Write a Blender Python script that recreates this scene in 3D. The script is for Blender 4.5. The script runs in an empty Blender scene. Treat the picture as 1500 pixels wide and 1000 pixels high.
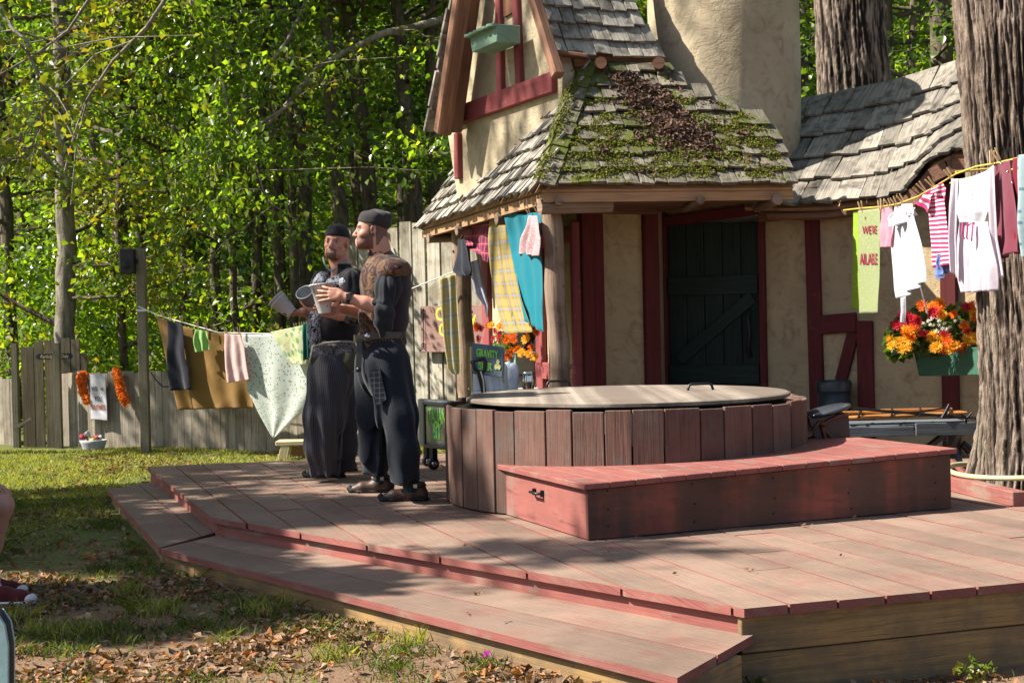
import bpy, math, random
import numpy as np
from mathutils import Vector, Matrix, noise
random.seed(7); np.random.seed(7)
SC = bpy.context.scene
COL = SC.collection
V = Vector
R = math.radians
# ---------------------------------------------------------------- camera and the photograph's geometry
FPX = 2100.0
CAMZ = 1.52
PITCH = math.atan(35/FPX); ROLL = 0.022
_f = V((0, math.cos(PITCH), -math.sin(PITCH)))
_r0 = V((1, 0, 0)); _u0 = _r0.cross(_f)
_u = math.cos(ROLL)*_u0 + math.sin(ROLL)*_r0
_r = math.cos(ROLL)*_r0 - math.sin(ROLL)*_u0
CAMP = V((0, 0, CAMZ))
def ray(px, py):
    return _f + _r*((px-750)/FPX) + _u*((500-py)/FPX)
def P(px, py, d):            # world point seen at (px, py), d metres away along y
    v = ray(px, py); return CAMP + v*(d/v.y)
def G(px, py, z):            # world point seen at (px, py) at height z
    v = ray(px, py); return CAMP + v*((z-CAMZ)/v.z)
def RP(px, py, p0, n):       # on the plane through p0 with normal n
    v = ray(px, py); return CAMP + v*((p0-CAMP).dot(n)/v.dot(n))
cd = bpy.data.cameras.new('camera'); cam = bpy.data.objects.new('camera', cd); COL.objects.link(cam)
cd.sensor_width = 36; cd.sensor_fit = 'HORIZONTAL'; cd.lens = FPX/1500*36; cd.clip_start = 0.1; cd.clip_end = 600
m = Matrix.Identity(4)
for i in range(3):
    m[i][0] = _r[i]; m[i][1] = _u[i]; m[i][2] = -_f[i]; m[i][3] = CAMP[i]
cam.matrix_world = m
SC.camera = cam
# ---------------------------------------------------------------- node helpers
class NT:
    def __init__(s, name):
        s.m = bpy.data.materials.new(name); s.m.use_nodes = True
        s.t = s.m.node_tree; s.t.nodes.clear()
        s.out = s.t.nodes.new('ShaderNodeOutputMaterial')
        s.b = s.t.nodes.new('ShaderNodeBsdfPrincipled')
        s.t.links.new(s.b.outputs[0], s.out.inputs[0])
    def n(s, typ, **kw):
        nd = s.t.nodes.new('ShaderNode'+typ)
        for k, v in kw.items():
            if k.startswith('i_'): s.set(nd.inputs[k[2:].replace('_', ' ')], v)
            else: setattr(nd, k, v)
        return nd
    def set(s, sock, v):
        if isinstance(v, bpy.types.NodeSocket): s.t.links.new(v, sock)
        elif isinstance(v, (tuple, list)) and len(v) == 3 and sock.type == 'RGBA': sock.default_value = (*v, 1)
        else: sock.default_value = v
    def mix(s, f, a, b, mode='MIX'):
        nd = s.t.nodes.new('ShaderNodeMix'); nd.data_type = 'RGBA'; nd.blend_type = mode
        s.set(nd.inputs[0], f); s.set(nd.inputs[6], a); s.set(nd.inputs[7], b); return nd.outputs[2]
    def math(s, op, a, b=0.0, clamp=False):
        nd = s.t.nodes.new('ShaderNodeMath'); nd.operation = op; nd.use_clamp = clamp
        s.set(nd.inputs[0], a); s.set(nd.inputs[1], b); return nd.outputs[0]
    def ramp(s, f, stops, interp='LINEAR'):
        nd = s.t.nodes.new('ShaderNodeValToRGB'); s.set(nd.inputs[0], f); nd.color_ramp.interpolation = interp
        el = nd.color_ramp.elements
        while len(el) < len(stops): el.new(0.5)
        for e, (p, c) in zip(el, stops):
            e.position = p; e.color = (*c, 1) if isinstance(c, (tuple, list)) else (c, c, c, 1)
        return nd.outputs[0]
    def coord(s, kind='Object', scale=(1, 1, 1), rot=(0, 0, 0)):
        tc = s.t.nodes.new('ShaderNodeTexCoord'); mp = s.t.nodes.new('ShaderNodeMapping')
        s.t.links.new(tc.outputs[kind], mp.inputs[0]); mp.inputs['Scale'].default_value = scale
        mp.inputs['Rotation'].default_value = rot; return mp.outputs[0]
    def noise(s, vec, scale, detail=4, rough=0.55, dist=0.0):
        nd = s.n('TexNoise'); s.set(nd.inputs['Vector'], vec); nd.inputs['Scale'].default_value = scale
        nd.inputs['Detail'].default_value = detail; nd.inputs['Roughness'].default_value = rough
        nd.inputs['Distortion'].default_value = dist; return nd.outputs['Fac']
    def island(s):
        return s.n('NewGeometry').outputs['Random Per Island']
    def bump(s, h, strength=0.3, dist=0.01):
        nd = s.n('Bump'); s.set(nd.inputs['Height'], h); nd.inputs['Strength'].default_value = strength
        nd.inputs['Distance'].default_value = dist; s.t.links.new(nd.outputs[0], s.b.inputs['Normal']); return nd
    def base(s, c, rough=0.7, spec=0.3, metal=0.0):
        s.set(s.b.inputs['Base Color'], c); s.set(s.b.inputs['Roughness'], rough)
        s.b.inputs['Specular IOR Level'].default_value = spec; s.b.inputs['Metallic'].default_value = metal
        return s
def plain(name, c, rough=0.6, spec=0.3, metal=0.0, var=0.15, scale=8, bump=0.15):
    t = NT(name); co = t.coord()
    n1 = t.noise(co, scale, 5); n2 = t.noise(co, scale*9, 3)
    col = t.mix(t.math('MULTIPLY', n1, 1.0), tuple(x*(1-var) for x in c), tuple(min(1, x*(1+var)) for x in c))
    t.base(col, rough, spec, metal); t.bump(n2, bump, 0.004); return t.m
def wood(name, c1, c2, dark=None, rough=0.8, var=0.35, wear=None, wear_amt=0.45, scale=1.0, bump=0.5, spec=0.2, soft=0.1, grime=.7):
    """c1/c2 the grain's two tones, per plank brightness change, wear = colour showing through worn paint"""
    t = NT(name); uv = t.coord('UV')
    g = t.coord('UV', (1.6*scale, 34*scale, 1)); g2 = t.coord('UV', (3*scale, 130*scale, 1))
    n1 = t.noise(g, 1, 6, 0.6, 0.6); n2 = t.noise(g2, 1, 4, 0.6); n3 = t.noise(uv, 3.5*scale, 5, 0.6)
    isl = t.island()
    col = t.mix(t.ramp(n1, [(0.3, 0), (0.7, 1)]), c1, c2)
    if dark: col = t.mix(t.ramp(n2, [(0.28, 1), (0.45, 0)]), col, dark)
    if wear:
        wf = t.math('ADD', t.math('MULTIPLY', n3, 0.7), t.math('MULTIPLY', n1, 0.3))
        col = t.mix(t.ramp(wf, [(wear_amt, 1), (wear_amt+soft, 0)]), col, wear)
    k = t.math('ADD', t.math('MULTIPLY', isl, var), 1-var*0.5)
    n4 = t.noise(t.coord(), 1.7, 5, .65); k2 = t.math('ADD', t.math('MULTIPLY', n3, 0.35*grime), 1-.175*grime); k2 = t.math('MULTIPLY', k2, t.math('ADD', t.math('MULTIPLY', t.ramp(n4, [(.3, 0), (.62, 1)]), .35*grime), 1-.27*grime))
    col = t.mix(1.0, col, t.n('CombineColor', i_Red=t.math('MULTIPLY', k, k2), i_Green=t.math('MULTIPLY', k, k2), i_Blue=t.math('MULTIPLY', k, k2)).outputs[0], 'MULTIPLY')
    t.base(col, rough, spec); t.bump(t.math('ADD', n1, t.math('MULTIPLY', n2, 0.6)), bump, 0.006); return t.m
M = {}
# ---------------------------------------------------------------- mesh helper
class MB:
    def __init__(s): s.v = []; s.f = []; s.uv = []; s.mi = []; s.sm = []
    def face(s, vs, uvs=None, mi=0, smooth=False):
        b = len(s.v); s.v += [tuple(x) for x in vs]; s.f.append(tuple(range(b, b+len(vs))))
        s.uv += uvs if uvs else [(x[0], x[2]) for x in vs]; s.mi.append(mi); s.sm.append(smooth)
    def mesh(s, verts, faces, mi=0, smooth=False, uvs=None):
        b = len(s.v); s.v += [tuple(x) for x in verts]
        for f in faces:
            s.f.append(tuple(b+i for i in f)); s.mi.append(mi); s.sm.append(smooth)
            for i in f:
                s.uv.append(uvs[i] if uvs else (verts[i][0], verts[i][2]))
    def hexa(s, c, mi=0, L=1.0, W=0.1, T=0.05):      # 8 corners: bottom 4 (ccw), top 4
        F = [(0, 3, 2, 1), (4, 5, 6, 7), (0, 1, 5, 4), (1, 2, 6, 5), (2, 3, 7, 6), (3, 0, 4, 7)]
        ou = random.uniform(0, 50); ov = random.uniform(0, 50)
        lc = [(0, 0, 0), (L, 0, 0), (L, W, 0), (0, W, 0), (0, 0, T), (L, 0, T), (L, W, T), (0, W, T)]
        b = len(s.v); s.v += [tuple(x) for x in c]
        for f in F:
            s.f.append(tuple(b+i for i in f)); s.mi.append(mi); s.sm.append(False)
            for i in f: s.uv.append((lc[i][0]+ou, lc[i][1]+lc[i][2]+ov))
    def beam(s, p0, p1, w, t, up=(0, 0, 1), mi=0, taper=1.0, jit=0.0):  # w across, t along up
        p0 = V(p0); p1 = V(p1); a = (p1-p0); L = a.length; a = a/L
        u = V(up); u = (u-a*u.dot(a))
        if u.length < 1e-4: u = V((0, 1, 0)); u = u-a*u.dot(a)
        u.normalize(); sd = u.cross(a)   # side
        j = lambda: (random.uniform(-jit, jit) if jit else 0)
        c = []
        for (uu) in (-1, 1):
            for (p, sg, k) in ((p0, -1, 1), (p1, -1, taper), (p1, 1, taper), (p0, 1, 1)):
                c.append(p+sd*(sg*(-1)*w*0.5*k+j())+u*(uu*t*0.5+j()))
        s.hexa(c, mi, L, w, t)
    def box(s, lo, hi, mi=0):
        x0, y0, z0 = lo; x1, y1, z1 = hi
        c = [(x0, y0, z0), (x1, y0, z0), (x1, y1, z0), (x0, y1, z0), (x0, y0, z1), (x1, y0, z1), (x1, y1, z1), (x0, y1, z1)]
        s.hexa(c, mi, x1-x0, y1-y0, z1-z0)
    def prism(s, poly, off, mi=0, uvs=None, side=None):    # polygon pushed along vector off
        off = V(off); n = len(poly); poly = [V(p) for p in poly]
        uvs = uvs or [(p.x, p.y+p.z) for p in poly]
        s.face(poly, uvs, mi); s.face([p+off for p in reversed(poly)], list(reversed(uvs)), mi)
        for i in range(n):
            j = (i+1) % n; a, b = poly[i], poly[j]
            s.face([b, a, a+off, b+off], [uvs[j], uvs[i], (uvs[i][0], uvs[i][1]+.05), (uvs[j][0], uvs[j][1]+.05)], mi if side is None else side)
    def tube(s, pts, rad, seg=10, mi=0, cap=True, smooth=True, wob=0.0, sq=None):
        pts = [V(p) for p in pts]; n = len(pts)
        if not hasattr(rad, '__len__'): rad = [rad]*n
        vs = []; uvs = []; prev = None; L = 0; ou = random.uniform(0, 20)
        for i, p in enumerate(pts):
            a = (pts[min(i+1, n-1)]-pts[max(i-1, 0)]).normalized()
            if prev is None:
                u = V((0, 0, 1)) if abs(a.z) < 0.9 else V((1, 0, 0))
            else: u = prev
            u = (u-a*u.dot(a)).normalized(); prev = u; w = a.cross(u)
            if i: L += (p-pts[i-1]).length
            for k in range(seg):
                t = 2*math.pi*k/seg; r = rad[i]*(1+(random.uniform(-wob, wob) if wob else 0))
                vs.append(p+u*math.cos(t)*r+w*math.sin(t)*r); uvs.append((L+ou, t*max(rad)))
        fs = [(i*seg+k, i*seg+(k+1) % seg, (i+1)*seg+(k+1) % seg, (i+1)*seg+k) for i in range(n-1) for k in range(seg)]
        s.mesh(vs, fs, mi, smooth, uvs)
        if cap:
            s.face([vs[k] for k in reversed(range(seg))], None, mi); s.face([vs[(n-1)*seg+k] for k in range(seg)], None, mi)
    def lathe(s, c, prof, seg=32, mi=0, ax=(0, 0, 1), smooth=True, close=False):  # prof: (radius, height)
        c = V(c); ax = V(ax).normalized(); u = ax.orthogonal().normalized(); w = ax.cross(u)
        vs = [c+ax*h+(u*math.cos(2*math.pi*k/seg)+w*math.sin(2*math.pi*k/seg))*r for (r, h) in prof for k in range(seg)]
        fs = [(i*seg+k, i*seg+(k+1) % seg, (i+1)*seg+(k+1) % seg, (i+1)*seg+k) for i in range(len(prof)-1) for k in range(seg)]
        s.mesh(vs, fs, mi, smooth)
    def build(s, name, mat, parent=None, bevel=0.0, solid=0.0, sub=0):
        me = bpy.data.meshes.new(name); me.from_pydata(s.v, [], s.f)
        uvl = me.uv_layers.new(name='UVMap'); uvl.data.foreach_set('uv', np.array(s.uv, dtype=np.float32).ravel())
        me.polygons.foreach_set('material_index', s.mi); me.polygons.foreach_set('use_smooth', s.sm)
        for mm in (mat if isinstance(mat, (list, tuple)) else [mat]): me.materials.append(mm)
        me.update()
        o = bpy.data.objects.new(name, me); COL.objects.link(o)
        if parent: setp(o, parent)
        if sub:
            md = o.modifiers.new('s', 'SUBSURF'); md.levels = sub; md.render_levels = sub
        if solid:
            md = o.modifiers.new('t', 'SOLIDIFY'); md.thickness = solid; md.offset = 0
        if bevel:
            md = o.modifiers.new('b', 'BEVEL'); md.width = bevel; md.segments = 1; md.limit_method = 'ANGLE'; md.angle_limit = R(40)
        return o
def setp(o, parent):
    o.parent = parent
    if parent is not None:
        o.matrix_parent_inverse = Matrix.Translation(-wloc(parent))
def wloc(o):
    p = V((0, 0, 0))
    while o is not None:
        p += o.location; 
        if o.parent: p += o.matrix_parent_inverse.translation
        o = o.parent
    return p
def tag(o, label=None, cat=None, group=None, kind=None):
    if label: o['label'] = label
    if cat: o['category'] = cat
    if group: o['group'] = group
    if kind: o['kind'] = kind
    return o
def thing(name, loc, label, cat, group=None):
    o = bpy.data.objects.new(name, None); o.location = loc; o.empty_display_size = 0.2; COL.objects.link(o)
    return tag(o, label, cat, group)
def clip(poly, p, n):          # keep the side where (x-p).n <= 0  (2D)
    out = []
    for i in range(len(poly)):
        a = poly[i]; b = poly[(i+1) % len(poly)]
        da = (a[0]-p[0])*n[0]+(a[1]-p[1])*n[1]; db = (b[0]-p[0])*n[0]+(b[1]-p[1])*n[1]
        if da <= 0: out.append(a)
        if (da < 0 < db) or (db < 0 < da):
            t = da/(da-db); out.append((a[0]+(b[0]-a[0])*t, a[1]+(b[1]-a[1])*t))
    return out
def text_mesh(txt, size=1.0, shear=0.0, bold=0.0):
    cu = bpy.data.curves.new('tmp', 'FONT'); cu.body = txt; cu.size = size; cu.offset = bold; cu.shear = shear
    cu.align_x = 'CENTER'; cu.align_y = 'CENTER'; cu.resolution_u = 3
    o = bpy.data.objects.new('tmp', cu); COL.objects.link(o)
    dg = bpy.context.evaluated_depsgraph_get(); me = bpy.data.meshes.new_from_object(o.evaluated_get(dg))
    vs = [v.co.copy() for v in me.vertices]; fs = [tuple(p.vertices) for p in me.polygons]
    bpy.data.objects.remove(o); bpy.data.curves.remove(cu); bpy.data.meshes.remove(me)
    return vs, fs
def text_on(mb, txt, size, org, ux, uz, mi=0, sx=1.0, bold=0.0, off=(0, 0, 0), shear=0.0, fn=None):
    vs, fs = text_mesh(txt, size, shear, bold); ux = V(ux); uz = V(uz); org = V(org)
    mb.mesh([(fn(v.x*sx, v.y) if fn else org+ux*(v.x*sx)+uz*v.y+V(off)) for v in vs], fs, mi)
def sstep(a, b, x):
    t = min(1, max(0, (x-a)/(b-a))); return t*t*(3-2*t)
# ---------------------------------------------------------------- materials
M['deck'] = wood('deck_paint', (.155, .055, .045), (.225, .092, .075), (.05, .028, .024), wear=(.20, .138, .105), wear_amt=.50, var=.3, bump=.7, soft=.25, rough=.78, grime=1.15)
M['pink'] = wood('red_brown_paint', (.185, .062, .052), (.25, .092, .078), (.09, .038, .032), wear=(.22, .14, .11), wear_amt=.38, var=.2, bump=.35)
M['boxred'] = wood('red_paint', (.20, .054, .036), (.26, .076, .05), (.10, .04, .03), wear=(.10, .05, .036), wear_amt=.47, var=.12, bump=.4, soft=.16, grime=1.3)
M['ochre'] = wood('ochre_boards', (.20, .125, .05), (.29, .185, .08), (.07, .045, .02), wear=(.14, .10, .06), wear_amt=.42, var=.15, bump=.5, soft=.15)
M['tub'] = wood('tub_boards', (.105, .058, .045), (.15, .085, .066), (.05, .03, .025), wear=(.13, .098, .082), wear_amt=.40, var=.6, bump=.9, grime=1.1)
M['lid'] = wood('weathered_white_lid', (.24, .20, .165), (.36, .305, .25), (.09, .075, .06), wear=(.15, .12, .098), wear_amt=.46, var=.1, bump=.3, soft=.12)
M['fence'] = wood('silver_fence_wood', (.21, .18, .14), (.32, .28, .225), (.10, .085, .065), wear=(.17, .14, .10), wear_amt=.40, var=.4, bump=.6)
M['tallfence'] = wood('weathered_plank', (.26, .24, .19), (.40, .37, .30), (.11, .095, .07), wear=(.19, .165, .12), wear_amt=.42, var=.45, bump=.7)
M['gate'] = wood('gate_wood', (.13, .105, .07), (.20, .16, .11), (.06, .05, .035), var=.3)
M['pole'] = wood('pole_wood', (.15, .13, .09), (.22, .19, .14), (.06, .05, .035), var=.2)
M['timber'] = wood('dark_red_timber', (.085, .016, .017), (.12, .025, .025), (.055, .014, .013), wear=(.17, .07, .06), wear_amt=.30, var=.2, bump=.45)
M['timberlit'] = wood('sunlit_red_timber', (.19, .042, .045), (.25, .068, .068), (.13, .04, .04), wear=(.38, .2, .18), wear_amt=.32, var=.15, bump=.4)  # lighter copy of the red timber, with sunlight put into its colour
M['brown'] = wood('brown_timber', (.12, .055, .032), (.17, .08, .048), (.05, .025, .016), var=.3)
M['bargewood'] = wood('rough_sawn_brown', (.145, .07, .042), (.235, .125, .08), (.05, .026, .017), wear=(.14, .08, .05), wear_amt=.4, var=.3, bump=.9)
M['log'] = wood('log_wood', (.18, .12, .085), (.29, .21, .155), (.06, .04, .028), wear=(.12, .08, .055), wear_amt=.4, var=.1, bump=.9, scale=.8)
M['eave'] = wood('eave_wood', (.30, .17, .09), (.42, .26, .15), (.12, .07, .04), var=.3)
M['doorg'] = wood('dark_green_door', (.018, .028, .024), (.028, .042, .036), (.008, .012, .01), var=.2, bump=.5)
M['benchw'] = wood('fresh_bench_wood', (.45, .36, .20), (.58, .47, .28), (.25, .19, .10), var=.15)
M['greyb'] = wood('blue_grey_bench', (.07, .08, .09), (.12, .135, .15), (.03, .03, .035), var=.3)
M['orangew'] = wood('varnished_orange_wood', (.30, .12, .03), (.40, .18, .05), (.14, .05, .02), rough=.35, spec=.5, var=.2)
M['brownsign'] = wood('sign_brown', (.22, .13, .11), (.28, .17, .145), None, var=.05, bump=.2)
M['gardeng'] = wood('flower_box_green', (.03, .085, .055), (.045, .12, .08), None, var=.1, bump=.3, rough=.6)
M['mint'] = wood('faded_green_box', (.14, .24, .18), (.22, .33, .25), (.08, .12, .09), var=.2)
def shingle_mat(name, c1, c2, dark, moss_amt, moss=(.075, .088, .015)):
    t = NT(name); g = t.coord('UV', (3, 60, 1)); uv = t.coord('UV'); ob = t.coord()
    n1 = t.noise(g, 1, 6, .62, .5); n2 = t.noise(t.coord('UV', (5, 170, 1)), 1, 3); n3 = t.noise(uv, 9, 5)
    isl = t.island(); col = t.mix(t.ramp(n1, [(.3, 0), (.7, 1)]), c1, c2)
    col = t.mix(t.ramp(n2, [(.3, 1), (.47, 0)]), col, dark)
    col = t.mix(t.ramp(n3, [(.36, .75), (.5, 0)]), col, dark)
    k = t.math('ADD', t.math('MULTIPLY', isl, .65), .65)
    col = t.mix(1.0, col, t.n('CombineColor', i_Red=k, i_Green=k, i_Blue=t.math('MULTIPLY', k, .97)).outputs[0], 'MULTIPLY')
    mo = t.math('ADD', t.math('MULTIPLY', t.noise(ob, 2.6, 4), .6), t.math('MULTIPLY', t.noise(ob, 22, 4), .4))
    mo = t.ramp(mo, [(1-moss_amt, 0), (1.04-moss_amt, 1)])
    mc = t.mix(t.noise(ob, 60, 2), tuple(x*.5 for x in moss), tuple(x*1.5 for x in moss))
    col = t.mix(mo, col, mc)
    t.base(col, .88, .15); t.bump(t.math('ADD', n1, t.math('MULTIPLY', n2, .8)), .8, .008); return t.m
M['sh_moss'] = shingle_mat('mossy_shingle', (.12, .105, .085), (.22, .195, .16), (.045, .04, .032), .50)
M['sh_left'] = shingle_mat('weathered_shingle', (.22, .20, .18), (.38, .35, .31), (.08, .07, .06), .37)
M['sh_right'] = shingle_mat('silver_shingle', (.165, .148, .128), (.30, .27, .235), (.06, .052, .045), .37)
def stucco(name, c, stain=(.16, .10, .05), crack=True):
    t = NT(name); co = t.coord(); 
    n1 = t.noise(co, 1.6, 6, .6); n2 = t.noise(co, 7, 6, .65, 1.2); n3 = t.noise(co, 45, 4, .6)
    col = t.mix(t.ramp(n1, [(.35, 0), (.7, 1)]), tuple(x*.78 for x in c), tuple(min(1, x*1.1) for x in c))
    col = t.mix(t.ramp(n2, [(.50, 0), (.74, .65)]), col, stain)
    vo = t.n('TexVoronoi', feature='DISTANCE_TO_EDGE', i_Vector=t.n('VectorMath', operation='ADD', i_Vector=co).outputs[0], i_Scale=5.0)
    wv = t.noise(t.coord('Object', (2.2, 2.2, 4.5)), 1.6, 3, .6, 2.2)
    groove = t.ramp(wv, [(.44, 0), (.475, 1), (.50, 1), (.53, 0)])
    col = t.mix(t.math('MULTIPLY', groove, .04), col, stain)
    h = t.math('ADD', t.math('MULTIPLY', t.noise(co, 4.5, 3, .5, .8), 1.0), t.math('ADD', t.math('MULTIPLY', n3, .12), t.math('MULTIPLY', groove, -.09)))
    t.base(col, .9, .15); t.bump(h, .7, .02); return t.m
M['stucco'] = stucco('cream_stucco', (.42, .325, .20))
M['stucco_lit'] = stucco('sunlit_stucco', (.41, .345, .235))  # paler stucco copy, sunlight painted into its colour for the sun-facing walls
def bark(name, c1, c2, sc=1.0, bumpd=.03, fur=False):
    t = NT(name); co = t.coord('Object', (9*sc, 9*sc, 2.8*sc)); 
    n1 = t.noise(co, 1.4, 6, .65, .8); n2 = t.noise(t.coord(), 30*sc, 4); n3 = t.noise(t.coord(), 2.2, 3)
    col = t.mix(t.ramp(n1, [(.36, 0), (.6, 1)]), c1, c2)
    col = t.mix(t.ramp(n3, [(.58, 0), (.75, .35)]), col, (.13, .15, .09))
    col = t.mix(t.math('MULTIPLY', n2, .35), col, tuple(x*.5 for x in c1))
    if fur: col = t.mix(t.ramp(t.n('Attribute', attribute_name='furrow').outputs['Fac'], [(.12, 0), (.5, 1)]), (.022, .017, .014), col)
    t.base(col, .92, .1); t.bump(t.math('ADD', n1, t.math('MULTIPLY', n2, .25)), 1.0, bumpd); return t.m
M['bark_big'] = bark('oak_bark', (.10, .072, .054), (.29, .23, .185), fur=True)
M['bark'] = bark('forest_bark', (.055, .045, .033), (.17, .14, .105))
M['birch'] = bark('pale_bark', (.12, .105, .08), (.30, .27, .22), .8)
def leafmat(name, cols, trans=.45, gloss=.35, spec=.45):
    t = NT(name); isl = t.island()
    col = t.ramp(isl, [(i/(len(cols)-1), c) for i, c in enumerate(cols)])
    t.base(col, gloss, spec)
    tr = t.n('BsdfTranslucent'); tc = t.mix(1.0, col, (2.0, 2.0, .45), 'MULTIPLY'); t.set(tr.inputs[0], tc)
    mx = t.n('MixShader'); mx.inputs[0].default_value = trans
    t.t.links.new(t.b.outputs[0], mx.inputs[1]); t.t.links.new(tr.outputs[0], mx.inputs[2]); t.t.links.new(mx.outputs[0], t.out.inputs[0])
    return t.m
M['leafA'] = leafmat('broad_leaf', [(.055, .11, .016), (.11, .19, .024), (.17, .25, .03), (.07, .14, .022), (.26, .29, .04)], .6, .30, .6)
M['leafB'] = leafmat('dark_leaf', [(.04, .085, .014), (.07, .13, .02), (.11, .18, .026), (.05, .10, .018)], .45, .30, .6)
M['leafY'] = leafmat('yellow_green_leaf', [(.09, .15, .02), (.14, .19, .025), (.22, .22, .03), (.07, .12, .02), (.25, .16, .03)], .5, .4)
M['litter'] = leafmat('fallen_leaf', [(.10, .055, .03), (.17, .095, .05), (.30, .20, .12), (.06, .035, .022), (.33, .13, .035), (.24, .17, .12), (.12, .08, .05)], .1, .7, .2)
M['roofleaf'] = leafmat('dead_leaf', [(.045, .026, .020), (.085, .048, .034), (.15, .085, .055), (.035, .022, .018), (.19, .12, .09)], .05, .75, .2)
M['grass'] = leafmat('grass_blade', [(.13, .16, .03), (.20, .22, .05), (.30, .28, .09), (.10, .13, .025), (.34, .31, .14)], .35, .55, .25)
M['tuft'] = leafmat('grass_tuft', [(.04, .075, .014), (.07, .11, .022), (.13, .14, .04), (.05, .085, .015), (.18, .15, .07)], .35, .5, .3)
M['moss'] = leafmat('moss_clump', [(.09, .10, .012), (.14, .15, .02), (.05, .06, .01), (.20, .20, .04)], .1, .9, .1)
def ground_mat():
    t = NT('ground_soil'); co = t.coord()
    n1 = t.noise(co, .8, 6, .6); n2 = t.noise(co, 6, 6, .6); n3 = t.noise(co, 60, 4, .7)
    soil = t.mix(n2, (.12, .074, .046), (.22, .145, .092)); soil = t.mix(t.ramp(n3, [(.3, .6), (.5, 0)]), soil, (.10, .06, .035))
    gr = t.mix(n2, (.06, .08, .02), (.13, .145, .045))
    sp = t.n('SeparateXYZ', i_Vector=co)
    f = t.math('ADD', t.math('MULTIPLY', sp.outputs[1], .45), t.math('MULTIPLY', n1, 3.0))
    f = t.math('ADD', f, t.math('MULTIPLY', n2, 1.0))
    fac = t.ramp(t.math('MULTIPLY', f, .1), [(.50, 0), (.62, 1)])
    t.base(t.mix(fac, soil, gr), .95, .1); t.bump(t.math('ADD', n2, t.math('MULTIPLY', n3, .4)), .8, .03); return t.m
M['ground'] = ground_mat()
M['black'] = plain('black_plastic', (.012, .012, .014), .45, .4)
M['iron'] = plain('black_iron', (.02, .02, .022), .4, .5, .6)
M['steel'] = plain('polished_steel', (.55, .55, .56), .16, .5, 1.0, var=.05, bump=.02)
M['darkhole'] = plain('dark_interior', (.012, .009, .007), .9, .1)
M['rope'] = plain('white_rope', (.62, .60, .56), .8); M['yrope'] = plain('yellow_cord', (.50, .36, .07), .6)
M['peg'] = wood('clothes_peg', (.45, .30, .16), (.58, .42, .25), None, var=.2)
def cloth(name, c, var=.12, trans=.25, scale=40, rough=.85):
    t = NT(name); uv = t.coord('UV'); ob = t.coord()
    w = t.noise(ob, 6, 4); col = t.mix(w, tuple(x*(1-var) for x in c), tuple(min(1, x*(1+var)) for x in c))
    return _clothfin(t, col, trans, rough, ob)
def _clothfin(t, col, trans, rough, ob):
    t.base(col, rough, .12); t.bump(t.math('ADD', t.noise(ob, 14, 4), t.math('MULTIPLY', t.noise(ob, 220, 2), .12)), .35, .012)
    try: t.b.inputs['Sheen Weight'].default_value = .15
    except Exception: pass
    tr = t.n('BsdfTranslucent'); t.set(tr.inputs[0], col); mx = t.n('MixShader'); mx.inputs[0].default_value = trans
    t.t.links.new(t.b.outputs[0], mx.inputs[1]); t.t.links.new(tr.outputs[0], mx.inputs[2]); t.t.links.new(mx.outputs[0], t.out.inputs[0])
    return t.m
def plaid(name, base, a, b, sc=12, trans=.25, thin=None):     # uv in metres
    t = NT(name); uv = t.coord('UV', (sc, sc, 1)); sp = t.n('SeparateXYZ', i_Vector=uv)
    def band(o, w, ph=0): 
        fr = t.math('FRACT', t.math('ADD', o, ph)); return t.math('LESS_THAN', fr, w)
    col = t.mix(t.math('MULTIPLY', band(sp.outputs[0], .5), .55), base, a)
    col = t.mix(t.math('MULTIPLY', band(sp.outputs[1], .5), .55), col, a)
    col = t.mix(t.math('MULTIPLY', band(sp.outputs[0], .12, .3), .8), col, b)
    col = t.mix(t.math('MULTIPLY', band(sp.outputs[1], .12, .3), .8), col, b)
    return _clothfin(t, col, trans, .85, t.coord())
def stripes(name, a, b, sc=40, w=.5, ax=1, trans=.2):
    t = NT(name); uv = t.coord('UV', (sc, sc, 1)); sp = t.n('SeparateXYZ', i_Vector=uv)
    f = t.math('LESS_THAN', t.math('FRACT', sp.outputs[ax]), w)
    return _clothfin(t, t.mix(f, a, b), trans, .85, t.coord())
def dots(name, base, c, sc=30, r=.25, trans=.25, c2=None):
    t = NT(name); uv = t.coord('UV', (sc, sc, 1))
    vo = t.n('TexVoronoi', i_Vector=uv, i_Scale=1.0); vo.inputs['Randomness'].default_value = .65
    col = t.mix(t.math('LESS_THAN', vo.outputs['Distance'], r), base, c)
    if c2:
        v2 = t.n('TexVoronoi', i_Vector=t.coord('UV', (sc*.6, sc*.6, 1)), i_Scale=1.0)
        col = t.mix(t.math('LESS_THAN', v2.outputs['Distance'], r*.8), col, c2)
    return _clothfin(t, col, trans, .85, t.coord())
def brocade(name, base, c, sc=24, amt=.5, trans=0.0):
    t = NT(name); co = t.coord()
    a = t.noise(co, sc, 3, .5, 2.5); f = t.ramp(a, [(amt-.05, 0), (amt-.03, 1), (amt+.03, 1), (amt+.05, 0)])
    b = t.noise(co, sc*.5, 2, .5, 1.0); f2 = t.ramp(b, [(.56, 0), (.60, 1)])
    col = t.mix(f, base, c); col = t.mix(t.math('MULTIPLY', f2, .6), col, c)
    return _clothfin(t, col, trans, .7, co)
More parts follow.
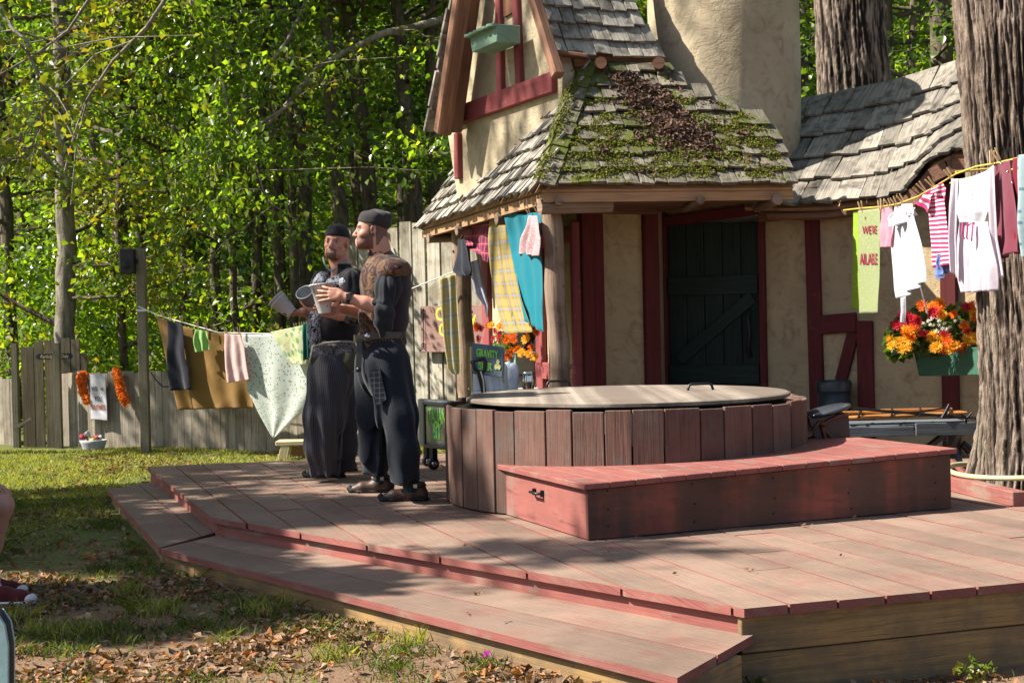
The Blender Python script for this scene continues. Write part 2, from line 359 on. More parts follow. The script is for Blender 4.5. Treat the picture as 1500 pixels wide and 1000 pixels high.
# ---------------------------------------------------------------- sun and sky
SUN_EL = R(46); SAZ = V((-.98, -.09, 0)).normalized()
SDIR = V((SAZ.x*math.cos(SUN_EL), SAZ.y*math.cos(SUN_EL), math.sin(SUN_EL)))
w = bpy.data.worlds.new('World'); SC.world = w; w.use_nodes = True
wt = w.node_tree; wt.nodes.clear()
sky = wt.nodes.new('ShaderNodeTexSky'); sky.sky_type = 'NISHITA'; sky.sun_disc = False
sky.sun_elevation = SUN_EL; sky.sun_rotation = math.atan2(SAZ.x, SAZ.y); sky.air_density = 1.0; sky.dust_density = 1.5
bg = wt.nodes.new('ShaderNodeBackground'); bg.inputs[1].default_value = 0.065
wo = wt.nodes.new('ShaderNodeOutputWorld'); wt.links.new(sky.outputs[0], bg.inputs[0]); wt.links.new(bg.outputs[0], wo.inputs[0])
sl = bpy.data.lights.new('sun', 'SUN'); sl.energy = 5.0; sl.angle = R(0.53); sl.color = (1, .93, .82)
so = bpy.data.objects.new('sun', sl); COL.objects.link(so); so.rotation_euler = SDIR.to_track_quat('Z', 'Y').to_euler()
SC.view_settings.view_transform = 'Standard'; SC.view_settings.look = 'None'; SC.view_settings.exposure = 1.5; SC.view_settings.gamma = 1
SC.cycles.max_bounces = 6; SC.cycles.transparent_max_bounces = 8; SC.cycles.diffuse_bounces = 4; SC.cycles.transmission_bounces = 4
SC.cycles.use_denoising = True; SC.cycles.caustics_reflective = False; SC.cycles.caustics_refractive = False
# ---------------------------------------------------------------- ground
DZ = 0.36; SZ = 0.25
def gz(x, y):
    z = 0.14 - 0.16*sstep(.2, 1.6, x)*(1-sstep(5.5, 7.5, y))
    z += 0.025*noise.noise(V((x*.7, y*.7, 0)))
    z += 0.012*noise.noise(V((x*4, y*4, 3)))
    if y > 26: z += (y-26)**1.35*.10
    return z
mb = MB(); xs = sorted(set([round(-9+i*.12, 3) for i in range(126)]+[-150, -90, -60, -40, -28, -20, -15, -12, 8, 11, 15, 20, 28, 40, 60, 90, 150]))
ys = sorted(set([round(1+i*.12, 3) for i in range(140)]+[-60, -30, -14, -6, -2, 0]+[19, 21, 23, 26, 30, 35, 40, 46, 55, 70, 90, 130, 200]))
vs = [(x, y, gz(x, y)) for y in ys for x in xs]; nx = len(xs)
mb.mesh(vs, [(j*nx+i, j*nx+i+1, (j+1)*nx+i+1, (j+1)*nx+i) for j in range(len(ys)-1) for i in range(nx-1)], 0, True)
tag(mb.build('ground', M['ground']), kind='structure')
# ---------------------------------------------------------------- stage
def xy(p): return (p[0], p[1])
A = xy(G(215, 683, DZ)); B = xy(G(311, 757, DZ)); C = xy(G(1090, 891, DZ)); D = xy(G(1500, 852, DZ))
dd = V((D[0]-C[0], D[1]-C[1])).normalized(); D = (C[0]+dd.x*4.2, C[1]+dd.y*4.2)
bk = V((B[0]-A[0], B[1]-A[1])).normalized()
E = (D[0], 12.6); Fp = (A[0]+.35, 12.55); 
deck_poly = [A, B, C, D, E, (2.2, 12.6), (-.2, 12.45)]
stage = thing('stage', (0, 8.5, .14), 'low wooden stage of worn pink boards with a step along its left edge', 'stage')
dirv = V((.335, -.942)).normalized(); nv = V((-dirv.y, dirv.x))   # boards run along dirv
def deck(poly, dirv, wdt, z0, z1, mb, gap=.011, cutlen=None):
    dirv = V(dirv).normalized(); nv = V((-dirv.y, dirv.x))
    prs = [p[0]*nv.x+p[1]*nv.y for p in poly]; pl = [p[0]*dirv.x+p[1]*dirv.y for p in poly]
    k = min(prs); 
    while k < max(prs):
        ww = wdt*random.uniform(.93, 1.07); a = k+gap/2; b = k+ww-gap/2
        q = clip(poly, nv*b, nv); q = clip(q, nv*a, -nv) if len(q) > 2 else q
        cuts = [min(pl)-1]
        c = min(pl)+random.uniform(.5, 3)
        while c < max(pl): cuts.append(c); c += random.uniform(1.8, 3.6) if cutlen is None else 99
        cuts.append(max(pl)+1)
        if len(q) > 2:
            for i in range(len(cuts)-1):
                qq = clip(q, dirv*(cuts[i+1]-.002), dirv); qq = clip(qq, dirv*(cuts[i]+.002), -dirv) if len(qq) > 2 else qq
                if len(qq) < 3: continue
                zz = z1+random.uniform(-.003, .002); ou = random.uniform(0, 40); ov = random.uniform(0, 40)
                uvs = [(p[0]*dirv.x+p[1]*dirv.y+ou, p[0]*nv.x+p[1]*nv.y+ov) for p in qq]
                mb.prism([(p[0], p[1], z0) for p in qq], (0, 0, zz-z0), 0, uvs, side=1)
        k += ww
mb = MB(); deck(deck_poly, dirv, .225, DZ-.036, DZ, mb); mb.build('deck_boards', [M['deck'], M['pink']], stage, bevel=.005)
def lerp2(a, b, t): return (a[0]+(b[0]-a[0])*t, a[1]+(b[1]-a[1])*t)
def strip(mb, p, q, z0, z1, t, inset, mi=0, jag=0):
    p = V((p[0], p[1], 0)); q = V((q[0], q[1], 0)); a = (q-p).normalized(); n = V((-a.y, a.x, 0))   # n to the inside
    p = p+n*(inset+t/2); q = q+n*(inset+t/2); zc = (z0+z1)/2
    mb.beam(p+V((0, 0, zc)), q+V((0, 0, zc)), t, z1-z0, mi=mi)
mb = MB(); strip(mb, A, B, SZ-.02, DZ-.038, .03, .03); strip(mb, B, lerp2(C, B, .014), SZ-.02, DZ-.038, .03, .03); mb.build('riser', M['pink'], stage, bevel=.003)
mb = MB(); strip(mb, C, D, .175, DZ-.038, .035, .028); strip(mb, C, D, -.012, .169, .035, .034); strip(mb, C, D, -.2, -.018, .035, .03)
mb.build('fascia', M['ochre'], stage, bevel=.004)
# inner block so nothing shows through below
mb = MB(); inn = [(p[0]*.985, p[1]+.05) for p in deck_poly]; mb.prism([(p[0], p[1], -.2) for p in [xy(V(A)+V((.12, .0))), xy(V(B)+V((.12, .09))), xy(V(C)+V((-.03, .14))), (D[0]-.1, D[1]+.14), (E[0]-.1, E[1]-.1), (2.2, 12.5), (-.2, 12.35)]], (0, 0, DZ-.04+.2)); mb.build('frame', M['darkhole'], stage)
# the step
S0 = xy(G(157, 716, SZ)); S1 = xy(G(235, 803, SZ)); S2 = xy(G(992, 992, SZ)); S3 = xy(G(1097, 946, SZ)); S4 = xy(G(325, 772, SZ)); S5 = xy(G(222, 702, SZ))
def lerp2(a, b, t): return (a[0]+(b[0]-a[0])*t, a[1]+(b[1]-a[1])*t)
def stepquad(o0, o1, i0, i1, mb):   # two boards between the outer edge o and the inner edge i
    ax = V((o1[0]-o0[0], o1[1]-o0[1])).normalized(); nn = V((-ax.y, ax.x))
    for (ta, tb) in ((0, .485), (.5, 1.0)):
        q = [lerp2(o0, i0, ta), lerp2(o1, i1, ta), lerp2(o1, i1, tb), lerp2(o0, i0, tb)]; ou = random.uniform(0, 40)
        mb.prism([(p[0], p[1], SZ-.036) for p in q], (0, 0, .036+random.uniform(-.003, .001)), 0, [(p[0]*ax.x+p[1]*ax.y+ou, p[0]*nn.x+p[1]*nn.y+ou) for p in q], side=1)
step = MB()
S1b = lerp2(S1, S0, .012); S4b = lerp2(S4, S5, .012)
stepquad(S0, S1b, (S5[0]+.14, S5[1]), (S4b[0]+.12, S4b[1]+.04), step)
bcn = V((C[0]-B[0], C[1]-B[1])).normalized(); bcn = V((-bcn.y, bcn.x))*.055; S3i = (C[0]+bcn.x, C[1]+bcn.y); S4i = (B[0]+bcn.x, B[1]+bcn.y)
stepquad(S1, S2, S4i, S3i, step)
step.build('step', [M['deck'], M['pink']], stage, bevel=.006)
mb = MB(); strip(mb, S0, S1, 0, SZ-.038, .03, .03); strip(mb, S1, S2, -.15, SZ-.038, .03, .03); strip(mb, S2, S3, -.2, SZ-.038, .03, .03)
mb.build('step_fascia', M['ochre'], stage, bevel=.004)
# ---------------------------------------------------------------- round tub
TC = V((.715, 9.27, DZ)); TR = 1.145; TH = .62
tub = thing('hot_tub', TC, 'big round tub of dark brown vertical boards with a flat grey-white lid', 'tub')
mb = MB(); n = 40; ang = 0.0
angs = []
while ang < 2*math.pi-.06:
    a = random.uniform(.125, .19); angs.append((ang, min(a, 2*math.pi-ang))); ang += a
for (a0, da) in angs:
    a = a0+da/2; c = TC+V((math.cos(a)*TR, math.sin(a)*TR, 0)); wd = 2*TR*math.tan(da/2)-.008
    rad = V((math.cos(a), math.sin(a), 0)); h = TH+random.uniform(-.012, .006)
    mb.beam(c+V((0, 0, .008)), c+V((0, 0, h)), wd, .03+random.uniform(-.006, .006), up=rad)
mb.build('side_boards', M['tub'], tub, bevel=.003)
mb = MB(); mb.lathe(TC, [(TR-.05, 0), (TR-.05, TH-.03), (TR-.19, TH-.02), (TR-.19, TH-.2)], 48); mb.build('liner', M['black'], tub)
mb = MB(); mb.lathe(TC+V((.02, 0, 0)), [(0, TH+.004), (TR-.12, TH+.004), (TR-.105, TH+.012), (TR-.105, TH+.03), (TR-.12, TH+.036), (0, TH+.04)], 72, smooth=False)
lid = mb.build('lid', M['lid'], tub)
for (px, py, yaw) in ((1026, 571, .15), (818, 566, .2)):
    p = G(px, py, DZ+TH+.04); mb = MB(); a = V((math.cos(yaw), math.sin(yaw), 0))*.075; u = V((0, 0, .04))
    mb.tube([p-a*1.15, p-a+u*.8, p-a*.75+u, p+a*.75+u, p+a+u*.8, p+a*1.15], .009, 8); mb.build('handle', M['iron'], lid)
# ---------------------------------------------------------------- red box in front of the tub
b0 = V(xy(G(862, 792, DZ))); b1 = V(xy(G(1394, 745, DZ))); b3 = V(xy(G(735, 753, DZ)))
ex = (b1-b0).normalized(); ey = V((-ex.y, ex.x)); Wd = 1.16
bx = thing('storage_box', (b0.x, b0.y, DZ), 'long low red-painted storage box with black handle in front of the round tub', 'box')
hL = CAMZ-(705-459.5)*b0.y/FPX-DZ; hR = CAMZ-(657-451.2)*b1.y/FPX-DZ
def bp(s, t, z): q = b0+ex*s+ey*t; return V((q.x, q.y, DZ+z))
L = (b1-b0).length
def hz(s): return hL+(hR-hL)*s/L
mb = MB()
def slab(mb, c0, c1, th, zlo, zhi):   # c=(s,t) wall line with thickness towards the inside
    a = V((c1[0]-c0[0], c1[1]-c0[1])).normalized(); n = V((-a.y, a.x))*th
    pts = [(c0[0], c0[1]), (c1[0], c1[1]), (c1[0]+n.x, c1[1]+n.y), (c0[0]+n.x, c0[1]+n.y)]
    mb.hexa([bp(p[0], p[1], zlo) for p in pts]+[bp(p[0], p[1], hz(p[0])-zhi) for p in pts], 0, V((c1[0]-c0[0], c1[1]-c0[1])).length, hL)
slab(mb, (0, 0), (L, 0), .02, .004, .034); slab(mb, (L, .0205), (L, Wd), .02, .004, .034); slab(mb, (L, Wd), (0, Wd), .02, .004, .034)
mb.build('side_panels', M['boxred'], bx, bevel=.003)
for s_ in (.12, .62, 1.12, 1.62, 2.2):
    for z_ in (.06, .15, .26): 
        mb = MB(); mb.lathe(bp(min(s_, L-.03)+random.uniform(-.01, .01), -.001, z_+random.uniform(-.01, .01)), [(0, .002), (.006, .0015), (.006, 0)], 8, ax=(ex.y, -ex.x, 0)); mb.build('screw', M['iron'], bx)
mb = MB(); slab(mb, (0, Wd-.021), (0, .0205), .02, .004, .034); ep = mb.build('end_panel', M['pink'], bx, bevel=.003)
mb = MB()      # lid boards run front to back
s = -.03; k = 0
while s < L+.03:
    w_ = min(.15, L+.03-s); e = s+w_-.003
    if L+.03-s < .02: break
    c = [bp(s, -.025, hz(s)-.03), bp(e, -.025, hz(e)-.03), bp(e, Wd+.01, hz(e)-.03), bp(s, Wd+.01, hz(s)-.03)]
    c += [q+V((0, 0, .03)) for q in c]
    c = [c[1], c[2], c[3], c[0], c[5], c[6], c[7], c[4]]
    mb.hexa(c, 0, Wd, w_, .03); s += .15
mb.build('lid', M['pink'], bx, bevel=.003)
hp = RP(790, 721, V((b0.x, b0.y, DZ)), V((ex.x, ex.y, 0))); mb = MB(); o_ = V((-ex.x, -ex.y, 0)); tt = V((ey.x, ey.y, 0))*.055
mb.tube([hp-tt+o_*.002, hp-tt+o_*.035, hp+tt+o_*.035, hp+tt+o_*.002], .007, 8); mb.box(hp-V((.01, .01, .018))-tt+o_*.008, hp+V((.01, .01, .018))-tt+o_*.008); mb.box(hp-V((.01, .01, .018))+tt+o_*.008, hp+V((.01, .01, .018))+tt+o_*.008)
mb.build('handle', M['iron'], ep)
# red beams edging the tree hole
mb = MB(); q0 = G(1388, 716, DZ); q1 = G(1494, 742, DZ); up = V((0, 0, .045))
mb.beam(q0+up, q1+up, .09, .088); tag(mb.build('edging_beam', M['pink'], bevel=.005), 'pink painted beam lying on the stage in front of the big tree foot', 'beam')
# ---------------------------------------------------------------- cottage
HX = V((.58, 11.95, 0)); HB = P(706, 400, 15.3); HB.z = 0        # left porch wall runs HX -> HB
house = thing('cottage', (1.4, 12.6, .14), 'crooked half-timbered cottage with cream plaster, mossy shingle roof and round tower', 'cottage')
def vz(p, z): return V((p[0], p[1], z))
def wall(mb, p0, p1, z0, z1, th=.12, mi=0, z1b=None):   # th goes away from the camera side (left of p0->p1 is out)
    p0 = V((p0[0], p0[1], 0)); p1 = V((p1[0], p1[1], 0)); a = (p1-p0).normalized(); n = V((-a.y, a.x, 0))*th
    z1b = z1 if z1b is None else z1b
    mb.hexa([vz(p0, z0), vz(p1, z0), vz(p1+n, z0), vz(p0+n, z0), vz(p0, z1), vz(p1, z1b), vz(p1+n, z1b), vz(p0+n, z1)], mi, (p1-p0).length, th)
# front wall pieces
F1 = P(966, 400, 12.3); DP0 = P(972, 400, 12.82); wd_ = V((.82, -.57, 0)).normalized()
def W(t, off=0): # point on the angled right wall
    n = V((wd_.y, -wd_.x, 0)); return V((DP0.x, DP0.y, 0))+wd_*t+n*off
def Wt(px, py=450, off=0):
    q = RP(px, py, W(0, off), V((wd_.y, -wd_.x, 0))); return (q-W(0, off)).dot(wd_), q.z
tD0 = Wt(981)[0]; tD1 = Wt(1115)[0]; tEnd = Wt(1440)[0]
mb = MB()
wall(mb, HX, F1, 0, 2.62, .14); wall(mb, F1, W(0), .0, 2.62, .10); wall(mb, W(0), W(tD0-.02), 0, 2.5, .1)
wall(mb, W(tD0-.02), W(tD1+.02), 2.36, 2.5, .1); wall(mb, W(tD1+.02), W(tEnd+.45), 0, 2.46, .14)
mb.build('front_wall', M['stucco'], house)
# the left porch wall with a window opening
LW = (V((HB.x, HB.y, 0))-V((HX.x, HX.y, 0))); Ll = LW.length; la = LW/Ll; lnrm = V((-la.y, la.x, 0))  # outward (towards -x)
if lnrm.x > 0: lnrm = -lnrm
def LP(px, py, off=0): return RP(px, py, V((HX.x, HX.y, 0))+lnrm*off, lnrm)
def Lt(px): return (LP(px, 450)-V((HX.x, HX.y, 450))).dot(la)
def LQ(t, z, off=0): q = V((HX.x, HX.y, 0))+la*t+lnrm*off; return V((q.x, q.y, z))
def lwall(mb, t0, t1, z0, z1, th=.1, off=0, mi=0):
    a, b = LQ(t0, 0, off), LQ(t1, 0, off); n = -lnrm*th
    mb.hexa([vz(b, z0), vz(a, z0), vz(a+n, z0), vz(b+n, z0), vz(b, z1), vz(a, z1), vz(a+n, z1), vz(b+n, z1)], mi, t1-t0, th)
mb = MB(); tw0, tw1 = Lt(792), Lt(742)
lwall(mb, 0, tw0, 0, 2.6); lwall(mb, tw1, Ll, 0, 2.6); lwall(mb, tw0, tw1, 0, 1.12); lwall(mb, tw0, tw1, 1.75, 2.6)
mb.build('side_wall', M['stucco_lit'], house)
mb = MB()
def lbeam(mb, px, w_, z0, z1, off=.02): q = LQ(Lt(px), z0, off); mb.beam(q, vz(q, z1), w_, .05, up=lnrm)
lbeam(mb, 716, .28, .14, 2.55); lbeam(mb, 796, .2, .14, 2.55, .03)
zb = LP(760, 538).z
a = LQ(.02, zb, .035); b = LQ(Ll-.3, zb, .035); mb.beam(a, b, .04, .15)
a = LQ(.02, 2.2, .036); b = LQ(Ll-.3, 2.2, .036); mb.beam(a, b, .04, .12)
mb.build('side_timbers', M['timberlit'], house, bevel=.006)
mb = MB(); q0 = LQ(tw0+.02, 1.4, -.03); q1 = LQ(tw1-.02, 1.4, -.03)
for z in (1.13, 1.74): mb.beam(vz(q0, z), vz(q1, z), .06, .06)
for q in (q0, q1, (q0+q1)/2): mb.beam(vz(q, 1.16), vz(q, 1.71), .06, .05, up=lnrm)
wn = mb.build('window_frame', M['brown'], house, bevel=.004)
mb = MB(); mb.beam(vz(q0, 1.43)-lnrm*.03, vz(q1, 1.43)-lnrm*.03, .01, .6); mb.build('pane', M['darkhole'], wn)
# front timbers of the porch wall
mb = MB(); fn = V((F1.x-HX.x, F1.y-HX.y, 0)).normalized(); fo = V((fn.y, -fn.x, 0))
def FPt(px, off=.0): return RP(px, 450, V((HX.x, HX.y, 0))+fo*off, fo)
def fpost(mb, px0, px1, z0, z1, off=.02, th=.06):
    a = FPt(px0, off); b = FPt(px1, off); c = (a+b)/2; mb.beam(vz(c, z0), vz(c, z1), (b-a).length, th, up=fo)
fpost(mb, 851, 868, .2, 2.45, .05, .1); fpost(mb, 868.5, 884, .2, 2.45, .02)
fpost(mb, 944, 965, .2, 2.45, .03)
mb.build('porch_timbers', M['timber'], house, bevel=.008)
mb = MB(); fpost(mb, 838, 849.5, .2, 2.3, .07, .05); mb.build('corner_timber', M['timberlit'], house, bevel=.008)
mb = MB(); a = FPt(800, .12); b = FPt(963, .12); mb.beam(vz(a, 2.45), vz(b, 2.45), .1, .17); mb.build('porch_beam', M['brown'], house, bevel=.01)
# door
tc = (tD0+tD1)/2; nD = V((wd_.y, -wd_.x, 0))
dz0 = .37; dz1 = 2.3; door = thing('door', W(tc, .02)+V((0, 0, dz0)), None, None); del_ = setp(door, house)
def dq(px, py, off=.03): t, z = Wt(px, py, off); return t, z
mb = MB(); nb = 5; ww = (tD1-tD0)/nb
for i in range(nb):
    a = W(tD0+ww*(i+.5), .0); mb.beam(vz(a, dz0), vz(a, dz1+random.uniform(-.02, .02)), ww-.008, .035, up=nD)
mb.build('boards', M['doorg'], door, bevel=.005)
mb = MB()
for z, h in ((Wt(1050, 418)[1], .16), (Wt(1050, 548)[1], .16)):
    mb.beam(vz(W(tD0+.01, .035), z), vz(W(tD1-.01, .035), z), .03, h)
za = Wt(1050, 431)[1]; zb_ = Wt(1050, 534)[1]
mb.beam(vz(W(tD0+.10, .034), zb_+.04), vz(W(tD1-.06, .034), za-.03), .028, .11)
mb.build('ledges', M['doorg'], door, bevel=.004)
mb = MB(); tH, zH = Wt(1102, 488); c = [vz(W(tH, .03), zH+.2), vz(W(tH-.01, .07), zH+.14), vz(W(tH+.01, .08), zH), vz(W(tH-.01, .07), zH-.14), vz(W(tH, .03), zH-.2)]
mb.tube(c, .015, 8); mb.build('handle', M['iron'], door)
mb = MB()
mb.beam(vz(W(tD0-.045, .03), .2), vz(W(tD0-.045, .03), 2.42), .08, .08, up=nD); mb.beam(vz(W(tD1+.03, .03), .2), vz(W(tD1+.03, .03), 2.42), .05, .06, up=nD)
mb.beam(vz(W(tD0-.1, .034), 2.335), vz(W(tD1+.06, .034), 2.40), .07, .09)
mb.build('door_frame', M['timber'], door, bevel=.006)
# right wall timbers
mb = MB()
def wpost(mb, px, w_, z0, z1, px2=None, off=.02, th=.06):
    t = Wt(px)[0]; t2 = t if px2 is None else Wt(px2)[0]; mb.beam(vz(W(t2, off), z0), vz(W(t, off), z1), w_, th, up=nD)
wpost(mb, 1193, .12, .2, 2.55, 1197); wpost(mb, 1268, .13, .2, 1.43, off=.021)
a = W(Wt(1199)[0], .023); b = W(Wt(1256)[0], .023); mb.beam(vz(a, 1.40), vz(b, 1.42), .05, .16)
a = W(Wt(1231)[0], .018); b = W(Wt(1251)[0], .018); mb.beam(vz(a, .93), vz(b, 1.34), .1, .045, up=nD)
wpost(mb, 1392, .13, .2, 2.5, off=.022)
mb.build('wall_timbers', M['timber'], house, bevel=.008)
# log posts of the porch
def logpost(px, d, z1, r, lean=(0, 0)):
    mb = MB(); p = P(px, 450, d); pts = []; rs = []
    for i in range(15):
        t = i/14; z = DZ+(z1-DZ)*t; pts.append(V((p.x+lean[0]*(1-t)+.006*math.sin(i*1.3), p.y+.006*math.cos(i*1.9), z))); rs.append(r*(1.08-.12*t)*(1+.05*math.sin(i*2.3)))
    mb.tube(pts, rs, 14, wob=.05)
    for k in range(12):
        i = random.randint(1, 13); a = random.uniform(0, 6.28); n_ = V((math.cos(a), math.sin(a), 0)); mb.tube([pts[i], pts[i]+n_*(rs[i]*1.1)], [.022, .012], 6)
    return mb.build('log_post', M['log'], house)
logpost(810, 10.98, 2.52, .078, (.06, 0)); logpost(676, 14.3, 2.50, .088, (.05, 0))
# ---- roofs
def poly_roof(name, mat, poly, p0, nrm, eave, expo, parent, th=.022, wmin=.09, wmax=.17, tilt=.035, over=1.35, ragged=.02):
    """rows of shingles filling a polygon that lies on a plane"""
    nrm = V(nrm).normalized(); e = V(eave).normalized(); u = nrm.cross(e).normalized()
    if u.z < 0: u = -u
    p0 = V(p0); q = [((V(p)-p0).dot(e), (V(p)-p0).dot(u)) for p in poly]
    if nrm.z < 0: nrm = -nrm
    mb = MB(); base = MB(); base.prism([V(p)-nrm*.03 for p in poly], -nrm*.03); base.build(name+'_deck', M['eave'], parent)
    vmin = min(p[1] for p in q); vmax = max(p[1] for p in q); r = 0
    v = vmin-.02
    while v < vmax-.02:
        vc = v+expo*.5; row = clip(q, (0, min(vc+.02, vmax-.005)), (0, 1)); row = clip(row, (0, max(vc-.02, vmin+.004)), (0, -1)) if len(row) > 2 else row
        if len(row) > 2:
            x0 = min(p[0] for p in row); x1 = max(p[0] for p in row); x = x0-random.uniform(0, .03)
            while x < x1:
                w_ = min(random.uniform(wmin, wmax), x1-x+.02)
                if w_ < .04: break
                dv = random.uniform(-ragged, ragged); L_ = expo*over; top = min(v+dv+L_, vmax+.04)
                if top-(v+dv) < .05: top = v+dv+.06
                h0 = th+tilt; h1 = th*.6; t_ = th*random.uniform(.7, 1.4); sk = random.uniform(-.008, .008); g_ = .004
                def pt(a, b, h): return p0+e*a+u*b+nrm*h
                hh = random.uniform(-.006, .01)
                c = [pt(x+g_, v+dv, h0-t_+hh), pt(x+g_+sk, top, h1-t_), pt(x+w_-g_+sk, top, h1-t_), pt(x+w_-g_, v+dv+random.uniform(-.008, .008), h0-t_-hh)]
                d_ = [pt(x+g_, v+dv, h0+hh), pt(x+g_+sk, top, h1), pt(x+w_-g_+sk, top, h1), pt(x+w_-g_, v+dv+random.uniform(-.008, .008), h0-hh)]
                mb.hexa(c+d_, 0, L_, w_, t_); x += w_
        v += expo; r += 1
    return mb.build(name, mat, parent)
EL = P(795, 274, 10.72); EZ = EL.z; ER = P(1163, 268, 11.0); ER.z = EZ
T1 = P(852, 108, 11.72)
n_f = (ER-EL).cross(T1-EL).normalized()
rp = lambda x, y: RP(x, y, EL, n_f)
poly = [EL, ER, rp(1140, 205), rp(1128, 184), rp(1048, 150), rp(1000, 122), rp(975, 98), T1]
front_roof = poly_roof('front_roof', M['sh_moss'], poly, EL, n_f, ER-EL, .17, house)
E3 = G(613, 334, EZ); n_l = (E3-EL).cross(T1-EL).normalized(); lp = lambda x, y: RP(x, y, EL, n_l)
poly = [EL, T1, lp(832, 110), lp(803, 117), lp(747, 138), lp(677, 238), E3]
left_roof = poly_roof('left_roof', M['sh_left'], poly, EL, n_l, E3-EL, .155, house, wmin=.08, wmax=.15)
# hip caps
mb = MB(); hv = T1-EL; hl = hv.length; hd = hv.normalized(); nn = (n_f+n_l) if n_f.z*n_l.z > 0 else (n_f-n_l)
if nn.z < 0: nn = -nn
nn = (nn-hd*nn.dot(hd)).normalized()
nF = n_f if n_f.z > 0 else -n_f; nL = n_l if n_l.z > 0 else -n_l
k = 0; s = 0
while s < hl:
    a = EL+hd*(s-.03)+nn*.055; b = EL+hd*(s+.2)+nn*.035
    for sd in (nF, nL):
        side = hd.cross(sd).normalized(); side = side if side.dot(sd-nn) < 0 else side
        dirn = (hd.cross(sd)); dirn = dirn if dirn.dot(nn) < 0 else -dirn; dirn.normalize()
        mb.hexa([a+sd*0, b, b+dirn*.12, a+dirn*.12, a+sd*.022, b+sd*.022, b+dirn*.12+sd*.022, a+dirn*.12+sd*.022], 0, .23, .12, .02)
    s += .155
mb.build('hip_caps', M['sh_moss'], house)
# eave boards, rafter ends
mb = MB(); d3 = V((0, 0, -.075)); inb = (V((1, 1.2, 0))).normalized()
mb.beam(EL+d3+V((.0, .06, 0)), ER+d3+V((0, .06, 0)), .05, .065, jit=.004); 
mb.beam(EL+d3+V((.05, .05, 0)), E3+d3+V((.06, 0, 0)), .05, .075, jit=.004); mb.build('eave_boards', M['eave'], house)
for t, r_ in ((.06, .03), (.62, .032), (.93, .045)):
    q = EL.lerp(ER, t)+V((0, .03, -.10)); mb = MB(); mb.tube([q-V((0, .06, .01)), q+V((0, .9, .0))], r_, 9, wob=.1); mb.build('rafter', M['log'], house)
for t, r_ in ((.02, .06), (.3, .05), (.62, .05), (.9, .05)):
    q = EL.lerp(E3, t)+V((.05, 0, -.12)); mb = MB(); mb.tube([q-V((.05, 0, .02)), q+V((.5, .2, .0))], r_, 9, wob=.1); mb.build('rafter', M['log'], house)
# porch ceiling to stop sky light
mb = MB(); mb.prism([vz(EL+V((.1, .15, 0)), 2.40), vz(ER+V((0, .15, 0)), 2.40), vz(F1, 2.58)+V((.4, .3, 0)), vz(HB, 2.58), vz(E3+V((.12, 0, 0)), 2.40)], (0, 0, .02)); mb.build('porch_ceiling', M['brown'], house)
# gable (upper storey), wall facing left
g0 = P(800, 120, 11.85); g1 = P(672, 168, 13.5); gzb = g0.z; g1.z = g0.z
gd = (V((g1.x-g0.x, g1.y-g0.y, 0))).normalized(); gn = V((-gd.y, gd.x, 0)); gn = gn if gn.x < 0 else -gn
def gp(px, py, off=0): return RP(px, py, V((g0.x, g0.y, 0))+gn*off, gn)
mb = MB(); back = -gn*.12
poly = [gp(824, 108), gp(768, -60), gp(752, -130), gp(722, -140), gp(700, -60), gp(655, 190), gp(672, 300), gp(820, 300)]
mb.prism(poly, back); mb.build('gable_wall', M['stucco_lit'], house)
mb = MB()
def gbeam(mb, a, b, w_, t_=.06, off=.02): mb.beam(gp(*a, off=off), gp(*b, off=off), w_, t_, up=gn)
gbeam(mb, (668, 163+8), (812, 120), .17, .06, .025); gbeam(mb, (731, -30), (734, 140), .10, .05); gbeam(mb, (755, -30), (762, 128), .10, .05)
gbeam(mb, (671, 195), (672, 262), .09)
mb.build('gable_timbers', M['timberlit'], house, bevel=.008)
mb = MB()
gbeam(mb, (818, 112), (768, -50), .085, .09, .12); mb.build('bargeboard', M['bargewood'], house, bevel=.012)
mb = MB(); gbeam(mb, (664, 192), (694, -30), .16, .12, .14); mb.build('bargeboard', M['bargewood'], house, bevel=.015)
mb = MB(); gbeam(mb, (648, 196), (680, -20), .13, .14, .30); mb.build('outer_bargeboard', M['bargewood'], house, bevel=.015)
mb = MB()   # edge of the far roof slope: shingle ends seen from the gable
for i in range(11):
    t = i/11; a = gp(636+36*t, 192-200*t, off=.30); b = gp(643+36*t, 160-200*t, off=.30); mb.beam(a, b, .035, random.uniform(.14, .22), up=gn)
mb.build('far_slope_edge', M['sh_left'], house)
# window bit and green box under it
mb = MB(); gbeam(mb, (745, -30), (747, 22), .2, .03, .01); mb.build('gable_window', M['brown'], house)
wbx = thing('window_box', gp(735, 60), None, None); setp(wbx, house)
mb = MB(); bl = gp(688, 52, off=.32); br = gp(727, 36, off=.32); bl.z = br.z = (bl.z+br.z)/2-.0
bl2 = bl-gn*.22; br2 = br-gn*.22; dn = V((0, 0, -.15))
mb.hexa([bl+dn+(br-bl)*.08, br+dn, br2+dn, bl2+dn+(br-bl)*.08, bl, br, br2, bl2], 0, .7, .2, .3); mb.build('box', M['mint'], wbx, bevel=.004)
mb = MB()
for i in range(6):
    t = (i+.5)/6; c = bl.lerp(br, t)+gn*.012; mb.tube([c+V((0, 0, .0)), c+V((0, 0, -.02))], [.055, .055], 10)
mb.build('scalloped_edge', M['mint'], wbx)
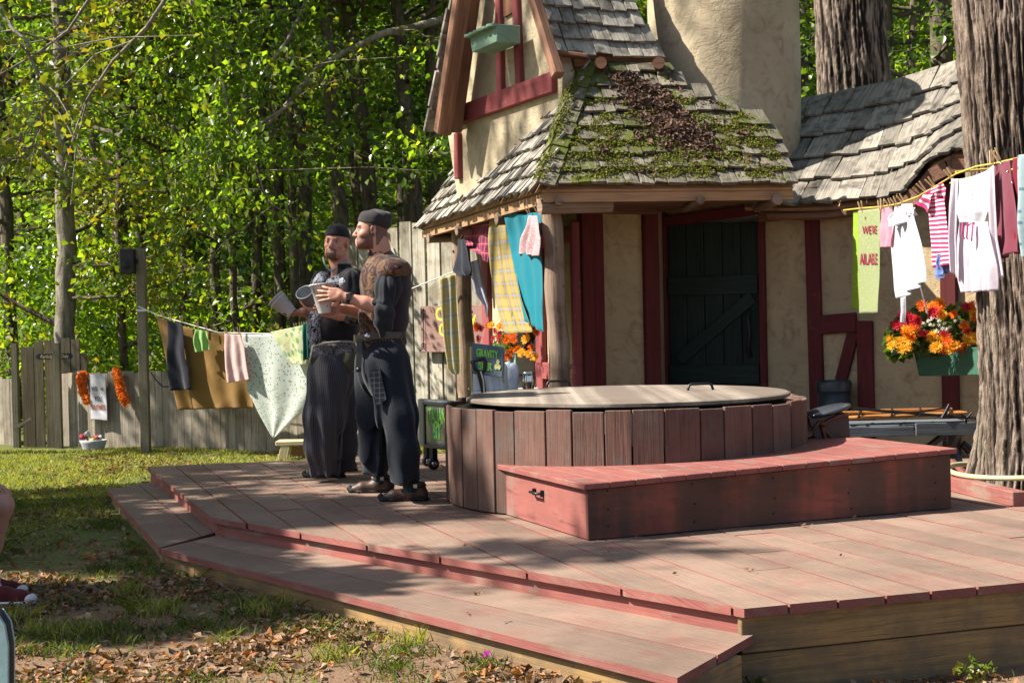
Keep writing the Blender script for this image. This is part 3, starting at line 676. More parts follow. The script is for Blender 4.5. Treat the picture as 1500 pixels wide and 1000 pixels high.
# steep upper roof to the right of the gable
u0 = P(815, 80, 11.7); u1 = P(970, 87, 12.0); u2 = P(790, -90, 12.35); n_u = (u1-u0).cross(u2-u0).normalized(); up_ = lambda x, y: RP(x, y, u0, n_u)
poly_roof('upper_roof', M['sh_left'], [u0, u1, up_(951, 50), up_(925, 0), up_(890, -90), up_(775, -90), up_(790, 0)], u0, n_u, u1-u0, .165, house)
mb = MB(); mb.beam(u0+V((-.02, .02, -.07)), u1+V((0, .05, -.06)), .05, .05); mb.beam(P(848, 104, 11.75), P(968, 100, 11.9), .06, .05)
for px in (850, 880, 965): q = P(px, 92, 11.68); mb.tube([q, q+V((.05, .5, 0))], .05, 10)
mb.beam(u0+V((-.1, -.05, .02)), P(862, 84, 11.6), .15, .03); mb.build('upper_eave', M['bargewood'], house, bevel=.006)
mb = MB(); mb.prism([P(850, 108, 12.1), P(972, 108, 12.2), P(972, 74, 12.2), P(850, 74, 12.1)], (0, .05, 0)); mb.build('eave_gap_shade', M['darkhole'], house)  # near-black sheet standing in for the shade below the upper eave
# stucco tower
tx = P(1060, 100, 12.85); mb = MB(); prof = []
for i in range(15):
    z = 2.6+i*.14; prof.append((.665+.012*math.sin(z*2.1), z))
mb.lathe((tx.x, tx.y, 0), prof, 56); mb.build('tower', M['stucco_lit'], house)
mb = MB(); mb.lathe((tx.x, tx.y, 0), [(.70, 4.50), (.72, 4.56), (.3, 4.8), (0, 4.9)], 40); mb.build('tower_roof', M['sh_left'], house)
# right roof: rows between a wavy eave and the ridge
def eav(t):    # t in 0..1 along the roof
    pxs = [(1090, 302, 12.15), (1150, 303, 11.95), (1212, 302, 11.75), (1290, 293, 11.5), (1330, 283, 11.35), (1346, 262, 11.3), (1364, 240, 11.3), (1390, 226, 11.25), (1425, 222, 11.2), (1500, 222, 11.1)]
    k = t*(len(pxs)-1); i = min(int(k), len(pxs)-2); f = k-i; a = P(*pxs[i]); b = P(*pxs[i+1]); return a.lerp(b, f)
def rid(t):
    pxs = [(1120, 160, 13.2), (1215, 143, 13.1), (1290, 128, 12.95), (1330, 118, 12.9), (1400, 96, 12.8), (1440, 88, 12.7), (1470, 82, 12.7), (1510, 76, 12.6), (1560, 70, 12.5), (1680, 64, 12.4)]
    k = t*(len(pxs)-1); i = min(int(k), len(pxs)-2); f = k-i; a = P(*pxs[i]); b = P(*pxs[i+1]); return a.lerp(b, f)
mb = MB(); bs = MB(); rows = 5
def rs_(t, v, h=0):
    a = eav(t); b = rid(t); p = a.lerp(b, v); n_ = (eav(min(1, t+.02))-eav(max(0, t-.02))).cross(b-a).normalized(); n_ = n_ if n_.z > 0 else -n_; return p+n_*(h)+V((0, 0, .05*math.sin(v*3.14)*0))
N = 60; vs = [rs_(i/N, j/8, -.03) for i in range(N+1) for j in range(9)]
bs.mesh(vs, [(i*9+j, i*9+j+1, (i+1)*9+j+1, (i+1)*9+j) for i in range(N) for j in range(8)]); bs.build('right_roof_deck', M['eave'], house, solid=.03)
for r in range(rows):
    v0 = r/rows-.02; t = -random.uniform(0, .02)
    while t < .995:
        w_ = random.uniform(.034, .06); dv = random.uniform(-.018, .018); t_ = random.uniform(.016, .03); vb = min(v0+dv+1.4/rows, 1.04); hh = random.uniform(0, .012); sk = random.uniform(-.004, .004)
        h0, h1 = .062, .012; a, b = max(0, t+.0012), min(1, t+w_-.0012); a2 = max(0, min(1, a+sk)); b2 = max(0, min(1, b+sk)); va = max(v0+dv, 0) if r else v0+dv*.7
        c = [rs_(a, va, h0-t_+hh), rs_(a2, vb, h1-t_), rs_(b2, vb, h1-t_), rs_(b, va, h0-t_-hh)]; d_ = [rs_(a, va, h0+hh), rs_(a2, vb, h1), rs_(b2, vb, h1), rs_(b, va, h0-hh)]
        mb.hexa(c+d_, 0, .4, .13, .02); t += w_
mb.build('right_roof', M['sh_right'], house)
mb = MB(); L_ = [eav(i/60) for i in range(4, 34)]
mb.tube([p+V((-.0, .03, -.075)) for p in L_], .035, 6, smooth=False); mb.build('right_eave_board', M['bargewood'], house)
# eyebrow arch trim and dark recess
mb = MB(); arch = [eav(.44+.5*i/24)+V((0, .0, -.07)) for i in range(25)]
for i in range(24): mb.beam(arch[i]+V((0, .02, -.03)), arch[i+1]+V((0, .02, -.03)), .09, .11)
mb.build('arch_trim', M['bargewood'], house)
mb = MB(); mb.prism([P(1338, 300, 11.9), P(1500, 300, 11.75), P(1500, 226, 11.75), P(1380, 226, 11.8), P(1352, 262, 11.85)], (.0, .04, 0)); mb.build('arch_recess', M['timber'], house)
# fascia beam under right eave (dark red)
mb = MB(); mb.beam(vz(W(tD1+.05, .1), 2.33), vz(W(Wt(1345)[0], .1), 2.38), .06, .10); mb.build('eave_beam', M['brown'], house)
# closed backs so the cottage is solid from other views
mb = MB(); bwL = vz(HB, 0); e2 = W(tEnd+.45); bk1 = V((e2.x+.95, e2.y+2.3, 0)); bk0 = V((bwL.x+.6, bwL.y+.3, 0))
wall(mb, bk0, bk1, 0, 2.6, .1); wall(mb, bwL, bk0, 0, 2.6, .1); wall(mb, bk1, e2, 0, 2.6, .1)
ra = rid(1); ea = eav(1)
mb.prism([vz(e2, 2.44)+V((-.12, .05, 0)), vz(bk1, 2.44)+V((-.14, 0, 0)), ra+V((-.14, .02, -.06)), ea+V((-.16, .22, .05))], (.08, .03, 0))
mb.build('rear_wall', M['stucco'], house)
mb = MB(); ridp = [rid(i/9) for i in range(10)]
for i in range(9):
    a, b = ridp[i], ridp[i+1]; mb.face([a, b, b+V((.7, 1.4, -1.1)), a+V((.7, 1.4, -1.1))], [(0, 0), (1, 0), (1, 1), (0, 1)])
mb.face([T1, E3, bk0+V((0, 0, 2.6)), bk1+V((-.3, 0, 2.6)), rid(0)], [(0, 0), (1, 0), (1, 1), (0, 1), (0, 0)])
tp = gp(735, -138); q2 = tp+V((1.0, .6, 0)); mb.face([tp, gp(655, 190), gp(655, 190)+V((1.2, .6, 0)), q2], [(0, 0), (1, 0), (1, 1), (0, 1)])
mb.build('rear_roof', M['sh_left'], house, solid=.03)
# ---------------------------------------------------------------- dead leaves and moss on the roof
def leafcards(mb, p, s, nrm=None, curl=.3):
    n_ = V((random.gauss(0, 1), random.gauss(0, 1), random.gauss(0, 1))) if nrm is None else V(nrm)+V((random.gauss(0, 1), random.gauss(0, 1), random.gauss(0, 1)))*.45
    n_.normalize(); a = n_.orthogonal().normalized(); th = random.uniform(0, 6.28); b = n_.cross(a); u = a*math.cos(th)+b*math.sin(th); v = n_.cross(u)
    l = s*random.uniform(.7, 1.3); w_ = l*random.uniform(.5, .8); c = n_*l*curl
    p = V(p)
    b0_ = len(mb.v)
    mb.v += [tuple(p-u*l*.5+c*random.random()), tuple(p-v*w_*.5+c*.6), tuple(p+v*w_*.5+c*random.random()), tuple(p+u*l*.5), tuple(p)]
    for f in ((0, 1, 4), (1, 3, 4), (3, 2, 4), (2, 0, 4)):
        mb.f.append(tuple(b0_+i for i in f)); mb.uv += [(0, 0)]*3; mb.mi.append(0); mb.sm.append(False)
def hipx(py): return np.interp(py, [98, 122, 150, 184, 205, 268], [970, 992, 1038, 1115, 1130, 1155])
def scatter_roof(px0, py0, px1, py1, fn, n, s, mat, name, label, cat, h=.05, dens=None, hh=0.0):
    mb = MB(); k = 0
    while k < n:
        px = random.uniform(px0, px1); py = random.uniform(py0, py1)
        dd_ = dens(px, py) if dens else 1
        if px > hipx(py): continue
        if random.random() > dd_: continue
        p = rp(px, py)+nF*(h+random.random()*hh*dd_); leafcards(mb, p, s, nF); k += 1
    o = mb.build(name, mat); return tag(o, label, cat, kind='stuff')
def pile(px, py):
    cx = 915+(py-120)*1.0; w_ = (17+(py-120)*.24)*(1+.5*noise.noise(V((py*.06, 3, 0))))
    d_ = math.exp(-((px-cx)/w_)**2)*(1 if 118 < py < 200 else math.exp(-((py-200)/22)**2) if py >= 200 else 0)
    n_ = noise.noise(V((px*.03, py*.06, 5))); return max(d_*1.2*(.6+n_), .02*(n_ > .1) + .5*max(0, n_-.32)*(py > 200))
scatter_roof(870, 118, 1150, 262, rp, 1800, .05, M['roofleaf'], 'dead_leaves', 'heap of brown dead leaves lying on the mossy front roof', 'leaves', dens=pile, hh=.06)
def mossd(px, py): n_ = noise.noise(V((px*.022, py*.05, 1)))+.6*noise.noise(V((px*.1, py*.2, 9))); row = math.sin((py-20)*.33); return (1 if n_+.12*row > .12 and py > 150 else (.9 if n_+.2*row > -.08 and py > 205 else 0))
mb = MB(); k = 0
while k < 9500:
    px = random.uniform(815, 1150); py = random.uniform(118, 268)
    if px < 800+(268-py)*.36 or px > hipx(py) or random.random() > mossd(px, py): continue
    leafcards(mb, rp(px, py)+nF*random.uniform(.035, .062), .02, nF); k += 1
for i in range(1300):
    t = random.random()
    if noise.noise(V((t*5, 0, 0))) < -.25: continue
    leafcards(mb, EL.lerp(T1, t)+nn*.07+V((random.uniform(-.05, .06), random.uniform(-.04, .04), random.uniform(-.01, .01))), .022, nn)
tag(mb.build('moss', M['moss']), 'bright green moss clumps growing on the front roof and its hip', 'moss', kind='stuff')
# ---------------------------------------------------------------- fences
def fence(name, label, pts, top, bot, pw, mat, gap=.004, cat='fence', rails=(.3, .8), jit=.02, grp=None, thick=.022, postmat=None):
    f = thing(name, (pts[0][0], pts[0][1], bot), label, cat, grp); mb = MB(); rb = MB()
    for i in range(len(pts)-1):
        a = V((*pts[i], 0)); b = V((*pts[i+1], 0)); L_ = (b-a).length; d_ = (b-a)/L_; n_ = V((-d_.y, d_.x, 0)); s = 0
        n_ = n_ if n_.y > 0 else -n_
        while s < L_:
            w_ = pw*random.uniform(.92, 1.08); q = a+d_*(s+w_/2); tt = top+random.uniform(-jit, jit); t2 = random.uniform(-.006, .006)
            mb.beam(vz(q, gz(q.x, q.y)-.02+bot), vz(q+d_*t2, tt), w_-gap, thick, up=n_, jit=.0015); s += w_
        for z in rails: rb.beam(vz(a+n_*.04, z), vz(b+n_*.04, z), .04, .09)
    mb.build('boards', mat, f); rb.build('rails', postmat or mat, f); return f
y1 = 15.8
pl = xy(P(80, 545, 16.9)); pr = xy(P(530, 545, 14.75)); tz = .99
fence('picket_fence', 'low silver-grey picket fence of close boards behind the washing line', [pl, pr], tz, 0, .105, M['fence'])
pl2 = xy(P(-60, 553, 17.4)); pr2 = xy(P(17, 553, 17.0)); fence('picket_fence', 'short piece of low grey fence left of the tall wooden gate', [pl2, pr2], P(0, 553, 17.0).z, 0, .105, M['fence'])
a = xy(P(505, 330, 16.5)); b = xy(P(711, 330, 15.25)); tt_ = P(600, 331, 15.95).z
fence('plank_fence', 'tall fence of wide grey planks with gaps beside the cottage', [a, b], tt_, 0, .205, M['tallfence'], gap=.03, rails=(.6, 2.0), jit=.05)
# tall wooden gate
gate = thing('wooden_gate', P(75, 650, 16.7), 'tall brown wooden gate with uneven boards beside the low fence', 'gate')
gate.location.z = .14
mb = MB()
for (px, w_, yt, dd__) in ((38, .07, 508, 16.72), (45, .10, 508, 16.7), (59, .10, 500, 16.7), (75, .11, 498, 16.7)):
    q = P(px, 600, dd__); mb.beam(vz(q, .12), vz(q, P(px, yt, dd__).z), w_, .03, up=(0, 1, 0), jit=.002)
for (px, w_, yt) in ((85, .06, 502), (98, .10, 495), (112, .10, 497), (124, .075, 517)):
    q = P(px, 560, 17.2); mb.beam(vz(q, .12), vz(q, P(px, yt, 17.2).z), w_, .03, up=(0, 1, 0), jit=.002)
mb.build('boards', M['gate'], gate)
mb = MB()
for (px, w_, yt, d_) in ((24, .065, 503, 16.6), (85, .08, 502, 16.5)):
    q = P(px, 600, d_); mb.beam(vz(q, .1), vz(q, P(px, yt, d_).z), w_, .08, up=(0, 1, 0))
mb.beam(P(20, 628, 16.5), P(46, 612, 16.5), .03, .04); mb.build('posts', M['pole'], gate)
NAVY = plain('navy_sign_paint', (.012, .02, .05)); GOLD = plain('gold_paint', (.55, .40, .12))
sg = thing('hanging_sign', P(80, 522, 16.6), 'small navy arrow sign with gold letters on the wooden gate', 'sign')
mb = MB(); c = P(80, 522, 16.6); w_, h = .19, .034
mb.prism([c+V((x_, 0, z_)) for x_, z_ in ((-w_, -h), (w_, -h), (w_+.02, 0), (w_, h), (-w_, h), (-w_-.035, 0))], (0, .015, 0)); mb.build('board', NAVY, sg)
mb = MB(); text_on(mb, 'Participants Only', .055, c+V((0, -.004, 0)), (1, 0, 0), (0, 0, 1), sx=.85, bold=.0006); mb.build('lettering', GOLD, sg)
# pole with loudspeaker
pq = P(214, 660, 15.5); pq.z = .12; pt_ = P(206, 364, 15.5); pole = thing('wooden_pole', pq, 'tall square wooden pole holding the washing line in front of the low fence', 'pole')
mb = MB(); mb.beam(pq, pt_, .095, .095, up=(0, 1, 0)); mb.build('shaft', M['pole'], pole, bevel=.004)
mb = MB(); q = pq.lerp(pt_, .70); mb.lathe(q, [(.072, -.012), (.078, 0), (.072, .012)], 4, smooth=False); mb.build('rope_loop', M['rope'], pole)
spk = thing('loudspeaker', P(188, 383, 15.4), 'black box loudspeaker fixed to the top of the wooden pole', 'speaker')
mb = MB(); c = P(188, 383, 15.42); mb.box(c-V((.075, .09, .135)), c+V((.075, .07, .135))); mb.build('cabinet', M['black'], spk, bevel=.012)
mb = MB(); mb.lathe(c+V((0, -.092, -.04)), [(.0, .01), (.04, .006), (.055, -.004), (.06, 0)], 20, ax=(0, -1, 0)); mb.build('cone', M['iron'], spk)
mb = MB(); mb.beam(c+V((.07, -.0, 0)), c+V((.10, 0, 0)), .04, .05); mb.build('bracket', M['iron'], spk)
# ---------------------------------------------------------------- leaves by numpy
def leaf_mesh(name, pts, size, mat, flat=.5, fold=True, asp=.74, droop=0.0):
    """one mesh of leaf-sized faces: pts (n,3), size (n,) """
    n = len(pts); nr = np.random.normal(size=(n, 3)); nr[:, 2] += flat*2; nr /= np.linalg.norm(nr, axis=1)[:, None]
    rd = np.random.normal(size=(n, 3)); rd[:, 2] -= droop*2
    u = rd-nr*(rd*nr).sum(1)[:, None]; u /= np.linalg.norm(u, axis=1)[:, None]; v = np.cross(nr, u)
    s = size[:, None]
    if fold:
        q = np.stack([pts-u*s*.5, pts-v*s*asp*.5+nr*s*.10-u*s*.08, pts+u*s*.5-nr*s*.1, pts+v*s*asp*.5+nr*s*.10-u*s*.08], 1).reshape(-1, 3)
        f = np.array([[0, 1, 2], [0, 2, 3]])
        faces = (np.arange(n)[:, None, None]*4+f[None]).reshape(-1, 3); k = 3
    else:
        q = np.stack([pts-u*s*.5, pts-v*s*asp*.5, pts+u*s*.5, pts+v*s*asp*.5], 1).reshape(-1, 3)
        faces = np.arange(n*4).reshape(-1, 4); k = 4
    me = bpy.data.meshes.new(name); me.vertices.add(len(q)); me.vertices.foreach_set('co', q.astype(np.float32).ravel())
    me.loops.add(faces.size); me.loops.foreach_set('vertex_index', faces.astype(np.int32).ravel())
    me.polygons.add(len(faces)); me.polygons.foreach_set('loop_start', np.arange(0, faces.size, k, dtype=np.int32))
    for mm in (mat if isinstance(mat, list) else [mat]): me.materials.append(mm)
    me.update(calc_edges=True); me.validate(); return me
def crown_variant(name, H, z0, rad, nl, per, size, mat, seed, droop=.3):
    rs = random.Random(seed); np.random.seed(seed); mb = MB(); P_ = []
    for i in range(nl):
        z = z0+(H-z0)*((i+.5)/nl)**.9; a = rs.uniform(0, 6.283); up = rs.uniform(-.15, .5)
        L = rad*rs.uniform(.6, 1.1)*(1-.45*abs((z-z0)/(H-z0)-.4)); p = V((0, 0, z)); d = V((math.cos(a), math.sin(a), up)).normalized(); pts = [p]
        for k in range(7):
            d = (d+V((rs.gauss(0, .12), rs.gauss(0, .12), rs.gauss(0, .08)))).normalized(); p = p+d*L/7; pts.append(p)
        r0 = .012+.012*L; mb.tube(pts, [r0*(1-.12*k) for k in range(8)], 5, smooth=True, cap=False)
        for k in range(2, 8):
            for t in range(3):
                a2 = rs.uniform(0, 6.283); e = pts[k]+V((math.cos(a2), math.sin(a2), rs.uniform(-.5, .6)))*rs.uniform(.2, .55)*(.5+L/3)
                mb.tube([pts[k], pts[k].lerp(e, .5)+V((0, 0, .04)), e], [.008, .005, .003], 4, cap=False)
                m_ = per; b = np.array(pts[k])[None]+(np.array(e)-np.array(pts[k]))[None]*np.random.uniform(.25, 1.1, (m_, 1))
                P_.append(b+np.random.normal(size=(m_, 3))*.13)
    pts = np.concatenate(P_); sz = np.random.uniform(.45, 1.4, len(pts))*size
    lm = leaf_mesh(name, pts, sz, mat, .45, droop=droop)
    bm = mb.build('limbs', M['bark']); me = bm.data; bpy.data.objects.remove(bm)
    return lm, me
CR = [crown_variant('crown', 9.5, .9, 2.5, 24, 17, .095, M['leafA'], 1),
      crown_variant('crown', 9.5, 1.8, 2.2, 22, 17, .09, M['leafB'], 2),
      crown_variant('crown', 9.0, .7, 2.4, 24, 15, .088, M['leafY'], 3),
      crown_variant('crown', 10.5, 3.4, 2.6, 22, 18, .10, M['leafA'], 4),
      crown_variant('crown', 11.0, 4.9, 2.4, 14, 10, .10, M['leafA'], 5)]
def trunk(pts, rads, mat, parent, seg=12, name='trunk'):
    # smooth resample
    mb = MB(); out = []; rr = []
    for i in range(len(pts)-1):
        for k in range(4):
            t = k/4; out.append(V(pts[i]).lerp(V(pts[i+1]), t)+V((random.gauss(0, .012), random.gauss(0, .012), 0))); rr.append(rads[i]*(1-t)+rads[i+1]*t)
    out.append(V(pts[-1])); rr.append(rads[-1]); mb.tube(out, rr, seg); return mb.build(name, mat, parent)
TREES = 'trees of the wood behind the fences'
def tree(base, top, r, cv, label, mat=None, sc=1.0, rz=None, crown=True, grp=TREES, hx=1.0, kind='forest_tree'):
    b = V(base); b.z = gz(b.x, b.y)-.05; t = thing(kind, b, label, 'tree', grp)
    tp = V(top); mid = b.lerp(tp, .5)+V((random.uniform(-.08, .08), 0, 0))
    trunk([b-V((0, 0, .1)), b+V((0, 0, .25)), b.lerp(mid, .5), mid, mid.lerp(tp, .5), tp, tp+(tp-mid)*.7], [r*1.5, r*1.12, r, r*.93, r*.85, r*.72, r*.4], mat or M['bark'], t)
    if crown:
        lm, bm = CR[cv]; rz = random.uniform(0, 6.28) if rz is None else rz; 
        for nm, me in (('limbs', bm), ('crown', lm)):
            o = bpy.data.objects.new(nm, me); COL.objects.link(o); o.parent = t
            ln = (tp-b)/(tp.z-b.z); o.matrix_basis = Matrix(((sc*hx, 0, ln.x*sc, 0), (0, sc*hx, ln.y*sc, 0), (0, 0, sc, 0), (0, 0, 0, 1))) @ Matrix.Rotation(rz, 4, 'Z')
    return t
def ptree(pxb, pxt, d, r, cv, label, **k):  # trunk seen at pxb at y=560 and pxt at y=0
    a = P(pxb, 560, d); c = P(pxt, 0, d+.2); return tree(a, c, r, cv, label, **k)
FT = [ # px at bottom, px at top, depth, radius, crown, label
 (97, 88, 17.6, .125, 2, 'pale straight trunk standing behind the wooden gate, leftmost large tree', 'birch'),
 (20, -10, 20.0, .09, 1, 'dark leaning tree at the left edge behind the short fence', 'bark'),
 (150, 128, 23.5, .10, 0, 'thin dark tree between the pale trunk and the speaker pole', 'bark'),
 (262, 288, 19.2, .075, 1, 'slim tree rising just right of the speaker pole', 'bark'),
 (318, 300, 18.8, .075, 2, 'thin tree above the brown sheet on the washing line', 'bark'),
 (368, 392, 19.0, .07, 4, 'dark tree above the pale pink garment on the line', 'bark'),
 (412, 398, 18.6, .08, 4, 'slender trunk left of the bearded man in the black bandana', 'bark'),
 (452, 436, 18.4, .10, 4, 'dark trunk just left of the black bandana', 'bark'),
 (500, 476, 17.6, .105, 4, 'brown trunk rising right behind the two men, between their heads', 'bark'),
 (536, 512, 19.4, .08, 4, 'slim dark trunk right of the tree between the heads', 'bark'),
 (580, 508, 18.2, .115, 4, 'trunk leaning left above the dark cap', 'bark'),
 (622, 578, 17.9, .10, 3, 'trunk standing above the left end of the tall plank fence', 'bark'),
 (664, 628, 18.6, .11, 4, 'dark trunk beside the cottage gable, in front of the wood', 'bark'),
 (432, 420, 17.9, .06, 4, 'very slim trunk close left of the bandana man', 'bark'),
 (350, 340, 18.2, .05, 4, 'very slim trunk above the green top on the line', 'bark'),
 (600, 590, 20.5, .07, 4, 'slim trunk between the two leaning trunks behind the cap', 'bark'),
 (640, 640, 20.0, .06, 4, 'slim upright trunk just left of the gable', 'bark'),
 (180, 176, 18.9, .055, 0, 'slim trunk seen just left of the loudspeaker', 'bark'),
 (1178, 1176, 19.0, .12, 1, 'dark trunk right beside the round tower', 'bark'),
 (1300, 1296, 18.0, .12, 3, 'slim tree right of the thick trunk behind the roof', 'bark'),
 (1340, 1338, 22.0, .08, 0, 'thin distant tree between the two thickest trunks', 'bark'),
 (1372, 1376, 16.8, .17, 1, 'knotted trunk just left of the big oak, behind the roof', 'bark'),
]
for (a, b_, d, r, cv, lab, mt) in FT:
    ptree(a, b_, d, r, cv, lab, mat=M[mt])
# second and third ranks
rk = random.Random(11); k = 0
for (Y, step, s, r) in ((26.5, 2.1, 1.1, .12), (31.5, 2.6, 1.3, .15), (37, 3.2, 1.5, .17)):
    x = -Y*.42
    while x < Y*.44:
        hid = 0 < (750+x/Y*2100-650) < 480 and Y > 27
        if not hid:
            xx = x+rk.uniform(-.5, .5); yy = Y+rk.uniform(-1.2, 1.2); z = gz(xx, yy)
            t = tree((xx, yy, z), (xx+rk.uniform(-.8, .8), yy, z+9*s), r*rk.uniform(.7, 1.2), rk.choice([0, 1, 2, 3]), 'tree of the deep wood, its foliage merging with the trees around it', sc=s, hx=1.25, grp='trees deep in the wood', kind='woodland_tree')
        x += step
# shaded thickets at the fence line and the far wood
np.random.seed(21)
def mass(name, n, x0, x1, y0, y1, zf, size, mat, label, kind='stuff', flat=.4):
    x = np.random.uniform(x0, x1, n); y = np.random.uniform(y0, y1, n); u = np.random.uniform(0, 1, n); z = zf(x, y, u)
    keep = np.array([noise.noise(V((a*.55, b*.4, c*.55))) > -.22 for a, b, c in zip(x, y, z)])
    pts = np.stack([x, y, z], 1)[keep]; me = leaf_mesh(name, pts, np.random.uniform(.6, 1.4, len(pts))*size, mat, flat)
    o = bpy.data.objects.new(name, me); COL.objects.link(o); return tag(o, label, 'undergrowth' if 'under' in name else 'foliage', kind=kind)
g0_ = lambda y: .14+np.where(y > 26, np.abs(y-26)**1.35*.10, 0)
mass('undergrowth', 34000, -8.5, 1.0, 18.6, 21.5, lambda x, y, u: g0_(y)+u**1.3*(1.9+.8*np.sin(x*1.7)+.5*np.sin(x*4.1)), .095, M['leafA'], 'tangle of leafy bushes growing just behind the low fence')
mass('undergrowth', 16000, -9, 9, 22, 26, lambda x, y, u: g0_(y)+u**1.2*2.6, .12, M['leafB'], 'dark undergrowth deeper in the wood')
mass('far_foliage', 60000, -24, 24, 40, 50, lambda x, y, u: g0_(y)+u*16, .26, M['leafA'], 'far wall of green leaves closing off the wood', flat=.3)
mass('far_foliage', 26000, -26, 26, 50, 60, lambda x, y, u: g0_(y)+u*24-2, .5, M['leafB'], 'dark wooded hillside far behind everything', flat=.3)
# drooping bright boughs in front of the wood (hanging into the picture from above)
def bough(pts, r0, mat, label, nl, size, sp=.5, droop=1.2, kind='overhanging_branch', clump=26):
    t = thing(kind, pts[0], label, 'branch'); mb = MB(); out = []
    for i in range(len(pts)-1):
        for k in range(5): out.append(V(pts[i]).lerp(V(pts[i+1]), k/5)+V((random.gauss(0, .012),)*3))
    out.append(V(pts[-1])); n = len(out); mb.tube(out, [r0*(1-.85*i/n) for i in range(n)], 7)
    P_ = []
    for c in range(clump):
        i = random.randint(n//6, n-1); e = out[i]+V((random.gauss(0, 1), random.gauss(0, .7), random.uniform(-1.3, .45)))*sp
        mb.tube([out[i], out[i].lerp(e, .5)+V((0, 0, .06)), e], [.008, .006, .003], 4, cap=False)
        m_ = nl//clump; f = np.random.uniform(.15, 1.15, (m_, 1)); P_.append(np.array(out[i])[None]*(1-f)+np.array(e)[None]*f+np.random.normal(size=(m_, 3))*np.array([.07, .07, .10])*sp*2)
    mb.build('limb', M['birch'], t)
    pts_ = np.concatenate(P_); me = leaf_mesh('leaves', pts_, np.random.uniform(.6, 1.3, len(pts_))*size, mat, .1, droop=droop)
    o = bpy.data.objects.new('leaves', me); COL.objects.link(o); setp(o, t); return t
bough([P(250, -80, 17), P(310, 60, 16.5), P(340, 180, 16.2), P(400, 300, 16)], .04, M['leafA'], 'leafy bough with glossy leaves hanging down in the middle of the wood', 2600, .085, .75)
bough([P(480, -60, 18), P(420, 60, 17.2), P(330, 190, 16.8), P(300, 330, 16.6)], .035, M['leafA'], 'bough with drooping leaves left of the men, reaching lowest of the boughs', 2000, .08, .7)
bough([P(-60, -20, 12.5), P(40, 60, 12.3), P(70, 150, 12.2), P(40, 230, 12.2)], .02, M['leafY'], 'yellow-green bough hanging in at the upper left corner', 500, .075, .55)
bough([P(700, 20, 17.4), P(560, 50, 17.2), P(470, 95, 17.0), P(405, 170, 16.9), P(330, 245, 16.8)], .055, M['leafY'], 'long bare-looking branch arching left from the gable across the wood', 700, .075, .5)
def sticks(list_, label, d, r):
    t = thing('bare_branch', P(list_[0][0][0], list_[0][0][1], d), label, 'branch')
    mb = MB()
    L0 = list_[0]; pts = [P(x, y, d+random.uniform(-.1, .1)) for x, y in L0]; mb.tube(pts, [r*(1-.7*i/len(pts)) for i in range(len(pts))], 6); mb.build('limb', M['birch'], t)
    for L in list_[1:]:
        mb = MB(); pts = [P(x, y, d+random.uniform(-.1, .1)) for x, y in L]; mb.tube(pts, [r*.5*(1-.7*i/len(pts)) for i in range(len(pts))], 5); mb.build('twig', M['birch'], t)
sticks([[(262, -30), (215, 40), (165, 90), (125, 150), (108, 200), (95, 250)], [(190, 62), (140, 80), (90, 130)], [(128, 145), (112, 210), (104, 300)]], 'thin bare branch curving down from the top beside the pale trunk', 13.5, .022)
sticks([[(150, -30), (100, 45), (55, 78), (0, 110), (-40, 120)], [(98, 46), (60, 60), (0, 70)]], 'thin bare twigged branch crossing the upper left corner', 13.0, .016)
sticks([[(430, 150), (360, 195), (290, 230), (230, 262), (180, 280)], [(330, 210), (300, 260), (270, 300)]], 'dark bare branch slanting down through the middle of the wood', 16.4, .02)
sticks([[(40, 200), (75, 240), (100, 262)], [(60, 225), (40, 250)]], 'short dark branch left of the pale trunk', 16.6, .03)
# thick tree behind the right roof
t = thing('thick_tree', P(1252, 600, 15), 'thick straight trunk with furrowed bark rising behind the right roof', 'tree'); t.location.z = .1
def rough_trunk(path, rads, segs, rings, parent, mat, ridge=.035, freq=11, name='trunk', flare=None):
    n = len(path); vs = []; uvs = []; fur = []
    for j in range(rings):
        t_ = j/(rings-1)*(n-1); i = min(int(t_), n-2); f = t_-i; c = V(path[i]).lerp(V(path[i+1]), f); r = rads[i]*(1-f)+rads[i+1]*f
        for k in range(segs):
            a = 2*math.pi*k/segs; d_ = V((math.cos(a), math.sin(a), 0)); q = c+d_*r
            wv = noise.noise(V((d_.x*1.7, d_.y*1.7, c.z*.5)))*1.1+.55*noise.noise(V((d_.x*4, d_.y*4, c.z*2.6)))
            v1 = noise.noise(V((d_.x*freq*.55+wv, d_.y*freq*.55+.35*wv, c.z*1.5))); v2 = noise.noise(V((d_.x*freq*1.5, d_.y*freq*1.5+wv, c.z*3.0)))
            v3 = noise.noise(V((d_.x*freq*4, d_.y*freq*4, c.z*16)))
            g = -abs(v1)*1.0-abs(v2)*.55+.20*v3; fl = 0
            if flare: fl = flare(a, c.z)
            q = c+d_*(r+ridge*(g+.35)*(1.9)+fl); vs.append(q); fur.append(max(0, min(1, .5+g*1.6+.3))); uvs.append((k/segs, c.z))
    mb = MB(); mb.mesh(vs, [(j*segs+k, j*segs+(k+1) % segs, (j+1)*segs+(k+1) % segs, (j+1)*segs+k) for j in range(rings-1) for k in range(segs)], 0, True, uvs)
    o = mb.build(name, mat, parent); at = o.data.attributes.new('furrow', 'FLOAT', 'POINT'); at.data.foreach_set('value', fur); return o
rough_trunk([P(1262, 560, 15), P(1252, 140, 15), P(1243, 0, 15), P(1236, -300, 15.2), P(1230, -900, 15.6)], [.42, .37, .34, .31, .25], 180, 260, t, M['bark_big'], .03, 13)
for i in range(2):
    pass
lm, bm = CR[3]
o = bpy.data.objects.new('crown', lm); COL.objects.link(o); o.parent = t; o.location = (0, 0, 5.5); o.scale = (1.6, 1.6, 1)
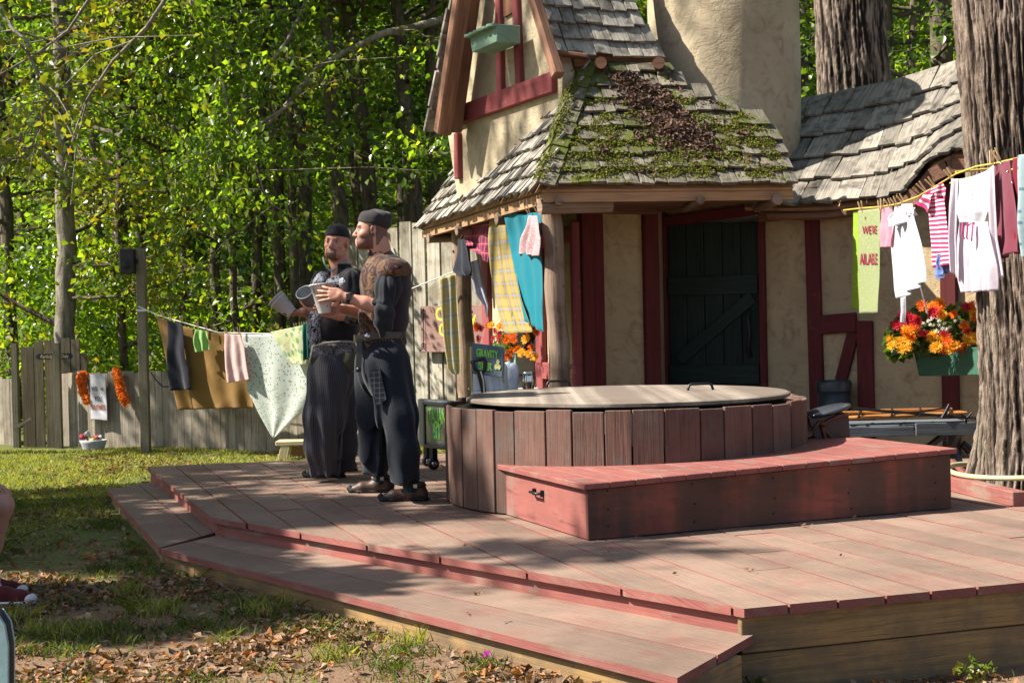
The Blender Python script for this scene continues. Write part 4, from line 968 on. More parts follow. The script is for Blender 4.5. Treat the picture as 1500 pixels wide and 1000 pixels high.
# the big oak at the right edge
oc = V((3.385, 9.15, 0)); oak = thing('oak_tree', (oc.x, oc.y, .1), 'huge oak with deeply ridged bark and flaring foot at the right edge of the stage', 'tree')
ph = [V((oc.x+.02, oc.y, -.1)), V((oc.x, oc.y, .4)), V((oc.x-.01, oc.y, .75)), V((oc.x-.03, oc.y, 1.3)), V((oc.x-.10, oc.y, 2.4)), V((oc.x-.20, oc.y, 3.8)), V((oc.x-.3, oc.y, 6)), V((oc.x-.2, oc.y, 9))]
def flare(a, z): 
    k = max(0, 1-(z-.25)/.75); return k*k*(.10+.07*math.sin(a*3+.6)+.05*math.sin(a*7))
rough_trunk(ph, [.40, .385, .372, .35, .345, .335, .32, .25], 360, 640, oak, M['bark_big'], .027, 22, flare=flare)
def oakcrown(z, s, dx, dy):
    o = bpy.data.objects.new('crown', CR[3][0]); COL.objects.link(o); o.parent = oak; o.location = (dx, dy, z); o.scale = (s, s, s*.6)
oakcrown(5.2, 1.4, 0, .5)
# ---- unseen trees added left of the frame to throw shade on stage and ground
def added_shade_tree(x, y, r, h, cz, rad, n, size, label, seed, mat=None, hole=.0):
    t = thing('added_shade_tree', (x, y, .1), label, 'tree', 'unseen trees added left of the stage for shade'); trunk([V((x, y, -.1)), V((x, y, .5)), V((x+.1, y, h*.4)), V((x, y+.1, h*.7)), V((x, y, h))], [r*1.3, r, r*.9, r*.6, r*.2], M['bark'], t)
    np.random.seed(seed); cl = np.random.normal(size=(60, 3)); cl /= np.linalg.norm(cl, axis=1)[:, None]; cl *= np.random.uniform(.35, 1, (60, 1))*np.array([rad, rad, (h-cz)*.5])[None]
    c = cl[np.random.randint(0, 60, n)]+np.random.normal(size=(n, 3))*rad*.13; c += np.array([0, 0, (h+cz)*.5])
    me = leaf_mesh('crown', c, np.random.uniform(.7, 1.3, n)*size, mat or M['leafA'], .4); o = bpy.data.objects.new('crown', me); COL.objects.link(o); o.parent = t
    return t

added_shade_tree(-8.6, 9.0, .14, 7.0, 4.2, 1.15, 12000, .14, 'shade-casting leafy tree added outside the left edge level with the stage corner', 31)
added_shade_tree(-7.0, 6.5, .12, 6.5, 4.5, .85, 8000, .13, 'shade-casting leafy tree added outside the left edge nearest the camera', 32)
added_shade_tree(-9.6, 10.7, .12, 9.0, 5.6, 1.3, 4200, .13, 'sparse shade-casting tree added outside the left edge behind the nearest ones', 33)
added_shade_tree(-9.2, 9.9, .12, 11.0, 8.2, 1.0, 1500, .13, 'tall sparse shade-casting tree added outside the left edge level with the tub', 34)
added_shade_tree(-9.7, 11.6, .14, 15.5, 12.2, 1.5, 800, .14, 'tallest shade-casting tree added outside the left edge', 35)
added_shade_tree(-9.4, 6.2, .10, 11.0, 9.6, .5, 500, .13, 'thin tall shade-casting tree added outside the left edge with a tiny crown', 36)
added_shade_tree(-8.9, 8.0, .12, 9.2, 6.2, 1.0, 5500, .13, 'middle-sized shade-casting tree added outside the left edge in front of the level one', 37)
added_shade_tree(-10.2, 15.4, .13, 9.5, 5.8, 1.5, 1900, .13, 'sparse shade-casting tree added left of the wooden gate, outside the frame', 38)
# ---------------------------------------------------------------- cloth
M['teal'] = cloth('teal_cloth', (.005, .19, .25), trans=.3); M['navyc'] = cloth('black_cloth', (.012, .013, .022), trans=.05)
M['brownc'] = cloth('ochre_brown_sheet', (.26, .15, .045), trans=.3); M['greenc'] = cloth('light_green_cloth', (.30, .50, .16), trans=.35)
M['pinkc'] = cloth('pale_pink_cloth', (.72, .52, .50), trans=.4); M['whitec'] = cloth('white_cloth', (.58, .58, .62), trans=.35)
M['whitepink'] = cloth('white_pink_cloth', (.60, .54, .60), trans=.35)
M['floral'] = dots('pale_sprigged_cotton', (.56, .60, .55), (.12, .22, .24), 34, .26, .35, (.34, .40, .16))
M['floralpink'] = dots('pink_sprigged_cotton', (.55, .34, .36), (.75, .62, .62), 60, .3, .3)
M['floralgreen'] = dots('green_sprigged_scarf', (.66, .66, .42), (.25, .42, .22), 16, .4, .35, (.5, .6, .25))
M['dgreen'] = cloth('bottle_green_cloth', (.01, .10, .08), trans=.2)
M['plaidm'] = plaid('magenta_check', (.35, .03, .09), (.06, .015, .06), (.60, .18, .16), 16)
M['plaidy'] = plaid('yellow_check', (.30, .20, .04), (.40, .31, .10), (.22, .27, .36), 9, .3)
M['plaidw'] = plaid('pale_yellow_check', (.62, .56, .38), (.58, .49, .20), (.35, .42, .48), 9, .4)
M['towelg'] = dots('green_tea_towel', (.30, .35, .16), (.42, .44, .26), 44, .28, .35)
M['towelp'] = dots('lime_tea_towel', (.28, .42, .02), (.50, .60, .12), 40, .2, .3)
M['stripe'] = stripes('red_white_stripe', (.72, .68, .72), (.50, .04, .14), 38, .55, 1, .3)
M['bluec'] = cloth('light_blue_trim', (.14, .20, .42)); M['maroon'] = cloth('plum_cloth', (.16, .035, .055), trans=.2)
M['redc'] = cloth('dark_red_cloth', (.20, .01, .025), trans=.25); M['aqua'] = dots('blue_grey_print', (.30, .40, .42), (.12, .2, .24), 30, .3)
M['ink'] = plain('red_marker', (.22, .01, .04), .8); M['inkb'] = plain('black_marker', (.01, .01, .01), .8); M['inko'] = plain('brown_red_marker', (.28, .06, .015), .8)
class Cloth:
    def __init__(s, rows, dl, dr, folds=4, amp=.02, phase=0.0, nu=48, nv=40, bulge=0.0, seed=0):
        s.rows = rows; s.dl, s.dr = dl, dr; s.folds = folds; s.amp = amp; s.ph = phase; s.nu, s.nv = nu, nv; s.seed = seed; s.bul = bulge
        a = P(rows[0][0], rows[0][1], dl(rows[0][0]) if callable(dl) else dl); b = P(rows[0][2], rows[0][3], dr(rows[0][2]) if callable(dr) else dr)
        t = V((b.x-a.x, b.y-a.y, 0)).normalized(); s.n = V((t.y, -t.x, 0)); s.a, s.b = a, b
        s.H = abs(P(rows[-1][0], rows[-1][1], a.y).z-a.z) or .3; s.Wd = (b-a).length
    def pt(s, u, v, off=0.0, flat=False):
        k = v*(len(s.rows)-1); i = min(int(k), len(s.rows)-2); f = k-i
        r = [s.rows[i][j]*(1-f)+s.rows[i+1][j]*f for j in range(4)]
        yy = r[1]+(r[3]-r[1])*u; 
        if len(s.rows[0]) > 4: yy += s.rows[0][4]*4*u*(1-u)*(1-v)
        q = RP(r[0]+(r[2]-r[0])*u, yy, s.a, s.n)
        wr = min(1.3, max(.1, (r[2]-r[0])/max(1, s.rows[0][2]-s.rows[0][0]))); am = s.amp*.62*(.25+1.0*v)*min(1, wr); d = am*math.sin(u*s.folds*6.283+s.ph+.9*math.sin(v*2.2+s.ph)+.5*noise.noise(V((u*3, v*2, s.seed))))+am*1.1*noise.noise(V((u*s.folds*1.7, v*2.4, s.seed+5)))+s.bul*math.sin(v*3.14)*math.sin(u*3.14)
        return q+s.n*(d+off)
    def build(s, name, mat, parent=None, edge=0.0):
        mb = MB(); vs = []; uv = []
        for j in range(s.nv+1):
            for i in range(s.nu+1):
                u = i/s.nu; v = j/s.nv; e = 0
                if edge and j == s.nv: e = edge*noise.noise(V((u*9, 0, s.seed)))
                vs.append(s.pt(u, v)+V((0, 0, e))); uv.append((u*s.Wd, (1-v)*s.H))
        w_ = s.nu+1
        mb.mesh(vs, [(j*w_+i, (j+1)*w_+i, (j+1)*w_+i+1, j*w_+i+1) for j in range(s.nv) for i in range(s.nu)], 0, True, uv)
        return mb.build(name, mat, parent, solid=.003)
def hang(name, label, cat, rows, dl, dr, mat, group=None, **k):
    c = Cloth(rows, dl, dr, **k); o = c.build(name, mat); tag(o, label, cat, group); return o, c
def rope(name, label, pts, r, mat, sag=0):
    mb = MB(); out = []
    for i in range(len(pts)-1):
        for k in range(6): t = k/6; q = V(pts[i]).lerp(V(pts[i+1]), t); q.z -= sag*4*t*(1-t); out.append(q)
    out.append(V(pts[-1])); mb.tube(out, r, 6); o = mb.build(name, mat); tag(o, label, 'clothesline'); return o
PEG = None
def peg(p, lean, group, label):
    global PEG
    if PEG is None:
        mb = MB(); 
        for s in (-1, 1): mb.beam(V((s*.006, 0, -.03)), V((s*.013, 0, .045)), .011, .008, up=(1, 0, 0))
        PEG = mb.build('clothes_peg', M['peg']); o = PEG
    else: o = PEG.copy(); COL.objects.link(o)
    o.location = p; o.rotation_euler = (0, lean, 0); tag(o, label, 'clothes peg', group)
# ---- left washing line
dl_ = lambda x: np.interp(x, [203, 460, 672], [15.35, 14.45, 14.15])
LN = [P(x, y, dl_(x)) for x, y in ((203, 449), (235, 463), (320, 487), (400, 489), (455, 478), (530, 452), (600, 424), (657, 401), (672, 397))]
rope('washing_line', 'thin white washing line running from the wooden pole to the far porch post', LN, .006, M['rope'])
hang('sheet', 'big ochre-brown sheet hanging over the low fence', 'sheet', [(229, 463, 360, 489, 8), (240, 510, 366, 530), (252, 560, 372, 565), (262, 600, 374, 597)], 15.2, 14.78, M['brownc'], folds=4, amp=.035, seed=1)
hang('sheet', 'pale cotton sheet with tiny green sprigs hanging by one corner almost to the ground', 'sheet', [(354, 489, 462, 478, 5), (358, 525, 466, 520), (362, 570, 464, 575), (380, 606, 440, 606), (399, 641, 402, 641)], 14.75, 14.4, M['floral'], folds=2.5, amp=.03, seed=2)
hang('dress', 'black sleeveless dress with gathered skirt on the washing line', 'dress', [(245, 468, 268, 476), (246, 490, 270, 500), (245, 522, 272, 524), (246, 545, 277, 540), (250, 572, 281, 570)], 15.05, 14.97, M['navyc'], folds=1.3, amp=.03, seed=3)
hang('cloth', 'small bright green top hanging on the brown sheet', 'cloth', [(286, 482, 303, 485), (284, 496, 306, 497), (287, 516, 308, 512)], 14.9, 14.85, M['greenc'], folds=2, amp=.03, seed=4)
hang('nightgown', 'pale pink gathered nightgown between brown and sprigged sheets', 'nightgown', [(329, 489, 352, 490), (329, 505, 358, 505), (331, 540, 362, 535), (334, 561, 366, 556)], 14.75, 14.68, M['pinkc'], folds=2.2, amp=.022, seed=5)
hang('headscarf', 'yellow and green sprigged scarf hung as a triangle beside the men', 'scarf', [(397, 486, 446, 476), (408, 502, 448, 500), (420, 524, 449, 520), (430, 533, 448, 534)], 14.5, 14.35, M['floralgreen'], folds=1.5, amp=.02, seed=6)
hang('cloth', 'dark green cloth hanging right behind the man in the bandana', 'cloth', [(443, 474, 458, 471), (444, 500, 458, 500), (445, 528, 457, 522)], 14.35, 14.3, M['dgreen'], folds=2, amp=.03, seed=7)
for i, px in enumerate((238, 249, 266, 289, 301, 331, 350, 398, 433, 441, 449)):
    y = np.interp(px, [203, 235, 320, 400, 455], [449, 463, 487, 489, 478]); peg(P(px, y-3, dl_(px)-.12), random.uniform(-.5, -.1), 'pegs on the left washing line', 'small wooden peg holding washing on the left line')
# ---- yellow check towel near the far post and blue-white cloth behind it
hang('tea_towel', 'pale yellow checked towel hanging left of the far porch post', 'towel', [(644, 407, 668, 399), (646, 450, 671, 445), (650, 500, 674, 500), (656, 540, 675, 540), (664, 548, 672, 548)], 14.05, 14.05, M['plaidw'], folds=2, amp=.02, seed=8)
hang('cloth', 'white and lilac cloth slung behind the far porch post', 'cloth', [(688, 384, 700, 380), (691, 410, 706, 402), (696, 430, 712, 425), (709, 448, 716, 446), (712, 465, 714, 462)], 14.9, 14.9, cloth('lilac_cloth', (.48, .50, .66)), folds=1.5, amp=.03, seed=9)
# ---- porch line
def dpo(px): return 1/np.interp(px, [672, 810], [1/14.1, 1/10.82])
PL = [P(px, y, dpo(px)) for px, y in ((672, 351), (690, 330), (715, 315), (740, 308), (770, 305), (800, 300), (816, 292))]
rope('washing_line', 'short yellow cord strung between the two log posts of the porch', PL, .005, M['yrope'])
hang('cloth', 'small black cloth hanging on the far porch post', 'cloth', [(671, 351, 681, 350), (669, 375, 687, 372), (667, 398, 692, 395), (672, 404, 690, 404)], dpo(672)-.35, dpo(680)-.3, M['navyc'], folds=2, amp=.03, seed=10)
hang('skirt', 'magenta checked cloth bunched under the porch eave', 'skirt', [(693, 322, 720, 316), (686, 335, 717, 332), (679, 352, 716, 350), (684, 362, 715, 364), (700, 368, 714, 385)], dpo(693), dpo(718), M['plaidm'], folds=1.5, amp=.04, seed=11)
hang('blanket', 'long yellow checked cloth hanging slantwise from the porch', 'blanket', [(718, 314, 742, 308), (716, 350, 746, 345), (720, 400, 758, 395), (728, 440, 768, 440), (742, 489, 782, 486)], dpo(720)-.1, dpo(745)-.1, M['plaidy'], folds=2, amp=.03, seed=12)
hang('cloth', 'bright teal cloth hanging beside the near log post', 'cloth', [(737, 306, 793, 307, 7), (744, 340, 794, 345), (753, 385, 795, 390), (762, 430, 796, 440), (770, 470, 797, 488)], dpo(740)-.2, dpo(793)-.1, M['teal'], folds=3, amp=.03, seed=13)
hang('dress', 'tiny pink dress pegged in front of the teal cloth', 'dress', [(774, 316, 787, 316), (772, 330, 788, 330), (766, 350, 790, 350), (761, 372, 789, 375)], dpo(770)-.35, dpo(790)-.3, M['floralpink'], folds=2.5, amp=.025, seed=14)
for px, y in ((773, 308), (785, 305), (700, 322), (746, 309)): peg(P(px, y, dpo(px)-.3), -.4, 'pegs on the porch line', 'wooden peg on the porch line between the log posts')
# ---- right washing line
def dr_(px): return np.interp(px, [1236, 1300, 1345, 1400, 1450, 1520], [11.2, 10.2, 9.5, 8.75, 8.3, 7.8])
RL = [P(x, y, dr_(x)) for x, y in ((1236, 308), (1262, 305), (1290, 303), (1315, 299), (1345, 288), (1372, 272), (1400, 255), (1430, 244), (1460, 239), (1490, 232), (1530, 224))]
rope('washing_line', 'yellow cord with washing strung past the big oak on the right', RL, .006, M['yrope'])
mb = MB(); lp_ = []
for i in range(24):
    a = i/24*6.283; lp_.append(V((oc.x-.12+math.cos(a)*.43, oc.y+math.sin(a)*.43, P(1420, 242, 8.7).z+.06*math.cos(a))))
mb.tube(lp_+[lp_[0], P(1400, 252, 8.74)], .007, 6); tag(mb.build('cord_loop', M['yrope']), 'yellow cord looped round the oak trunk', 'cord')
tw, tc_ = hang('tea_towel', "pale green tea towel lettered WE'RE AVAILABLE, first on the right line", 'towel', [(1257, 309, 1290, 305), (1258, 350, 1290, 350), (1259, 410, 1289, 410), (1260, 459, 1287, 458)], lambda x: dr_(x), lambda x: dr_(x), M['towelg'], folds=1.2, amp=.012, seed=20)
hang('tea_towel', 'lime dotted cloth folded behind the lettered tea towel', 'towel', [(1250, 309, 1260, 309), (1250, 350, 1262, 350), (1249, 410, 1263, 410), (1248, 452, 1262, 455)], lambda x: dr_(x)+.06, lambda x: dr_(x)+.06, M['towelp'], folds=1, amp=.01, seed=21)
def on_cloth(mb, c, txt, u0, v0, size, bold=0, sx=1, off=.008, rot=0, sy=1.0, wu=None):
    vs, fs = text_mesh(txt, size, 0, bold)
    if wu: sx = wu*c.Wd/(max(v.x for v in vs)-min(v.x for v in vs))
    mb.mesh([c.pt(u0+v.x*sx/c.Wd, v0-(v.y*sy+v.x*rot)/c.H, off) for v in vs], fs)
mb = MB(); on_cloth(mb, tc_, "WE'RE", .56, .235, .066, .001, .56, sy=1.5, wu=.66); on_cloth(mb, tc_, "AILABLE", .52, .50, .058, .001, .50, sy=1.7, wu=.80); on_cloth(mb, tc_, "'", .35, .12, .08, .004)
mb.build('lettering', M['ink'], tw)
def garm(name, label, cat): return thing(name, (0, 0, 0), label, cat)
# small pink dress and white romper
hang('dress', 'small sheer pink top behind the white romper', 'top', [(1291, 306, 1306, 302), (1291, 330, 1310, 330), (1292, 362, 1308, 362)], lambda x: dr_(x), lambda x: dr_(x), cloth('rose_cloth', (.62, .30, .38), trans=.4), folds=2, amp=.02, seed=22)
g = garm('dress', 'white ruffled baby dress with dangling ribbons on the right line', 'dress'); g.location = P(1325, 300, 9.9)
Cloth([(1311, 300, 1336, 298), (1308, 325, 1338, 322), (1308, 360, 1345, 355), (1312, 400, 1352, 398), (1318, 438, 1356, 412)], dr_(1308), dr_(1340), folds=2.5, amp=.035, seed=23).build('skirt', M['whitec'], g)
Cloth([(1304, 314, 1322, 302), (1302, 322, 1326, 312), (1306, 332, 1328, 325)], dr_(1308)-.08, dr_(1325)-.08, folds=3.5, amp=.03, seed=24).build('ruffle', M['whitec'], g)
Cloth([(1322, 303, 1341, 304), (1322, 315, 1340, 316)], dr_(1318)-.08, dr_(1340)-.08, folds=3, amp=.03, seed=25).build('ruffle', M['whitec'], g)
Cloth([(1319, 436, 1327, 434), (1320, 455, 1327, 454), (1319, 472, 1326, 473)], 9.85, 9.83, folds=.5, amp=.01, seed=26).build('ribbon', M['whitec'], g)
Cloth([(1342, 400, 1345, 400), (1350, 430, 1352, 430), (1358, 460, 1360, 460)], 9.5, 9.5, folds=.5, amp=.005, seed=27).build('ribbon', M['whitec'], g)
# striped romper
g = garm('romper', 'red and white striped baby romper with blue cuffs', 'romper'); g.location = P(1370, 280, 9.1)
dd1 = dr_(1370)
Cloth([(1357, 280, 1381, 270), (1360, 300, 1382, 296), (1363, 330, 1385, 328), (1366, 360, 1388, 360), (1368, 392, 1391, 388)], dd1+.1, dd1-.1, folds=1.6, amp=.02, seed=28).build('body', M['stripe'], g)
Cloth([(1355, 283, 1363, 276), (1350, 290, 1364, 300), (1345, 298, 1360, 312)], dd1+.05, dd1, folds=1, amp=.02, seed=29).build('sleeve', M['stripe'], g)
Cloth([(1373, 270, 1381, 268), (1372, 280, 1386, 276), (1371, 290, 1385, 292)], dd1-.14, dd1-.16, folds=1, amp=.02, seed=30).build('sleeve', M['stripe'], g)
Cloth([(1369, 392, 1380, 390), (1370, 402, 1384, 398), (1374, 410, 1385, 404)], dd1, dd1-.05, folds=1, amp=.015, seed=31).build('cuff', M['bluec'], g)
Cloth([(1381, 389, 1391, 387), (1382, 401, 1392, 400)], dd1-.03, dd1-.1, folds=1, amp=.015, seed=32).build('cuff', M['bluec'], g)
Cloth([(1373, 372, 1378, 372), (1371, 385, 1377, 386), (1374, 394, 1379, 396)], dd1-.06, dd1-.08, folds=1, amp=.01, seed=33).build('bow', M['bluec'], g)
# big white dress
g = garm('dress', 'long-sleeved white dress with pink drawstring hanging before the oak', 'dress'); g.location = P(1425, 250, 8.4)
d1, d2 = 8.55, 8.2
Cloth([(1397, 262, 1456, 242, 6), (1400, 285, 1456, 278), (1405, 310, 1452, 308), (1407, 326, 1446, 326)], d1, d2, folds=2.2, amp=.03, seed=34, nu=70).build('bodice', M['whitec'], g)
Cloth([(1406, 325, 1447, 325), (1404, 350, 1452, 350), (1405, 390, 1457, 390), (1409, 429, 1458, 425)], d1, d2, folds=5.5, amp=.028, seed=35, nu=90).build('skirt', M['whitepink'], g, edge=.01)
Cloth([(1394, 262, 1404, 262), (1391, 300, 1404, 305), (1391, 350, 1402, 350), (1393, 398, 1405, 407)], d1-.02, d1-.05, folds=1.2, amp=.025, seed=36).build('sleeve', M['whitepink'], g)
Cloth([(1448, 248, 1457, 243), (1449, 300, 1460, 300), (1452, 350, 1464, 350), (1458, 408, 1474, 405)], d2, d2-.04, folds=1.2, amp=.025, seed=37).build('sleeve', M['whitepink'], g)
mb = MB(); c = P(1417, 331, 8.33)
for k in range(3):
    mb.tube([c+V((0, 0, 0)), c+V((.03*(k-1), -.01, .02)), c+V((.028*(k-1)-.01, -.015, -.05-.02*k)), c+V((.02*(k-1), -.01, -.075))], .0045, 6)
mb.build('drawstring', cloth('hot_pink_cord', (.65, .05, .22)), g)
mb = MB()
for z in range(4): q = P(1424, 285+8*z, 8.36); mb.lathe(q, [(0, .002), (.0035, .001), (.0035, 0)], 8, ax=(0, -1, 0))
mb.build('buttons', M['inkb'], g)
g = garm('skirt', 'plum brown knitted skirt with snap buttons right of the white dress', 'skirt'); g.location = P(1470, 240, 8.1)
Cloth([(1456, 240, 1478, 235), (1456, 290, 1484, 285), (1457, 340, 1489, 335), (1458, 383, 1490, 367)], 8.3, 8.0, folds=1.8, amp=.03, seed=38).build('panel', M['maroon'], g)
for (x, y) in ((1467, 240), (1476, 252), (1483, 268)):
    mb = MB(); mb.lathe(P(x, y, 7.93), [(0, .004), (.007, .003), (.007, 0)], 10, ax=(0, -1, 0)); mb.build('snap_button', M['steel'], g)
hang('cloth', 'dark red cloth at the right end of the line', 'cloth', [(1484, 233, 1492, 230), (1486, 300, 1494, 300), (1488, 372, 1496, 372)], 8.0, 7.9, M['redc'], folds=1, amp=.02, seed=39)
hang('cloth', 'blue-grey printed garment cut off by the right edge of the photo', 'cloth', [(1491, 228, 1520, 222), (1494, 300, 1525, 300), (1498, 378, 1530, 376)], 7.85, 7.7, M['aqua'], folds=2, amp=.03, seed=40)
for px, y, l in ((1261, 303, -.2), (1289, 302, 0), (1292, 300, .1), (1303, 300, -.5), (1311, 297, -.5), (1321, 293, -.6), (1351, 275, -.7), (1364, 269, -.7), (1391, 256, -.6), (1453, 232, .05), (1460, 228, -.45)):
    peg(P(px, y, dr_(px)-.05), l, 'pegs on the right washing line', 'wooden peg holding washing on the line by the oak')
# ---------------------------------------------------------------- banner towel, garlands, laundry basket on the low fence
FY = 16.42
o, c = hang('hand_towel', 'white hand towel lettered in black and brown, pinned to the low fence', 'towel', [(131, 549, 154, 549), (132, 580, 156, 580), (134, 614, 158, 616)], 16.5, 16.38, M['whitec'], folds=1.2, amp=.006, seed=50)
mb = MB(); on_cloth(mb, c, 'WE', .30, .33, .075, .001, wu=.36); on_cloth(mb, c, 'YOU,', .52, .56, .072, .001, wu=.52); mb.build('lettering', M['inkb'], o)
mb = MB(); on_cloth(mb, c, 'NUTMEG', .50, .74, .064, .001, .62, sy=1.2, wu=.84); mb.build('lettering', M['inko'], o)
mb = MB(); hp_ = []
for i in range(24):
    a = i/24*6.283; hp_.append((16*math.sin(a)**3, 13*math.cos(a)-5*math.cos(2*a)-2*math.cos(3*a)-math.cos(4*a)))
mb.face([c.pt(.76+x*.0013/c.Wd, .33-y*.0013/c.H, .007) for x, y in hp_]); mb.build('heart', M['inko'], o)
ORG = leafmat('orange_feather', [(.75, .20, .03), (.85, .30, .05), (.60, .13, .02), (.9, .42, .14)], .3, .7, .1)
def boa(pts, label, r=.055):
    mb = MB(); n = 60; P_ = []
    for i in range(1500):
        t = random.random()*(len(pts)-1); j = min(int(t), len(pts)-2); q = V(pts[j]).lerp(V(pts[j+1]), t-j); d_ = V((random.gauss(0, 1), random.gauss(0, 1), random.gauss(0, 1))).normalized(); P_.append(q+d_*r*random.uniform(.2, 1.05))
    me = leaf_mesh('feather_garland', np.array(P_), np.random.uniform(.7, 1.3, len(P_))*.035, ORG, 0); o = bpy.data.objects.new('feather_garland', me); COL.objects.link(o); tag(o, label, 'garland'); return o
boa([P(121, 547, 16.58), P(118, 560, 16.55), P(123, 575, 16.55), P(129, 588, 16.52)], 'fluffy orange feather garland hanging left of the lettered hand towel')
boa([P(170, 543, 16.3), P(174, 560, 16.26), P(179, 578, 16.24), P(184, 589, 16.2)], 'fluffy orange feather garland hanging right of the lettered hand towel')
bk_ = G(137, 656, .15); bk_.z = gz(bk_.x, bk_.y); bs_ = thing('laundry_basket', bk_, 'small oval grey basket of washing on the grass below the towel', 'basket')
mb = MB(); prof = [(.115, 0), (.13, .04), (.145, .08), (.155, .11), (.148, .112), (.135, .08), (.11, .012), (0, .01)]; mb.lathe(bk_, prof, 30)
o = mb.build('basket', plain('grey_wicker', (.38, .38, .40), .7, bump=.6, scale=30), bs_)
for v in o.data.vertices: v.co.y = bk_.y+(v.co.y-bk_.y)*.7
cols = [(.6, .08, .1), (.7, .7, .72), (.65, .45, .3), (.25, .45, .6), (.6, .6, .2), (.1, .25, .1)]
for k in range(9):
    mb = MB(); q = bk_+V((random.uniform(-.09, .09), random.uniform(-.05, .05), .10+random.uniform(0, .03)))
    if k < 2: q = bk_+V((-.11+.04*k, 0, .15+.03*k))
    vs = []; 
    mb.lathe(q, [(0, .035), (.022, .03), (.038, .008), (.035, -.015), (0, -.02)], 9); o = mb.build('garment', cloth('washing', cols[k % 6]), bs_)
    for v in o.data.vertices: v.co += V((noise.noise(v.co*30), noise.noise(v.co*31), noise.noise(v.co*29)))*.03
# black cable on fence
mb = MB(); mb.tube([P(221, 546, 15.95), P(228, 556, 15.9), P(238, 566, 15.9), P(250, 566, 15.9)], .008, 6); tag(mb.build('cable', M['black']), 'thin black cable sagging on the low fence right of the pole', 'cable')
# ---------------------------------------------------------------- small bench on the grass
q = G(432, 673, gz(-2, 14)); bd = thing('step_bench', q, 'small pale wooden bench standing on the grass behind the stage', 'bench')
d_ = q.y; zt = P(432, 645, d_).z; x0 = P(405, 645, d_).x; x1 = P(472, 645, d_).x
mb = MB(); mb.beam((x0, d_+.05, zt-.02), (x1, d_+.05, zt-.02), .26, .04); mb.build('seat', M['benchw'], bd, bevel=.004)
zb0 = gz(x0, d_)
for (xa, xb) in ((x0+.10, x0+.06), (x1-.10, x1-.05)):
    for dy in (-.06, .12):
        mb = MB(); mb.beam((xb, d_+dy+.0, zb0-.02), (xa, d_+dy, zt-.042), .035, .09, up=(1, 0, 0)); mb.build('leg', M['benchw'], bd, bevel=.003)
mb = MB(); mb.beam((x0+.14, d_+.12, zt-.12), (x1-.14, d_+.12, zt-.12), .02, .1); mb.build('brace', M['orangew'], bd)
# ---------------------------------------------------------------- sign on the tall fence
q0 = P(618, 445, 14.75); q1 = P(716, 446, 14.72); 
sb = thing('signboard', P(665, 480, 15.3), 'brown signboard with black arrows and yellow letters on the tall fence', 'sign')
mb = MB(); a = P(617, 482, 15.7); b = P(714, 481, 15.12); mb.beam(a, b, .02, .50); mb.build('board', M['brownsign'], sb, bevel=.003)
YP = plain('yellow_paint', (.62, .58, .05)); ux = (b-a).normalized(); off = V((-.008, -.016, 0))
mb = MB()
for (tx_, x_, y_, s_) in (('C', 645, 461, .2), ('y', 694, 466, .2), ('C', 650, 484, .2), ('o', 664, 461, .17), ('d', 682, 461, .17)):
    if tx_ in 'od': continue
    text_on(mb, tx_, s_, P(x_, y_, np.interp(x_, [617, 714], [15.7, 15.12])), ux, (0, 0, 1), off=off, bold=.004, sx=.9)
mb.build('lettering', YP, sb)
mb = MB()
for (x_, up) in ((621.5, 1), (628.5, -1)):
    p0 = P(x_, 452, 15.66)+off; p1 = P(x_, 509, 15.66)+off; mb.beam(p0, p1, .008, .004, up=(0, 1, 0))
    for (pp, sg) in ((p0, 1), (p1, -1)):
        head = (up == sg)
        if head: mb.beam(pp, pp+V((.025, 0, -sg*.05)), .008, .004, up=(0, 1, 0)); mb.beam(pp, pp+V((-.025, 0, -sg*.05)), .008, .004, up=(0, 1, 0))
        else:
            for k in range(3):
                r_ = pp+V((0, 0, -sg*.025*k)); mb.beam(r_, r_+V((.028, 0, sg*.03)), .009, .004, up=(0, 1, 0)); mb.beam(r_, r_+V((-.028, 0, sg*.03)), .009, .004, up=(0, 1, 0))
mb.build('arrow', M['inkb'], sb)
# ---------------------------------------------------------------- rolling sign cart
ct = thing('rolling_cart', G(633, 676, DZ), 'grey sheet-metal box on castors lettered in green beside the round tub', 'cart')
d_ = 11.3; cA = P(613, 660, d_+.1); cBt = P(631, 590, d_-.25)
fl = P(620, 585, 11.05); fr = P(657, 592, 10.75); bl_ = P(611.5, 583, 11.3)
zt = P(631, 585, 11.05).z; zb_ = P(631, 655, 11.05).z
fl.z = fr.z = bl_.z = 0; fd = (fr-fl); fr = fl+fd*1.5; br_ = fr+(bl_-fl)
GM = plain('grey_sheet_metal', (.13, .14, .155), .45, .5, .5); GD = plain('olive_panel', (.17, .17, .10), .6)
mb = MB(); mb.hexa([vz(p, zb_) for p in (fl, fr, br_, bl_)]+[vz(p, zt) for p in (fl, fr, br_, bl_)], 0); mb.build('body', GM, ct, bevel=.01)
fn_ = V((fd.y, -fd.x, 0)).normalized(); fdn = fd.normalized(); Lf = fd.length*1.5
def cf(u, v, o=.0): return vz(fl+fdn*u*Lf+fn_*o, zb_+(zt-zb_)*v)
mb = MB(); mb.hexa([cf(.08, .12, .001), cf(.66, .12, .001), cf(.66, .12, .006), cf(.08, .12, .006), cf(.08, .86, .001), cf(.66, .86, .001), cf(.66, .86, .006), cf(.08, .86, .006)]); mb.build('panel', GD, ct)
mb = MB()
for (p, q) in (((.04, .06), (.04, .94)), ((.72, .06), (.72, .94)), ((.04, .94), (.72, .94)), ((.04, .06), (.72, .06))): mb.beam(cf(*p, .006), cf(*q, .006), .018, .018, up=fn_)
mb.build('rim', plain('dark_trim', (.03, .035, .04), .4, .5), ct)
GL = dots('green_tape_letters', (.20, .50, .06), (.04, .38, .16), 30, .4, 0.0)
